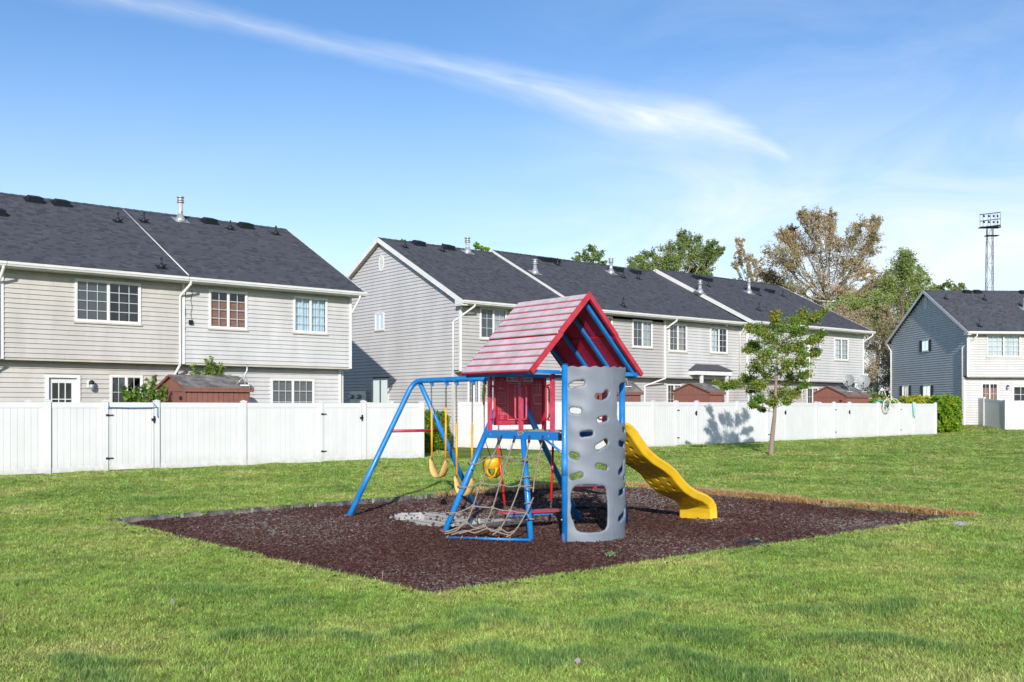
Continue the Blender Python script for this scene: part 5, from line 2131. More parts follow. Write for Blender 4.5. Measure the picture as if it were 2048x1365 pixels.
hl = []
for pl, pr in (([(1142, 772), (1150, 768), (1164, 765.5)], 5.2), ([(1196, 793.5), (1204, 795), (1212, 791), (1214.5, 786)], 5.6), ([(1144, 821), (1157, 822.5)], 5.6), ([(1200, 840.5), (1212, 837.5)], 5.4),
               ([(1165, 869), (1181, 866.5)], 5.4), ([(1196.5, 895), (1203, 891), (1212, 884.5)], 6.0), ([(1144, 911), (1152, 914)], 6.0), ([(1197, 932.5), (1212, 936)], 5.0), ([(1144, 955.5), (1160, 950.5)], 5.2)):
    hl.append(([wall_uv(*p) for p in pl], pr * 0.0065))
for zc, tilt in ((1.165, -.02), (0.885, .07), (0.565, .02), (0.26, .05)):
    hl.append(([(0.17, zc - tilt), (0.30, zc), (0.36, zc + tilt)], 0.038))
hl.append(([(0.30, 0.73), (0.44, 0.75)], 0.035))
hl.append(([(0.28, 1.36), (0.40, 1.34)], 0.03))
cr = lambda x, y: (1120 + x / 6.825, 900 + y / 6.825)
door = [wall_uv(*cr(*p)) for p in ((205, 500), (165, 545), (142, 620), (140, 700), (148, 780), (140, 860), (155, 935), (182, 985), (200, 1050), (225, 1095), (280, 1122), (420, 1133), (560, 1122), (625, 1090), (655, 1030), (662, 900), (660, 760), (650, 640), (636, 550), (612, 505), (560, 483), (400, 478), (260, 485))]
notch = [(0.115, 1.50), (0.10, 1.60), (0.10, 1.80), (0.125, 1.90), (0.19, 1.95), (0.30, 1.965), (0.9, 1.965), (0.9, 1.44), (0.20, 1.44)]


def seg_d(x, y, a, b):
    ax, ay = a
    bx, by = b
    dx, dy = bx - ax, by - ay
    t = np.clip(((x - ax) * dx + (y - ay) * dy) / (dx * dx + dy * dy + 1e-12), 0, 1)
    return np.hypot(x - ax - dx * t, y - ay - dy * t)


def poly_sdf(x, y, poly):
    d = np.full(x.shape, 9.0)
    for i in range(len(poly)):
        d = np.minimum(d, seg_d(x, y, poly[i], poly[(i + 1) % len(poly)]))
    ins = np_in_poly(x.ravel(), y.ravel(), poly).reshape(x.shape)
    return np.where(ins, -d, d)


def wall_sdf(s, z):
    """positive = material"""
    d = np.full(s.shape, 9.0)
    for pl, r in hl:
        for a, b in zip(pl, pl[1:]):
            d = np.minimum(d, seg_d(s, z, a, b) - r)
    d = np.minimum(d, poly_sdf(s, z, door))
    d = np.minimum(d, poly_sdf(s, z, notch))
    return d


Z0W, Z1W = ZM - 0.08, 2.165
ns, nz = 135, 225
S, Z = np.meshgrid(np.linspace(-SMAX, SMAX, ns), np.linspace(0, 1, nz))
Z = Z0W + Z * (Z1W + 0.008 * np.sin(S * 42) - Z0W)
for _ in range(3):                                 # pull grid points near an outline onto it
    d = wall_sdf(S, Z)
    e = 0.002
    gx = (wall_sdf(S + e, Z) - wall_sdf(S - e, Z)) / (2 * e)
    gz = (wall_sdf(S, Z + e) - wall_sdf(S, Z - e)) / (2 * e)
    near = np.abs(d) < 0.0072
    S = np.where(near, S - gx * d, S)
    Z = np.where(near, Z - gz * d, Z)
d = wall_sdf(S, Z)
relief = 0.42 * (0.012 * np.sin(Z * 13 + 1.5 * np.sin(S * 6)) * np.cos(S * 5.0 + 1) + 0.008 * np.sin(Z * 23 + S * 9) + 0.006 * np.sin(S * 17 + Z * 4))
relief *= np.clip((SMAX - np.abs(S)) / 0.1, 0, 1)
lip = -0.013 * np.exp(-np.clip(d, 0, None) / 0.007)
seam = 0.004 * np.exp(-(S / 0.004) ** 2)
Rr = WR + relief + lip + seam
ang = S / WR
Uc, Wc_ = Rr * np.sin(ang), WC + Rr * np.cos(ang)
X = PO.x + PU.x * Uc + PW.x * Wc_
Y = PO.y + PU.y * Uc + PW.y * Wc_
V1 = np.stack([X, Y, Z], -1).reshape(-1, 3)
Uc, Wc_ = (Rr - 0.016) * np.sin(ang), WC + (Rr - 0.016) * np.cos(ang)
V2 = np.stack([PO.x + PU.x * Uc + PW.x * Wc_, PO.y + PU.y * Uc + PW.y * Wc_, Z], -1).reshape(-1, 3)
idx = np.arange(ns * nz).reshape(nz, ns)
dd = (d[:-1, :-1] + d[1:, :-1] + d[:-1, 1:] + d[1:, 1:]) / 4
mn = np.minimum(np.minimum(d[:-1, :-1], d[1:, :-1]), np.minimum(d[:-1, 1:], d[1:, 1:]))
okc = (mn > -0.004) & (dd > 0.0)
q = np.stack([idx[:-1, :-1], idx[:-1, 1:], idx[1:, 1:], idx[1:, :-1]], -1)[okc]
from collections import Counter
ed = {}
for a, b, c, e in q.tolist():
    for x, y in ((a, b), (b, c), (c, e), (e, a)):
        if (y, x) in ed:
            del ed[(y, x)]
        else:
            ed[(x, y)] = 1
N = ns * nz
rim = np.array([(b, a, a + N, b + N) for a, b in ed], dtype=np.int64)
Q = np.concatenate([q, q[:, ::-1] + N, rim])
used = np.unique(Q)
remap = np.full(2 * N, -1)
remap[used] = np.arange(len(used))
wall = np_mesh('climbing_wall', np.concatenate([V1, V2])[used], remap[Q], GREYP, ps, True)

# ---- slide
WN, WF = 3.95, 3.33
rimpx = [(1241, 847), (1247, 845.5), (1255, 846.5), (1263, 851), (1272, 861), (1283, 878), (1297, 898), (1315, 914), (1337, 928), (1352, 941), (1364, 957), (1377, 971), (1392, 981), (1412, 989), (1424, 998), (1431, 1010), (1433, 1026), (1433, 1046)]
prof = [px_W(x, y, WN) for x, y in rimpx]
prof = [(0.40, prof[0][1] - 0.005)] + prof
us = [0.0]
for a, b in zip(prof, prof[1:]):
    us.append(us[-1] + math.hypot(b[0] - a[0], b[1] - a[1]))
NS = 260
tt = np.linspace(0, us[-1], NS)
pu = np.interp(tt, us, [p[0] for p in prof])
pz = np.interp(tt, us, [p[1] for p in prof])
ker = np.hanning(9)
ker /= ker.sum()
pu = np.convolve(np.pad(pu, 4, 'edge'), ker, 'valid')
pz = np.convolve(np.pad(pz, 4, 'edge'), ker, 'valid')
tu, tz = np.gradient(pu), np.gradient(pz)
ln = np.hypot(tu, tz)
tu, tz = tu / ln, tz / ln
nu, nz_ = -tz, tu                                  # upward normal of the bed
flip = nz_ < 0
# section: (w from far side 0..1 + absolute offset, height)
wid = WN - WF
sec = []
nb = 44
for i in range(nb + 1):                            # underside, far to near
    sec.append((WF + 0.02 + (wid - 0.04) * i / nb, -0.125))
sec += [(WN + 0.004, -0.112), (WN + 0.004, -0.058), (WN + 0.024, -0.046), (WN + 0.030, -0.022), (WN + 0.018, -0.002), (WN - 0.006, 0.004), (WN - 0.03, -0.006), (WN - 0.045, -0.03), (WN - 0.06, -0.085), (WN - 0.10, -0.105)]
sec += [(WF + 0.10, -0.105), (WF + 0.06, -0.085), (WF + 0.045, -0.03), (WF + 0.03, -0.006), (WF + 0.006, 0.004), (WF - 0.018, -0.002), (WF - 0.03, -0.022), (WF - 0.024, -0.046), (WF - 0.004, -0.058), (WF - 0.004, -0.112)]
ms = len(sec)
V = np.zeros((NS, ms, 3))
dim_t = np.arange(0.18, us[-1] - 0.42, 0.135)
for j, (w, h) in enumerate(sec):
    hh = np.full(NS, h)
    if j <= nb:
        for r, (wf, ph) in enumerate(((0.18, 0.0), (0.46, 0.067), (0.74, 0.0))):
            wc = WF + wid * wf
            for t0 in dim_t + ph:
                q2 = ((tt - t0) / 0.027) ** 2 + ((w - wc) / 0.024) ** 2
                hh = np.maximum(hh, h + 0.034 * np.exp(-q2 ** 3))
    end = np.clip((tt - (us[-1] - 0.30)) / 0.3, 0, 1)
    U_ = pu + nu * hh
    Z_ = pz + nz_ * hh
    V[:, j, 0] = PO.x + PU.x * U_ + PW.x * w
    V[:, j, 1] = PO.y + PU.y * U_ + PW.y * w
    V[:, j, 2] = Z_
ix = np.arange(NS * ms).reshape(NS, ms)
Q = np.stack([ix[:-1, :], np.roll(ix[:-1, :], -1, 1), np.roll(ix[1:, :], -1, 1), ix[1:, :]], -1).reshape(-1, 4)
np_mesh('slide', V.reshape(-1, 3), Q[:, ::-1], YELL, ps, True)

# ---- cargo net
topA, topB = L3(-0.49, 2.5, ZD - 0.06), L3(-0.49, 3.95, ZD - 0.06)
barL, barR = at_z(892, 1074, -0.02), at_z(1062, 1079, -0.02)


def net_pt(x, y):
    xt = x + (y - 874) / 190 * 0.0
    f = (y - 872) / (1064 - 872)
    # depth on the deck edge for this rope and on the bottom bar, blended
    fx = min(1.1, max(-.1, (x - 892) / 170))
    ybar = barL.y + (barR.y - barL.y) * fx
    dk = at_plane(max(985, x), 874, L3(-0.49, 0, 0), PU).y
    dep = dk * (1 - f) + ybar * f
    return at_depth(x, y, dep)


ropes = [[(1004, 872), (996, 891), (985, 913), (962, 966), (946, 1013), (931, 1046), (905, 1060), (890, 1064)],
         [(1031, 872), (1016, 917), (999, 970), (985, 1016), (968, 1052), (945, 1060), (918, 1068)],
         [(1060, 872), (1051, 920), (1039, 972), (1020, 1022), (1000, 1058), (985, 1070)],
         [(1087, 872), (1077, 917), (1070, 950), (1066, 985)], [(1067, 995), (1052, 1027), (1030, 1062), (1012, 1075)]]
cross = [[(939, 927), (950, 929), (962, 925), (985, 913), (1016, 917), (1034, 922), (1051, 920), (1066, 922), (1077, 917)],
         [(917, 975), (940, 974), (962, 966), (980, 970), (999, 970), (1020, 974), (1039, 972), (1056, 976), (1069, 976)],
         [(893, 1026), (912, 1026), (930, 1020), (946, 1013), (966, 1015), (985, 1016), (1003, 1021), (1020, 1022), (1040, 1026), (1052, 1027), (1058, 1034)],
         [(889, 1068), (912, 1062), (931, 1046), (950, 1056), (968, 1052), (984, 1063), (1000, 1058), (1015, 1066), (1030, 1062)],
         [(903, 1070), (930, 1062), (950, 1066), (975, 1058), (1000, 1066), (1022, 1072)]]


def smooth_path(P, n=4):
    P = [Vector(p) for p in P]
    out = []
    for i in range(len(P) - 1):
        p0, p1, p2, p3 = P[max(0, i - 1)], P[i], P[i + 1], P[min(len(P) - 1, i + 2)]
        for k in range(n):
            t = k / n
            out.append(0.5 * ((2 * p1) + (p2 - p0) * t + (2 * p0 - 5 * p1 + 4 * p2 - p3) * t * t + (3 * p1 - p0 - 3 * p2 + p3) * t ** 3))
    return out + [P[-1]]


net_root = None
for i, r in enumerate(ropes + cross):
    P = [net_pt(x, y) for x, y in r]
    P = [Vector((p.x, p.y, max(p.z, ZM + 0.02))) for p in P]
    m = MB()
    sp = smooth_path(P, 6)
    m.tube(sp, [0.0092 * (1 + 0.10 * math.sin(k * 2.4)) for k in range(len(sp))], 8)
    o = m.build('net_rope', ROPE, ps)
    if i < 4:
        m = MB()
        m.tube([P[0], P[0].lerp(P[1], 0.3 if i else .9)], 0.017, 8)
        m.build('rope_sleeve', BLACK_R, o)
for r in ((962, 966), (946, 1013), (985, 913), (1016, 917), (1051, 920), (1077, 917), (999, 970), (1039, 972), (985, 1016), (1020, 1022), (931, 1046), (968, 1052), (1000, 1058)):
    p = net_pt(*r)
    m = MB()
    q = [(p + Vector((math.cos(a) * .016, math.sin(a * 2) * .008, math.sin(a) * .016))) for a in [6.283 * k / 10 for k in range(10)]]
    m.tube(q, 0.012, 6, closed=True)
    m.build('rope_knot', ROPE, ps)
for x, y, r_ in ((937, 928, .05), (915, 975, .05), (894, 1026, .05), (1066, 975, .045), (1068, 1008, .045), (1070, 1040, .045), (1064, 957, .045)):
    if x < 1000:
        t = (y - 1062) / (750 - 1062)
        c = L3(-1.22 * (1 - t), 2.42, ZM + (BEAM_Z - ZM) * t)
        ax = (L3(0, 2.42, BEAM_Z) - L3(-1.22, 2.42, ZM)).normalized()
    else:
        a_, b_ = Vector((pm.x, pm.y, ZM)), L3(-0.49, 3.28, 1.25)
        t = (1078 - y) / (1078 - 875)
        c = a_.lerp(b_, t)
        ax = (b_ - a_).normalized()
    e1 = ax.orthogonal().normalized()
    e2 = ax.cross(e1)
    m = MB()
    m.tube([c + (e1 * math.cos(6.283 * k / 14) + e2 * math.sin(6.283 * k / 14)) * 0.053 for k in range(14)], 0.011, 6, closed=True)
    m.build('rope_loop', ROPE, ps)
m = MB()
m.tube([Vector((barL.x, barL.y, -0.03)), Vector((barR.x, barR.y, -0.03))], 0.017, 10)
bar = part('net_bar', m, BLUE)
for t in (0.02, 0.19, 0.36, 0.47, 0.62, 0.75):
    c = Vector((barL.x, barL.y, -0.03)).lerp(Vector((barR.x, barR.y, -0.03)), t)
    d_ = (barR - barL).normalized()
    m = MB()
    m.tube([c + Vector((0, 0, .024)) * math.cos(6.283 * k / 10) + Vector((d_.y, -d_.x, 0)) * .024 * math.sin(6.283 * k / 10) + d_ * .006 * math.cos(6.283 * k / 10) for k in range(10)], 0.009, 6, closed=True)
    m.build('rope_loop', ROPE, bar)


# ------------------------------------------------------------------ swings
def chain(mb, a, b, link=0.038, r=0.0042):
    a, b = Vector(a), Vector(b)
    d = b - a
    n = max(2, int(d.length / (link * 0.78)))
    t = d.normalized()
    e1 = t.orthogonal().normalized()
    e2 = t.cross(e1)
    for i in range(n):
        c = a + d * ((i + .5) / n)
        x = e1 if i % 2 else e2
        pts = [c + t * (link / 2 * math.sin(6.283 * k / 8)) + x * (link * 0.30 * math.cos(6.283 * k / 8)) for k in range(8)]
        mb.tube(pts, r, 4, closed=True)


def belt_swing(W0_, W1_, ztop_s, zend_s, zbot, label):
    t = thing('belt_swing', L3(0, (W0_ + W1_) / 2, zbot), label, 'swing', 'tan belt swings on the blue beam')
    zt = zend_s - 0.045
    wl, wr = W0_ + 0.015, W1_ - 0.015
    for Wt, Wb in ((W0_, wl), (W1_, wr)):
        m = MB()
        chain(m, L3(0, Wt, BEAM_Z - 0.085), L3(0, Wt + (Wb - Wt) * .4, ztop_s + 0.01))
        if Wt == W1_ and ztop_s > 1.5:
            chain(m, L3(0.02, Wt - 0.03, BEAM_Z - 0.11), L3(0.02, Wt - 0.03, ztop_s - 0.05))
        chain(m, L3(0, Wb, zend_s), L3(0, Wb, zt))
        o = m.build('chain', CHAIN, t)
        o['kind'] = 'stuff'
        m = MB()
        m.tube([L3(0, Wt + (Wb - Wt) * .4, ztop_s), L3(0, Wb, zend_s)], 0.017, 10)
        m.build('chain_sleeve', YELL_O, t)
    # belt: hangs in a U, about 13 cm wide
    m = MB()
    c = (wl + wr) / 2
    hw = (wr - wl) / 2 + 0.035
    pts = []
    for k in range(25):
        a = k / 24 * 2 - 1
        W = c + hw * (a * 0.96 if abs(a) < .8 else (0.768 + (abs(a) - .8) * 1.0) * (1 if a > 0 else -1))
        z = zbot + (zt - zbot + 0.02) * (abs(a) ** 2.6)
        pts.append((W, z, 0.068 * (1 - 0.55 * max(0, abs(a) - .75) / .25)))
    for s in (0.004, -0.004):
        pass
    vs, fs = [], []
    for W, z, w in pts:
        vs += [L3(-w, W, z + .004), L3(0, W, z - 0.004), L3(w, W, z + .004), L3(w, W, z - .006), L3(0, W, z - 0.014), L3(-w, W, z - .006)]
    for k in range(24):
        for j in range(6):
            fs.append((k * 6 + j, k * 6 + (j + 1) % 6, (k + 1) * 6 + (j + 1) % 6, (k + 1) * 6 + j))
    fs += [(0, 1, 2, 3, 4, 5), tuple(24 * 6 + j for j in (5, 4, 3, 2, 1, 0))]
    m.add(vs, fs, 0, True)
    m.build('belt_seat', TANB, t)
    return t


belt_swing(0.455, 0.855, 1.645, 0.86, 0.555, 'tan belt swing hanging from the far end of the blue beam')
belt_swing(1.118, 1.528, 1.40, 0.615, 0.31, 'lower tan belt swing seen behind the blue tower leg')

# bucket swing
bc = (1.81 + 2.16) / 2 + 0.0
tb = thing('bucket_swing', L3(0, bc, 0.6), 'bright yellow toddler bucket swing behind the cargo net', 'swing')
mW = px_U(985, 935, 0.0)[0]
m = MB()
zr_ = 0.90
for s in (-1, 1):
    chain(m, L3(0, bc + s * 0.175, BEAM_Z - 0.085), L3(0, bc + s * 0.165, 1.18))
    for f_ in (-1, 1):
        m.tube([L3(0, bc + s * 0.165, 1.18), L3(0.10 * f_, bc + s * 0.135, zr_)], 0.006, 6)
o = m.build('chain', CHAIN, tb)
o['kind'] = 'stuff'
m = MB()
m.tube([L3(0, bc - .175, 1.98), L3(0.015, bc - .19, 1.9), L3(-0.015, bc - .17, 1.82), L3(0, bc - .185, 1.74), L3(0.0, bc - .18, 1.68)], [.02, .028, .026, .02, .01], 8)
m.build('yellow_rope', M('yellow_rope', (0.72, 0.62, 0.12), 0.8, 0.2, 30), tb)
# shell: rim ring, front and back panels, crotch strap with leg holes
m = MB()
n = 20
ring = [(0.125 * math.cos(6.283 * k / n), 0.150 * math.sin(6.283 * k / n)) for k in range(n)]
lv = [(zr_ + .01, 1.0), (zr_ - 0.05, 0.99), (zr_ - 0.15, 0.95)]
vs, fs = [], []
for z, sc_ in lv:
    vs += [L3(a * sc_, bc + b * sc_, z - 0.03 * (1 - abs(b) / .15) * (z > zr_)) for a, b in ring]
for z, sc_ in lv[::-1]:
    vs += [L3(a * (sc_ - .06), bc + b * (sc_ - .06), z - 0.03 * (1 - abs(b) / .15) * (z > zr_)) for a, b in ring]
for l in range(6):
    for k in range(n):
        fs.append((l * n + k, l * n + (k + 1) % n, ((l + 1) % 6) * n + (k + 1) % n, ((l + 1) % 6) * n + k))
m.add(vs, fs, 0, True)
m.build('bucket_rim', YELL, tb)
m = MB()
vs, fs = [], []
for k in range(17):
    a = math.pi * k / 16
    for w, dr in ((-.055, 0), (.055, 0), (.055, -.012), (-.055, -.012)):
        vs.append(L3(w + 0.02, bc + (0.143 + dr) * math.cos(a), zr_ - 0.13 - (0.165 + dr) * math.sin(a)))
for k in range(16):
    for j in range(4):
        fs.append((k * 4 + j, k * 4 + (j + 1) % 4, (k + 1) * 4 + (j + 1) % 4, (k + 1) * 4 + j))
m.add(vs, fs, 0, True)
m.build('seat_strap', YELL, tb)
m = MB()
vs, fs = [], []
for k in range(13):
    a = math.pi * k / 12
    for w, dr in ((-.05, 0), (.05, 0), (.05, -.012), (-.05, -.012)):
        vs.append(L3((0.118 + dr) * math.cos(a), bc + w, zr_ - 0.13 - (0.15 + dr) * math.sin(a)))
for k in range(12):
    for j in range(4):
        fs.append((k * 4 + j, k * 4 + (j + 1) % 4, (k + 1) * 4 + (j + 1) % 4, (k + 1) * 4 + j))
m.add(vs, fs, 0, True)
m.build('crotch_strap', YELL, tb)

# red board swing under the deck
lt, lb = at_depth(996, 896, 13.30), at_depth(1009.5, 1010, 13.30)
rt_, rb = at_depth(1106, 888, 13.62), at_depth(1102, 1003, 13.62)
ts = thing('board_swing', (lb + rb) / 2, 'flat red board swing on red poles hanging under the deck', 'swing')
m = MB()
zs = at_depth(1009, 1026, 13.3).z
for a, b in ((lt, lb), (rt_, rb)):
    chain(m, Vector((a.x, a.y, ZD - .03)), a)
    chain(m, b, Vector((b.x, b.y, zs + 0.02)), 0.05, 0.006)
o = m.build('chain', CHAIN, ts)
o['kind'] = 'stuff'
for a, b in ((lt, lb), (rt_, rb)):
    m = MB()
    m.tube([a, a.lerp(b, .5) + Vector((.004, 0, 0)), b], 0.017, 10)
    m.build('pole_sleeve', RED_S, ts)
m = MB()
dS = (rb - lb)
dS.z = 0
Ls = dS.length
dS.normalize()
nS = Vector((-dS.y, dS.x, 0))
f = lambda x, y, z: Vector((lb.x, lb.y, zs)) + dS * x + nS * y + Vector((0, 0, z))
oc = [(-.06, -.08), (.06, -.15), (Ls + .06, -.15), (Ls + .16, -.08), (Ls + .16, .10), (Ls + .06, .16), (.06, .16), (-.06, .10)]
m.prism([f(x, y, -0.008) for x, y in oc], [f(x, y, 0.008) for x, y in oc])
m.build('board_seat', RED, ts)
m = MB()
m.box(f, (0.0, -.11, -0.045), (Ls * .95, -.07, -0.0125))
m.build('seat_rib', BLUE, ts)


# ------------------------------------------------------------------ sheds behind the fences
def shed(label, F, a0, a1, d0, d1, g, ze, zr, door=True, mono=False):
    """plywood shed, ridge along the house; gable towards -u"""
    t = thing('garden_shed', F.pt((a0 + a1) / 2, (d0 + d1) / 2, g), label, 'shed', 'brown sheds behind the fences')
    dm = (d0 + d1) / 2
    m = MB()
    for a in (a0, a1):
        m.prism([F.pt(a - .012, d0, g), F.pt(a - .012, d1, g), F.pt(a - .012, d1, ze), F.pt(a - .012, dm, zr - .02), F.pt(a - .012, d0, ze)], [F.pt(a + .012, d0, g), F.pt(a + .012, d1, g), F.pt(a + .012, d1, ze), F.pt(a + .012, dm, zr - .02), F.pt(a + .012, d0, ze)])
    m.box(F.pt, (a0 + .013, d1 - .02, g), (a1 - .013, d1, ze))
    m.build('wall', SHED, t)
    # grooved front sheet: one plank per groove
    n = max(2, int((a1 - a0) / 0.15))
    w = (a1 - a0 - .03) / n
    for i in range(n):
        m = MB()
        x = a0 + .015 + i * w
        m.prism([F.pt(x + .004, d0, g), F.pt(x + .010, d0 - .012, g), F.pt(x + w - .010, d0 - .012, g), F.pt(x + w - .004, d0, g), F.pt(x + w - .004, d0 + .012, g), F.pt(x + .004, d0 + .012, g)],
                [F.pt(x + .004, d0, ze - .002), F.pt(x + .010, d0 - .012, ze - .002), F.pt(x + w - .010, d0 - .012, ze - .002), F.pt(x + w - .004, d0, ze - .002), F.pt(x + w - .004, d0 + .012, ze - .002), F.pt(x + .004, d0 + .012, ze - .002)])
        m.build('plank', SHED, t)
    # trim on the gable: corner boards, band, inner triangle
    for d, e in ((d0 - .02, d0 + .07), (d1 - .07, d1 + .02)):
        m = MB()
        m.box(F.pt, (a0 - .032, d, g), (a0 - .013, e, ze - .01))
        m.build('corner_board', SHED, t)
    m = MB()
    m.box(F.pt, (a0 - .030, d0 + .071, ze - .10), (a0 - .0135, d1 - .071, ze - .02))
    m.build('gable_band', SHED, t)
    if door:
        m = MB()
        zt_ = ze - 0.18
        m.box(F.pt, (a0 - .034, d0 + .25, g + .1), (a0 - .0131, d1 - .25, zt_))
        dr = m.build('door', SHED, t)
        k = 7
        for i in range(k):
            m = MB()
            w_ = (d1 - d0 - .62) / k
            m.box(F.pt, (a0 - .042, d0 + .31 + i * w_ + .006, g + .15), (a0 - .0345, d0 + .31 + (i + 1) * w_ - .006, zt_ - .06))
            m.build('plank', SHED, dr)
        m = MB()
        m.box(F.pt, (a0 - .07, d0 + .22, zt_ - .16), (a0 - .035, d0 + .34, zt_ - .06))
        m.build('latch', BLACKP, dr)
    # roof
    sl_ = (zr - ze) / (dm - d0)
    o = 0.10
    for s, dA_, dB_ in ((1, d0 - o, dm), (-1, d1 + o, dm)):
        m = MB()
        zz = ze - sl_ * o
        m.prism([F.pt(a0 - o, dA_, zz), F.pt(a0 - o, dA_, zz + .05), F.pt(a0 - o, dB_, zr + .05), F.pt(a0 - o, dB_, zr)], [F.pt(a1 + o, dA_, zz), F.pt(a1 + o, dA_, zz + .05), F.pt(a1 + o, dB_, zr + .05), F.pt(a1 + o, dB_, zr)])
        rf = m.build('roof', SHED, t)
        rws = max(4, int(math.hypot(dB_ - dA_, zr - zz) / .13))
        m = MB()
        for r in range(rws):
            p, q = r / rws, min(1, (r + 1.15) / rws)
            x = a0 - o - .01
            while x < a1 + o:
                w_ = R.uniform(.15, .34)
                x2 = min(x + w_, a1 + o + .01)
                h = R.uniform(.060, .072)
                P_ = lambda a, u_, k: F.pt(a, dA_ + (dB_ - dA_) * u_, zz + (zr - zz) * u_ + k)
                m.add([P_(x, p, h), P_(x2, p, h), P_(x2, q, .053), P_(x, q, .053), P_(x, p, .05), P_(x2, p, .05)], [(0, 1, 2, 3), (4, 5, 1, 0)])
                x = x2 + .004
        sh = m.build('shingles', SHED_RF, rf)
        sh['kind'] = 'stuff'
    # fascia under the eave
    m = MB()
    m.box(F.pt, (a0 - o, d0 - o + .01, ze - sl_ * o - .075), (a1 + o, d0 - o + .03, ze - sl_ * o))
    m.build('fascia', SHED, t)
    return t


def shed_px(F, xg0, xg1, x1, d0, y_e, y_r, g):
    """near corner at photo x = xg1, far gable corner xg0, right end x1; eave and ridge rows"""
    a0 = F.face(xg1, 780, d0)[0]
    p = F.pt(a0, d0, 0)
    d1 = F.side(xg0, 780, a0)[0]
    a1 = F.face(x1, 780, d0)[0]
    ze = CAM_H + (815 - y_e) / FPX * p.y
    pm_ = F.pt(a0, (d0 + d1) / 2, 0)
    zr = CAM_H + (815 - y_r) / FPX * pm_.y
    return a0, a1, d0, d1, g, ze, zr


sA = shed_px(FA, 318, 372, 499, -2.0, 776, 753, 0.05)
shed('long brown shed with a grey shingle roof by the cream house', FA, *sA[:2], sA[2], min(sA[3], .3), *sA[4:])
sB = shed_px(FB, 1192, 1232, 1281, -1.6, 783, 764, 0.08)
shed('brown shed half hidden behind the grey climbing wall', FB, *sB, door=False)
sC = shed_px(FB, 1344, 1420, 1446, -1.7, 785, 768, 0.08)
shed('small brown shed with a low gable left of the young tree', FB, *sC, door=False)
sD = shed_px(FB, 1622, 1692, 1737, -1.9, 791, 774, 0.08)
shed('reddish brown shed with two satellite dishes on its roof', FB, *sD)


def dish(label, p, look, size, arm=0.5, tilt=0.35):
    """offset satellite dish on a bent mast; p is the foot of the mast"""
    t = thing('satellite_dish', p, label, 'satellite dish', 'satellite dishes on the shed roofs')
    up = Vector((0, 0, 1))
    lk = Vector(look).normalized()
    c = p + up * arm + lk * 0.05
    m = MB()
    m.tube([p, p + up * arm * .5 - lk * .06, c - lk * .08], 0.022, 8)
    f = lambda x, y, z: p + Vector((x, y, z))
    m.build('mast', GALV, t)
    m = MB()
    m.box(f, (-.14, -.14, -.01), (.14, .14, .015))
    m.build('foot_plate', GALV, t)
    for s in (-1, 1):
        m = MB()
        side = lk.cross(up).normalized()
        m.tube([p + side * s * .25 - lk * .25, p + up * arm * .6 - lk * .05], 0.012, 6)
        m.build('stay', GALV, t)
    n = (lk * math.cos(tilt) + up * math.sin(tilt)).normalized()
    e1 = n.cross(up).normalized()
    e2 = e1.cross(n).normalized()
    vs, fs = [], []
    rings, seg = 5, 20
    for back in (0, 1):
        for r in range(rings + 1):
            k = r / rings
            for s in range(seg):
                a = 6.283 * s / seg
                vs.append(c + e1 * (size * .92 * k * math.cos(a)) + e2 * (size * k * math.sin(a)) + n * (0.22 * size * k * k - back * .012))
    for back in (0, 1):
        b0 = back * (rings + 1) * seg
        for r in range(rings):
            for s in range(seg):
                fs.append((b0 + r * seg + s, b0 + r * seg + (s + 1) % seg, b0 + (r + 1) * seg + (s + 1) % seg, b0 + (r + 1) * seg + s))
    m = MB()
    m.add(vs, fs, 0, True)
    m.build('dish', M('dish_grey', (0.25, 0.26, 0.27), 0.5, 0.08, 6), t)
    m = MB()
    tip = c + n * size * 1.0 - e2 * size * .55
    m.tube([c - e2 * size, tip], 0.012, 6)
    m.tube([tip - n * .06, tip + n * .02], 0.04, 8)
    m.build('feed_arm', BLACKP, t)
    return t


def shed_roof_pt(F, s, px, py):
    a0, a1, d0, d1, g, ze, zr = s
    dm = (d0 + d1) / 2
    sl_ = (zr - ze) / (dm - d0)
    n = (F.v * -sl_ + Vector((0, 0, 1))).normalized()
    return at_plane(px, py, F.pt(a0, d0, ze + .06), n)


p = shed_roof_pt(FB, sD, 1698, 784)
dish('round grey satellite dish on the left of the pair on the shed roof', p, (-.55, -.83, 0), .33, .58)
p = shed_roof_pt(FB, sD, 1727, 784)
dish('larger grey satellite dish on the right of the pair on the shed roof', p, (-.35, -.93, 0), .37, .52)
p = shed_roof_pt(FB, sB, 1256, 774)
dish('small pale satellite dish on the shed behind the climbing wall', p, (.95, -.3, 0), .26, .75)
# bare dish mount on the long shed
p = shed_roof_pt(FA, sA, 492, 772)
mt = thing('dish_mount', p, 'bent grey dish mount without a dish on the long shed roof', 'mount')
m = MB()
m.tube([p, p + Vector((-.05, -.02, .18)), p + Vector((-.02, -.02, .36)), p + Vector((.03, 0, .45)), p + Vector((.035, 0, .62))], 0.026, 8)
m.build('mast', GALV, mt)
for dx, dy in ((-.35, -.1), (-.22, .25), (.18, -.22), (.05, .25)):
    m = MB()
    m.tube([p + Vector((dx, dy, -.06)), p + Vector((-.02, -.02, .32))], 0.012, 6)
    m.build('stay', GALV, mt)
m = MB()
f = lambda x, y, z: p + Vector((x, y, z))
m.box(f, (-.14, -.12, -.01), (.14, .12, .03))
m.build('foot_plate', GALV, mt)


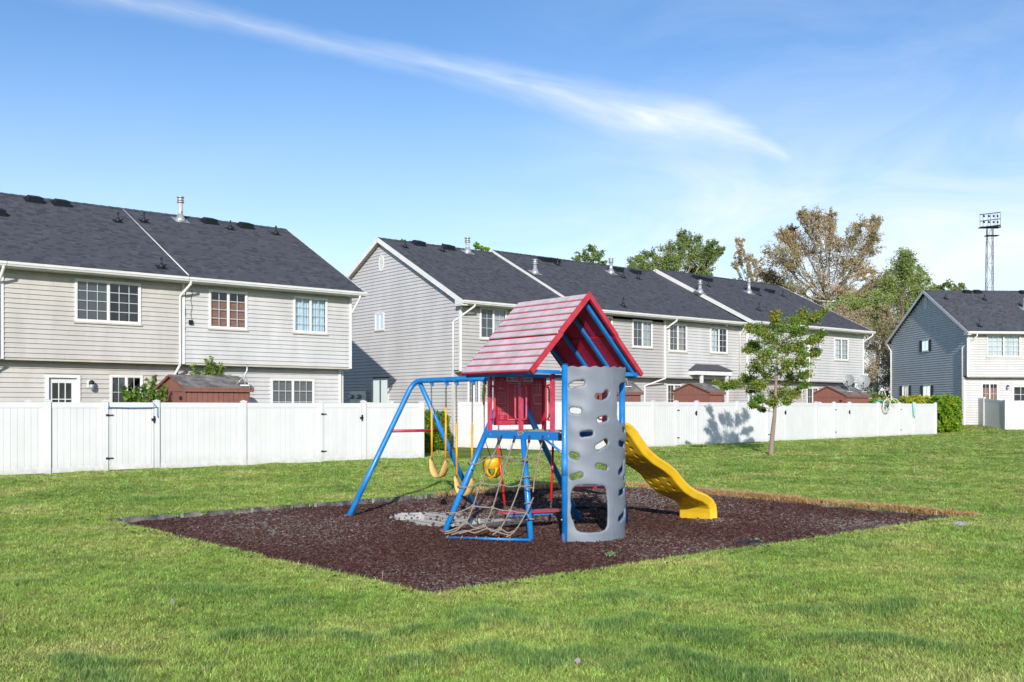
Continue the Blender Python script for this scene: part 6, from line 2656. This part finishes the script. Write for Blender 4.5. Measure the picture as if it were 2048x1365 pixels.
# ------------------------------------------------------------------ foliage
def leaf_quads(C, N, size, rnd, flat=0.0, aspect=0.62):
    """diamond shaped leaves at points C with loose random facing"""
    n = len(C)
    a = rnd.normal(size=(n, 3))
    a[:, 2] *= (1 - flat)
    a /= np.linalg.norm(a, axis=1, keepdims=True) + 1e-9
    b = rnd.normal(size=(n, 3))
    b -= a * (a * b).sum(1, keepdims=True)
    b /= np.linalg.norm(b, axis=1, keepdims=True) + 1e-9
    s = size * rnd.uniform(.6, 1.35, (n, 1))
    nrm = np.cross(a, b)
    V = np.stack([C - a * s, C + b * s * aspect - nrm * s * .12, C + a * s, C - b * s * aspect - nrm * s * .12], 1).reshape(-1, 3)
    Q = np.arange(4 * n).reshape(n, 4)
    return V, Q


def leaf_mat(name, cols, transl=0.3, scale=0.6):
    if name in MATS:
        return MATS[name]
    m = bpy.data.materials.new(name)
    m.use_nodes = True
    nt = m.node_tree
    b = nt.nodes['Principled BSDF']
    b.inputs['Roughness'].default_value = 0.5
    b.inputs['Specular IOR Level'].default_value = 0.3
    geo = nt.nodes.new('ShaderNodeNewGeometry')
    n = nd(nt, 'ShaderNodeTexNoise', i_Scale=scale, i_Detail=3.0)
    nt.links.new(geo.outputs['Position'], n.inputs['Vector'])
    v = math_n(nt, 'MULTIPLY_ADD', geo.outputs['Random Per Island'], 0.55, -0.27)
    v = math_n(nt, 'ADD', v, math_n(nt, 'MULTIPLY_ADD', n.outputs[0], 1.6, -0.3), clamp=True)
    r = nt.nodes.new('ShaderNodeValToRGB')
    el = r.color_ramp.elements
    el[0].position, el[0].color = 0.0, (*cols[0], 1)
    el[1].position, el[1].color = 1.0, (*cols[-1], 1)
    for i, c in enumerate(cols[1:-1]):
        el.new((i + 1) / (len(cols) - 1)).color = (*c, 1)
    nt.links.new(v, r.inputs[0])
    nt.links.new(r.outputs[0], b.inputs['Base Color'])
    tr = nt.nodes.new('ShaderNodeBsdfTranslucent')
    nt.links.new(r.outputs[0], tr.inputs['Color'])
    mx = nt.nodes.new('ShaderNodeMixShader')
    mx.inputs[0].default_value = transl
    nt.links.new(b.outputs[0], mx.inputs[1])
    nt.links.new(tr.outputs[0], mx.inputs[2])
    nt.links.new(mx.outputs[0], nt.nodes['Material Output'].inputs[0])
    MATS[name] = m
    return m


def bent(a, b, bow, n, rnd):
    a, b = Vector(a), Vector(b)
    mid = (a + b) / 2 + Vector((0, 0, -bow)) + Vector((rnd.uniform(-1, 1), rnd.uniform(-1, 1), rnd.uniform(-.5, .5))) * (b - a).length * .08
    pts = arc_pts(a, mid, b, n)
    L = (b - a).length
    return [p + Vector((rnd.uniform(-1, 1), rnd.uniform(-1, 1), rnd.uniform(-1, 1))) * L * .012 * (0 < i < n) for i, p in enumerate(pts)]


def tree(name, label, cat, base, forks, clusters, leafm, barkm, leaf, n_leaf, r0, twigs=7, seed=1, group=None, spray=0.30, limb_k=0.22, bare=0.0):
    """trunk through forks, limbs to every cluster, twigs inside the cluster, leaves bunched along the twigs"""
    rnd = random.Random(seed)
    nr = np.random.RandomState(seed)
    t = thing(name, base, label, cat, group)
    tk = MB()
    path = [Vector(base)] + [Vector(f) for f in forks]
    sp = smooth_path(path, 5)
    hs = len(sp)
    tk.tube(sp, [r0 * (1.25 if i == 0 else 1) * (1 - .62 * i / (hs - 1)) for i in range(hs)], 10)
    tips = []
    for c, r in clusters:
        c = Vector(c)
        k = min(range(hs), key=lambda i: (sp[i] - c).length + max(0, sp[i].z - c.z + r * .6) * 2.0)
        k = max(int(hs * .45), min(k, hs - 1))
        s = sp[k]
        lp = bent(s, c, (c - s).length * 0.12, 7, rnd)
        ra = r0 * limb_k * (0.6 + 0.5 * min(1, r / 3))
        tk.tube(lp, [ra * (1 - .75 * i / 7) for i in range(8)], 7)
        for _ in range(twigs):
            v = Vector((rnd.gauss(0, 1), rnd.gauss(0, 1), rnd.gauss(0, .8)))
            v = v.normalized() * r * rnd.uniform(.55, 1.05)
            st = lp[rnd.choice((4, 5, 6, 7, 7))]
            e = c + v
            tp = bent(st, e, 0.05 * r, 4, rnd)
            tk.tube(tp, [ra * .26 * (1 - .8 * i / 4) for i in range(5)], 5, caps=False)
            tips.append((tp, r))
    tk.build('trunk', barkm, t)
    if n_leaf:
        per = max(1, n_leaf // max(1, len(tips)))
        C = []
        for tp, r in tips:
            if rnd.random() < bare:
                continue
            m_ = int(per * rnd.uniform(.4, 1.6))
            k = nr.uniform(1.3, 4.0, m_)
            i0 = np.minimum(k.astype(int), 3)
            f = (k - i0)[:, None]
            A = np.array([list(p) for p in tp])
            cc = A[i0] * (1 - f) + A[i0 + 1] * f
            C.append(cc + nr.normal(0, spray * r * .5, (m_, 3)) * np.array([1, 1, .75]) * (0.4 + 0.6 * k[:, None] / 4))
        C = np.concatenate(C)
        V, Q = leaf_quads(C, None, leaf, nr)
        np_mesh('crown', V, Q, leafm, t)
    return t


def cl(lst, Y, spread, seed, rk=1.0):
    """clusters from photo pixels at depth about Y"""
    r = random.Random(seed)
    out = []
    for x, y, pr in lst:
        d = Y + r.uniform(-spread, spread)
        out.append((at_depth(x, y, d), pr * d / FPX * rk))
    return out


LEAF_SYC = leaf_mat('brown_olive_leaves', [(0.19, 0.20, 0.085), (0.35, 0.29, 0.14), (0.45, 0.32, 0.155), (0.52, 0.39, 0.22)], .3, .25)
LEAF_GRN = leaf_mat('fresh_green_leaves', [(0.10, 0.17, 0.045), (0.18, 0.26, 0.07), (0.30, 0.35, 0.11)], .35, .3)
LEAF_YG = leaf_mat('yellow_green_leaves', [(0.16, 0.25, 0.065), (0.28, 0.36, 0.10), (0.38, 0.42, 0.14)], .35, .3)
LEAF_MPL = leaf_mat('young_tree_leaves', [(0.06, 0.15, 0.022), (0.13, 0.25, 0.032), (0.25, 0.31, 0.05), (0.40, 0.27, 0.055)], .35, 1.8)
LEAF_BRUSH = leaf_mat('dry_brush_leaves', [(0.22, 0.25, 0.10), (0.40, 0.31, 0.20), (0.52, 0.42, 0.30)], .3, .3)
LEAF_HEDGE = leaf_mat('hedge_leaves', [(0.07, 0.17, 0.010), (0.17, 0.31, 0.018), (0.36, 0.42, 0.03)], .3, 1.5)
LEAF_HEDGE_Y = leaf_mat('golden_hedge_leaves', [(0.14, 0.24, 0.012), (0.34, 0.38, 0.025), (0.50, 0.45, 0.03)], .3, 1.5)
LEAF_VINE = leaf_mat('vine_leaves', [(0.05, 0.15, 0.02), (0.13, 0.26, 0.03), (0.28, 0.36, 0.05)], .4, 2)


def gbase(px, Y, dy=0):
    p = at_depth(px, 815, Y)
    return Vector((p.x, p.y, ground_z(p.x, p.y) - .05))


Y = 95
tree('sycamore_tree', 'tall half bare tree with brown and olive leaves behind the row of houses', 'tree', gbase(1652, Y), [at_depth(1652, 740, Y), at_depth(1650, 680, Y), at_depth(1652, 640, Y + 1), at_depth(1655, 600, Y + 1)],
     cl([(1630, 432, 26), (1608, 428, 18), (1648, 455, 30), (1600, 478, 40), (1565, 470, 22), (1545, 505, 36), (1580, 520, 40), (1640, 505, 48), (1690, 480, 36), (1722, 452, 26), (1752, 440, 16), (1748, 470, 20), (1738, 500, 28), (1695, 525, 44), (1640, 560, 46), (1590, 570, 40), (1545, 560, 34), (1735, 540, 30), (1690, 580, 36), (1620, 605, 34), (1560, 600, 30), (1765, 560, 24), (1720, 590, 30), (1530, 545, 26), (1532, 590, 26), (1600, 640, 30), (1655, 640, 30), (1700, 630, 30), (1745, 580, 26), (1580, 460, 18), (1660, 430, 16)], Y, 4, 3, .95),
     LEAF_SYC, BARK_P, .078, 56000, .34, 34, 21, 'trees behind the houses', .24, .34)
tree('sycamore_tree', 'small sparse brown leafed tree next to the row of houses, behind its ridge', 'tree', gbase(1508, 92), [at_depth(1508, 700, 92), at_depth(1508, 640, 92), at_depth(1506, 600, 92)],
     cl([(1482, 482, 14), (1478, 505, 18), (1492, 520, 22), (1470, 530, 12), (1500, 550, 20), (1515, 525, 18), (1512, 565, 20), (1475, 560, 12), (1535, 580, 18)], 92, 3, 4, .95),
     LEAF_SYC, BARK_P, .085, 5600, .24, 16, 22, 'trees behind the houses', .2, .25)
Y = 84
tree('leafy_tree', 'feathery yellow green tree between the row of houses and the far right house', 'tree', gbase(1800, Y), [at_depth(1796, 740, Y), at_depth(1797, 700, Y), at_depth(1798, 670, Y)],
     cl([(1812, 515, 22), (1800, 540, 30), (1780, 570, 34), (1830, 555, 30), (1852, 590, 30), (1800, 605, 46), (1750, 600, 36), (1765, 640, 40), (1810, 650, 46), (1722, 620, 34), (1835, 630, 34), (1740, 650, 34), (1700, 650, 30), (1860, 615, 22), (1690, 610, 30), (1660, 640, 30), (1780, 690, 40), (1830, 680, 36)], Y, 4, 5),
     LEAF_YG, BARK, .072, 66000, .30, 26, 23, 'trees behind the houses', .42, .25)
Y = 76
tree('dry_bush', 'tangled tan brush with bare branches beside the shaded gable', 'bush', gbase(1752, Y), [at_depth(1752, 770, Y), at_depth(1754, 730, Y), at_depth(1760, 690, Y)],
     cl([(1745, 690, 34), (1785, 680, 34), (1722, 660, 24), (1765, 720, 38), (1735, 740, 32), (1775, 760, 34), (1800, 650, 26), (1740, 775, 30), (1710, 690, 16), (1795, 720, 26), (1700, 640, 24), (1680, 625, 20), (1725, 625, 24), (1770, 660, 30), (1765, 625, 22), (1790, 755, 26)], Y, 3, 6),
     LEAF_BRUSH, BARK_P, .06, 30000, .22, 34, 24, None, .3, .2)
tree('dark_bush', 'dark green bush low behind the bicycle and the shed', 'bush', gbase(1762, 74), [at_depth(1762, 800, 74), at_depth(1762, 785, 74)],
     cl([(1755, 790, 22), (1775, 795, 20), (1748, 805, 18), (1785, 800, 18)], 73, 1, 8), LEAF_GRN, BARK, .10, 2600, .1, 6, 26, None, .3, .25)
Y = 100
tree('leafy_tree', 'broad light green tree rising over the middle of the long roof', 'tree', gbase(1350, Y), [at_depth(1350, 720, Y), at_depth(1350, 650, Y), at_depth(1352, 600, Y)],
     cl([(1365, 470, 14), (1355, 492, 22), (1385, 482, 22), (1330, 505, 28), (1300, 515, 24), (1270, 520, 18), (1258, 535, 14), (1290, 540, 24), (1345, 530, 36), (1395, 505, 24), (1425, 490, 18), (1440, 500, 10), (1415, 520, 22), (1385, 540, 28), (1320, 545, 28), (1412, 545, 18)], Y, 3, 7),
     LEAF_GRN, BARK_P, .085, 32000, .30, 26, 25, 'trees behind the houses', .28, .26)
tree('leafy_tree', 'small round green tree top behind the long roof, left of the broad one', 'tree', gbase(1182, 104), [at_depth(1182, 700, 104), at_depth(1182, 600, 104), at_depth(1182, 540, 104)],
     cl([(1182, 498, 16), (1198, 510, 14), (1165, 508, 16), (1152, 518, 10), (1185, 520, 22), (1205, 525, 12)], 104, 2, 9), LEAF_GRN, BARK_P, .11, 3400, .2, 16, 27, 'trees behind the houses', .25, .2)
tree('leafy_tree', 'tiny green tree top beside the tall flue on the ridge', 'tree', gbase(955, 82), [at_depth(955, 700, 82), at_depth(955, 600, 82), at_depth(955, 520, 82)],
     cl([(952, 492, 9), (962, 496, 9), (975, 499, 6), (935, 500, 8)], 82, 1, 10), LEAF_HEDGE, BARK, .11, 800, .15, 6, 28, 'trees behind the houses', .3, .22)
tree('leafy_tree', 'twiggy green tree top just over the peak of the sunlit gable', 'tree', gbase(815, 82), [at_depth(815, 700, 82), at_depth(815, 600, 82), at_depth(815, 520, 82)],
     cl([(806, 481, 5), (818, 485, 5), (800, 484, 4)], 82, 1, 11), LEAF_HEDGE, BARK, .09, 260, .12, 6, 29, 'trees behind the houses', .3, .22)
tree('leafy_tree', 'bluish green tree top over the ridge of the far right house', 'tree', gbase(1905, 112), [at_depth(1905, 720, 112), at_depth(1905, 640, 112), at_depth(1905, 600, 112)],
     cl([(1893, 569, 12), (1918, 572, 12), (1880, 578, 10), (1905, 580, 16), (1868, 575, 12), (1850, 560, 10), (1925, 583, 8), (1835, 535, 8)], 112, 2, 12), LEAF_GRN, BARK, .15, 3000, .2, 7, 30, 'trees behind the houses', .3, .22)

tb0 = at_z(1542, 911, 0.04)
Y = tb0.y
tree('young_tree', 'young green tree with a slim grey trunk standing on the lawn', 'tree', tb0, [at_depth(1544, 880, Y), at_depth(1547, 850, Y), at_depth(1549, 830, Y), at_depth(1551, 790, Y), at_depth(1553, 740, Y), at_depth(1556, 690, Y)],
     cl([(1553, 628, 14), (1560, 650, 20), (1588, 640, 16), (1608, 628, 14), (1632, 632, 14), (1648, 622, 8), (1600, 660, 20), (1520, 660, 16), (1498, 652, 12), (1535, 675, 22), (1565, 690, 28), (1600, 695, 24), (1630, 680, 14), (1645, 668, 9), (1505, 690, 14), (1495, 700, 10), (1530, 712, 24), (1570, 725, 28), (1608, 722, 22), (1632, 705, 12), (1510, 735, 20), (1545, 750, 26), (1585, 755, 24), (1612, 748, 14), (1490, 757, 16), (1466, 766, 12), (1446, 770, 11), (1432, 764, 6), (1515, 770, 18), (1555, 782, 22), (1588, 785, 16), (1612, 770, 10), (1515, 795, 14), (1545, 805, 16), (1575, 802, 13), (1503, 808, 9), (1522, 818, 7), (1500, 778, 10)], Y, 1.1, 13, 1.0),
     LEAF_MPL, M('grey_bark', (0.25, 0.18, 0.15), .9, .25, 20, .5, 60), .037, 28000, .090, 22, 31, None, .50, .20)


def leafy_block(name, label, cat, corners, z0, z1, n, leaf, mat, seed, group=None, bulge=0.25, kind=None, mat_core=None):
    """clipped hedge: leaves on and just under a bulging box surface, dark twig core"""
    nr = np.random.RandomState(seed)
    A = [np.array([c.x, c.y]) for c in corners]          # four ground corners in order
    ctr = sum(A) / 4
    t = thing(name, (ctr[0], ctr[1], z0), label, cat, group)
    u_, v_, w_ = nr.uniform(0, 1, n), nr.uniform(0, 1, n), nr.uniform(0, 1, n)
    face = nr.randint(0, 10, n)
    u_ = np.where(face == 0, 0.0, np.where(face == 1, 1.0, u_))
    v_ = np.where((face >= 2) & (face < 5), 0.0, np.where(face == 5, 1.0, v_))
    w_ = np.where(face >= 6, np.where(face >= 7, 1.0, w_), w_)
    w_ = np.where((face >= 7) & (nr.uniform(0, 1, n) < .3), nr.uniform(0, 1, n), w_)
    # round the box
    q = np.stack([u_ * 2 - 1, v_ * 2 - 1, w_ * 2 - 1], 1)
    m_ = np.abs(q).max(1, keepdims=True)
    rlen = (np.abs(q) ** 4).sum(1, keepdims=True) ** .25
    q = q / (rlen / m_) * (1 + .05 * np.sin(q[:, :1] * 9 + q[:, 2:] * 7) + .04 * np.sin(q[:, 1:2] * 13 + q[:, 2:] * 5))
    q *= 1 - np.abs(nr.normal(0, .05, (n, 1)))
    u_, v_, w_ = (q[:, 0] + 1) / 2, (q[:, 1] + 1) / 2, (q[:, 2] + 1) / 2
    B = (A[0][None] * ((1 - u_) * (1 - v_))[:, None] + A[1][None] * (u_ * (1 - v_))[:, None] + A[2][None] * (u_ * v_)[:, None] + A[3][None] * ((1 - u_) * v_)[:, None])
    C = np.concatenate([B, (z0 + (z1 - z0) * w_)[:, None]], 1) + nr.normal(0, leaf * .5, (n, 3))
    C[:, 2] = np.maximum(C[:, 2], z0 + .02)
    V, Q = leaf_quads(C, None, leaf, nr)
    np_mesh('foliage', V, Q, mat, t)
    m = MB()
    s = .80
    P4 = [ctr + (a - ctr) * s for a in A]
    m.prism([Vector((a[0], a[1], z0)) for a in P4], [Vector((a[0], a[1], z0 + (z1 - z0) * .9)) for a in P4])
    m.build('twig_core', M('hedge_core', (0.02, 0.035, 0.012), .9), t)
    return t


def ground_corner(px, Y):
    p = at_depth(px, 815, Y)
    return Vector((p.x, p.y, 0))


HEDGE_D = leaf_mat('dark_hedge_leaves', [(0.05, 0.12, 0.010), (0.12, 0.23, 0.016), (0.25, 0.31, 0.025)], .3, 1.5)  # darker green leaf mix than the other hedges
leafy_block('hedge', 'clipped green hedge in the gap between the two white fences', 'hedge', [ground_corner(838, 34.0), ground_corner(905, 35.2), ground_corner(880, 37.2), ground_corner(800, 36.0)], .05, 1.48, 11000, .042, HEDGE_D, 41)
leafy_block('hedge', 'big round bright green hedge at the end of the long fence', 'hedge', [ground_corner(1868, 57.4), ground_corner(1925, 58.0), ground_corner(1912, 64), ground_corner(1850, 64)], .1, 2.30, 13000, .085, LEAF_HEDGE, 42)
leafy_block('hedge', 'golden topped hedge running behind the long fence under the shuttered windows', 'hedge', [ground_corner(1795, 60.5), ground_corner(1872, 60.5), ground_corner(1862, 66), ground_corner(1790, 66)], .1, 2.28, 9000, .085, LEAF_HEDGE_Y, 43)
leafy_block('hedge', 'low yellow green shrub behind the fence near the bicycle', 'hedge', [ground_corner(1736, 57.5), ground_corner(1800, 58.5), ground_corner(1797, 61), ground_corner(1735, 61)], .1, 2.12, 3500, .08, LEAF_HEDGE, 44)


def shrub(label, base, cl_, n, seed, leaf=.06):
    rnd = random.Random(seed)
    nr = np.random.RandomState(seed)
    t = thing('leafy_shrub', base, label, 'shrub', None)
    m = MB()
    C = []
    for c, r in cl_:
        c = Vector(c)
        p = bent(base, c, -.1, 6, rnd)
        m.tube(p, [.012 * (1 - .6 * i / 6) for i in range(7)], 5)
        for _ in range(5):
            e = c + Vector((rnd.gauss(0, .6), rnd.gauss(0, .6), rnd.gauss(0, .6))) * r
            q = bent(p[4], e, -.03, 4, rnd)
            m.tube(q, [.005, .004, .004, .003, .002], 4)
            k = int(n / len(cl_) / 5)
            A = np.array([list(x) for x in q])
            i0 = nr.randint(1, 4, k)
            f = nr.uniform(0, 1, (k, 1))
            C.append(A[i0] * (1 - f) + A[i0 + 1] * f + nr.normal(0, r * .25, (k, 3)))
    m.build('stem', BARK, t)
    V, Q = leaf_quads(np.concatenate(C), None, leaf, nr, .3)
    np_mesh('foliage', V, Q, LEAF_VINE, t)


bs = FA.pt(FA.face(280, 800, -0.9)[0], -0.9, .05)
Y = bs.y
shrub('leafy green shrub rising over the white gate by the lower window', bs, cl([(255, 790, 12), (270, 775, 14), (290, 790, 18), (300, 765, 12), (310, 750, 6), (285, 800, 16), (265, 800, 14), (318, 790, 10), (302, 800, 14), (247, 778, 6), (325, 775, 5)], Y, .35, 51), 1300, 51, .062)
bs = FA.pt(FA.face(405, 800, -0.05)[0], -0.05, .05)
Y = bs.y
shrub('leafy green shrub standing behind the long shed roof', bs, cl([(375, 744, 10), (390, 742, 12), (405, 740, 14), (420, 735, 12), (435, 735, 10), (415, 720, 6), (445, 730, 6), (425, 715, 3)], Y, .25, 52), 900, 52, .055)


# ------------------------------------------------------------------ bicycle hung over the fence, cloth
d_ = (FB_D - FB_C).normalized()
nF = Vector((d_.y, -d_.x, 0))
lw_ = at_plane(1774, 812, line_pt(1774, FB_C, FB_D) + nF * .22, nF)
bk = thing('bicycle', lw_, 'teal bicycle with cream tyres hung over the white fence', 'bicycle')
bf = lambda x, y, z: lw_ + d_ * x + nF * y + Vector((0, 0, z))
RWh = .33
m = MB()
m.tube([bf(RWh * math.cos(6.283 * k / 28), .05 * math.cos(6.283 * k / 28), RWh * math.sin(6.283 * k / 28)) for k in range(28)], .026, 8, closed=True)
wl = m.build('wheel', CREAM, bk)
m = MB()
m.tube([bf(.28 * math.cos(6.283 * k / 24), .045 * math.cos(6.283 * k / 24), .28 * math.sin(6.283 * k / 24)) for k in range(24)], .012, 6, closed=True)
m.build('rim', GALV, wl)
m = MB()
for k in range(20):
    a = 6.283 * k / 20
    m.tube([bf(0, .03 * (1 if k % 2 else -1), 0), bf(.28 * math.cos(a), .04 * math.cos(a), .28 * math.sin(a))], .0028, 4, caps=False)
o = m.build('spokes', GALV, wl)
o['kind'] = 'stuff'
m = MB()
m.tube([bf(0, -.06, 0), bf(0, .06, 0)], .035, 10)
m.tube([bf(0, .035, 0), bf(0, .04, 0)], .085, 14)
m.build('hub', STEEL, wl)
TEALP = M('teal_paint', (0.10, 0.42, 0.42), .4, .1, 10)
for a, b, r in (((0, .07, 0), (-.42, -.1, .30), .018), ((0, -.07, 0), (-.42, -.15, .30), .018), ((-.42, -.12, .30), (-.62, -.5, .15), .022), ((0, .07, 0), (-.16, -.02, -.02), .014)):
    m = MB()
    m.tube([bf(*a), bf(*b)], r, 8)
    m.build('frame_tube', TEALP, bk)
m = MB()
m.tube([bf(-.20, .03, .02), bf(-.05, .06, -.10), bf(.06, .07, .02), bf(-.02, .06, .12)], .022, 8)
m.build('chain_guard', STEEL, bk)
m = MB()
f = lambda x, y, z: bf(-.30 + x, -.25 + y, .36 + z)
m.prism([f(-.11, -.08, -.07), f(.09, -.05, -.09), f(.12, -.02, .0), f(-.02, -.06, .10)], [f(-.11, .08, -.07), f(.09, .05, -.09), f(.12, .02, .0), f(-.02, .06, .10)])
m.build('saddle', M('saddle_brown', (0.32, 0.17, 0.11), .6, .2, 15), bk)
for x0, s in ((.0, 1), (.24, 1)):
    m = MB()
    pts = [at_depth(1768 + x0 * 50, 806, lw_.y + .3), at_depth(1774 + x0 * 42, 796, lw_.y + .3), at_depth(1770 + x0 * 44, 788, lw_.y + .3), at_depth(1770 + x0 * 42, 781, lw_.y + .3)]
    m.tube(smooth_path(pts, 5), .017, 6)
    pts = [at_depth(1770 + x0 * 42, 786, lw_.y + .3), at_depth(1775 + x0 * 36, 796, lw_.y + .3), at_depth(1786 + x0 * 34, 800, lw_.y + .3), at_depth(1792 + x0 * 30, 807, lw_.y + .3)]
    m.tube(smooth_path(pts, 5), .017, 6)
    m.build('handlebar', CREAM, bk)
    m = MB()
    c = at_depth(1770 + x0 * 42, 780, lw_.y + .3)
    m.tube([c + Vector((0, 0, -.04)), c + Vector((0, 0, .05))], .035, 8)
    m.build('grip', PINK, bk)

pc_ = line_pt(1825, FB_C, FB_D)
gz_ = ground_z(pc_.x, pc_.y)
m = MB()
nU, nV = 10, 22
vs, fs = [], []
for j in range(nV + 1):
    t = j / nV
    for i in range(nU + 1):
        s = i / nU - .5
        wdt = .30 * (1 - .25 * math.sin(t * 3) + .15 * t)
        fold = .03 * math.sin(s * 14 + t * 2) * min(1, t * 3)
        if t < .12:
            o_, z_ = -.06 + t / .12 * .13, 1.80 + .012
        else:
            o_, z_ = .075 + fold + .01, 1.80 - (t - .12) / .88 * (.78 + .10 * math.sin(s * 9))
        q = pc_ + d_ * (s * wdt + .05 * t) + nF * o_
        vs.append(Vector((q.x, q.y, gz_ + z_)))
for j in range(nV):
    for i in range(nU):
        a = j * (nU + 1) + i
        fs.append((a, a + 1, a + nU + 2, a + nU + 1))
m.add(vs, fs, 0, True)
tag(m.build('hanging_cloth', TEAL), 'pale teal cloth hanging over the top of the white fence', 'cloth')

# ------------------------------------------------------------------ floodlight tower far behind
Yt = 150.0
tw = thing('light_tower', at_depth(1978, 815, Yt) * 1.0, 'tall dark lattice floodlight tower on the skyline', 'light tower')
K = Yt / FPX
tc = at_depth(1978, 815, Yt)
tp = lambda px, dy, py: at_depth(px, py, Yt + dy)
legs = [((1965, -.8, 850), (1973, -.5, 452)), ((1971.5, .8, 850), (1975, .5, 452)), ((1984, -.8, 850), (1984, -.5, 452)), ((1988, .8, 850), (1986.5, .5, 452))]
for a, b in legs:
    m = MB()
    m.tube([tp(*a), tp(*b)], .045, 5)
    m.build('tower_leg', STEEL, tw)
m = MB()
for k in range(16):
    t0, t1 = k / 16, (k + 1) / 16
    for i, j in ((0, 2), (1, 3), (0, 1), (2, 3)):
        A = lambda q, t: tp(*legs[q][0]).lerp(tp(*legs[q][1]), t)
        m.tube([A(i, t0), A(j, t1)] if k % 2 else [A(j, t0), A(i, t1)], .022, 4)
        if k % 2 == 0:
            m.tube([A(i, t1), A(j, t1)], .022, 4)
o = m.build('lattice_brace', STEEL, tw)
o['kind'] = 'stuff'
for i, yy in enumerate((427, 440, 453)):
    m = MB()
    for dy in (-.5, .5):
        m.tube([tp(1960, dy, yy + 3), tp(2001, dy, yy - 2)], .06 if i < 2 else .11, 6)
    m.tube([tp(1960, -.5, yy + 3), tp(1960, .5, yy + 3)], .05, 5)
    m.tube([tp(2001, -.5, yy - 2), tp(2001, .5, yy - 2)], .05, 5)
    m.build('lamp_rail', STEEL, tw)
for px_ in (1960, 1966, 1976, 1981, 1990, 1995, 2001):
    m = MB()
    m.tube([tp(px_, -.5, 456), tp(px_, -.5, 427)], .028, 4)
    m.build('lamp_upright', STEEL, tw)
for yy in (430, 442):
    for px_ in (1967, 1977, 1986, 1994):
        m = MB()
        c = tp(px_, -.6, yy + 1)
        m.tube([c, c + Vector((0, -.1, -.1)), c + Vector((0, -.22, -.2))], [.06, .11, .16], 8)
        m.build('floodlight', STEEL, tw)
m = MB()
fT = lambda x, y, z: tp(1980, 0, 472) + Vector((x, y, z))
m.box(fT, (-.7, -.5, -.05), (1.2, .5, .05))
m.build('platform', STEEL, tw)
m = MB()
fT = lambda x, y, z: tp(1978, 0, 455.5) + Vector((x, y, z))
m.box(fT, (-1.4, -.6, -.06), (1.6, .6, .06))
m.build('platform', STEEL, tw)

# ------------------------------------------------------------------ small things lying about
def lump(name, label, cat, c, sx, sy, sz, mat, seed, group=None):
    r = random.Random(seed)
    m = MB()
    n = 9
    vs = []
    for lvl, (k, h) in enumerate(((1.0, 0.0), (.85, .6), (.4, 1.0))):
        for i in range(n):
            a = 6.283 * i / n
            vs.append(c + Vector((sx * k * math.cos(a) * r.uniform(.7, 1.2), sy * k * math.sin(a) * r.uniform(.7, 1.2), sz * h * r.uniform(.7, 1.2))))
    fs = [(l * n + i, l * n + (i + 1) % n, (l + 1) * n + (i + 1) % n, (l + 1) * n + i) for l in range(2) for i in range(n)] + [tuple(range(2 * n, 3 * n))]
    m.add(vs, fs)
    return tag(m.build(name, mat), label, cat, group)


p = at_z(1488, 1086, -.04)
lump('rubber_scrap', 'flat black rubber scrap in the mulch near the right edge', 'rubber scrap', p, .16, .05, .03, BLACK_R, 1, 'black scraps in the mulch')
p = at_z(1512, 1088, -.04)
lump('rubber_scrap', 'second black rubber scrap lying right beside the flat one', 'rubber scrap', p, .10, .07, .04, BLACK_R, 2, 'black scraps in the mulch')
p = at_z(1585, 1072, -.04)
lump('rubber_scrap', 'smaller black scrap further along the right edge of the mulch', 'rubber scrap', p, .07, .05, .03, BLACK_R, 3, 'black scraps in the mulch')
p = at_z(1920, 1054, 0.02)
lump('grey_shoe', 'small grey object like a lost shoe lying in the grass', 'litter', p, .12, .06, .07, M('shoe_grey', (0.25, 0.25, 0.29), .7, .2, 20), 4)


def stalk(name, label, cat, px, py, h, puff, mat, mat2, group=None, seed=0):
    p = at_z(px, py, .0)
    t = thing(name, p, label, cat, group)
    m = MB()
    top = p + Vector((.01, 0, h))
    m.tube([p, p + Vector((.004, 0, h * .5)), top], .0035, 5)
    m.build('stem', mat, t)
    if puff:
        nr = np.random.RandomState(seed)
        q = nr.normal(size=(160, 3))
        q /= np.linalg.norm(q, axis=1, keepdims=True)
        V, Q = leaf_quads(np.array(top) + q * puff * nr.uniform(.5, 1, (160, 1)), None, .004, nr)
        np_mesh('seed_head', V, Q, mat2, t)


STALK = M('brown_stalk', (0.30, 0.20, 0.12), .8, .2, 20)
PUFF = M('seed_fluff', (0.42, 0.41, 0.38), .9, .1, 20)
stalk('dandelion', 'white dandelion clock standing in the grass left of the bed corner', 'dandelion', 342, 1230, .105, .018, STALK, PUFF, None, 1)
stalk('dandelion', 'thin white dandelion clock in the dark grass near the bottom centre', 'dandelion', 1152, 1352, .095, .018, STALK, PUFF, None, 2)
stalk('dry_stalk', 'single dry brown stalk at the left edge of the lawn', 'stalk', 6, 1258, .19, 0, STALK, None)
stalk('dry_stalk', 'single dry straw standing in the mulch near the front corner', 'stalk', 764, 1165, .11, 0, STALK, None)


def weed(label, px, py, z, n, r, h, seed):
    nr = np.random.RandomState(seed)
    p = at_z(px, py, z)
    C = np.array(p) + nr.normal(0, 1, (n, 3)) * np.array([r, r, 0]) + np.stack([np.zeros(n), np.zeros(n), nr.uniform(0, h, n)], 1)
    V, Q = leaf_quads(C, None, .014, nr, .2, .35)
    o = np_mesh('weed', V, Q, M('weed_green', (0.20, 0.34, 0.14), .6, .2, 30))
    tag(o, label, 'weed')


weed('small pale green weed in the mulch in front of the climbing wall', 1221, 1112, -.05, 60, .035, .05, 5)
weed('small green weed by the black rubber scraps', 1517, 1084, -.05, 40, .05, .05, 6)
weed('tiny weed against the bed edging at the left', 352, 1037, -.03, 50, .07, .07, 7)
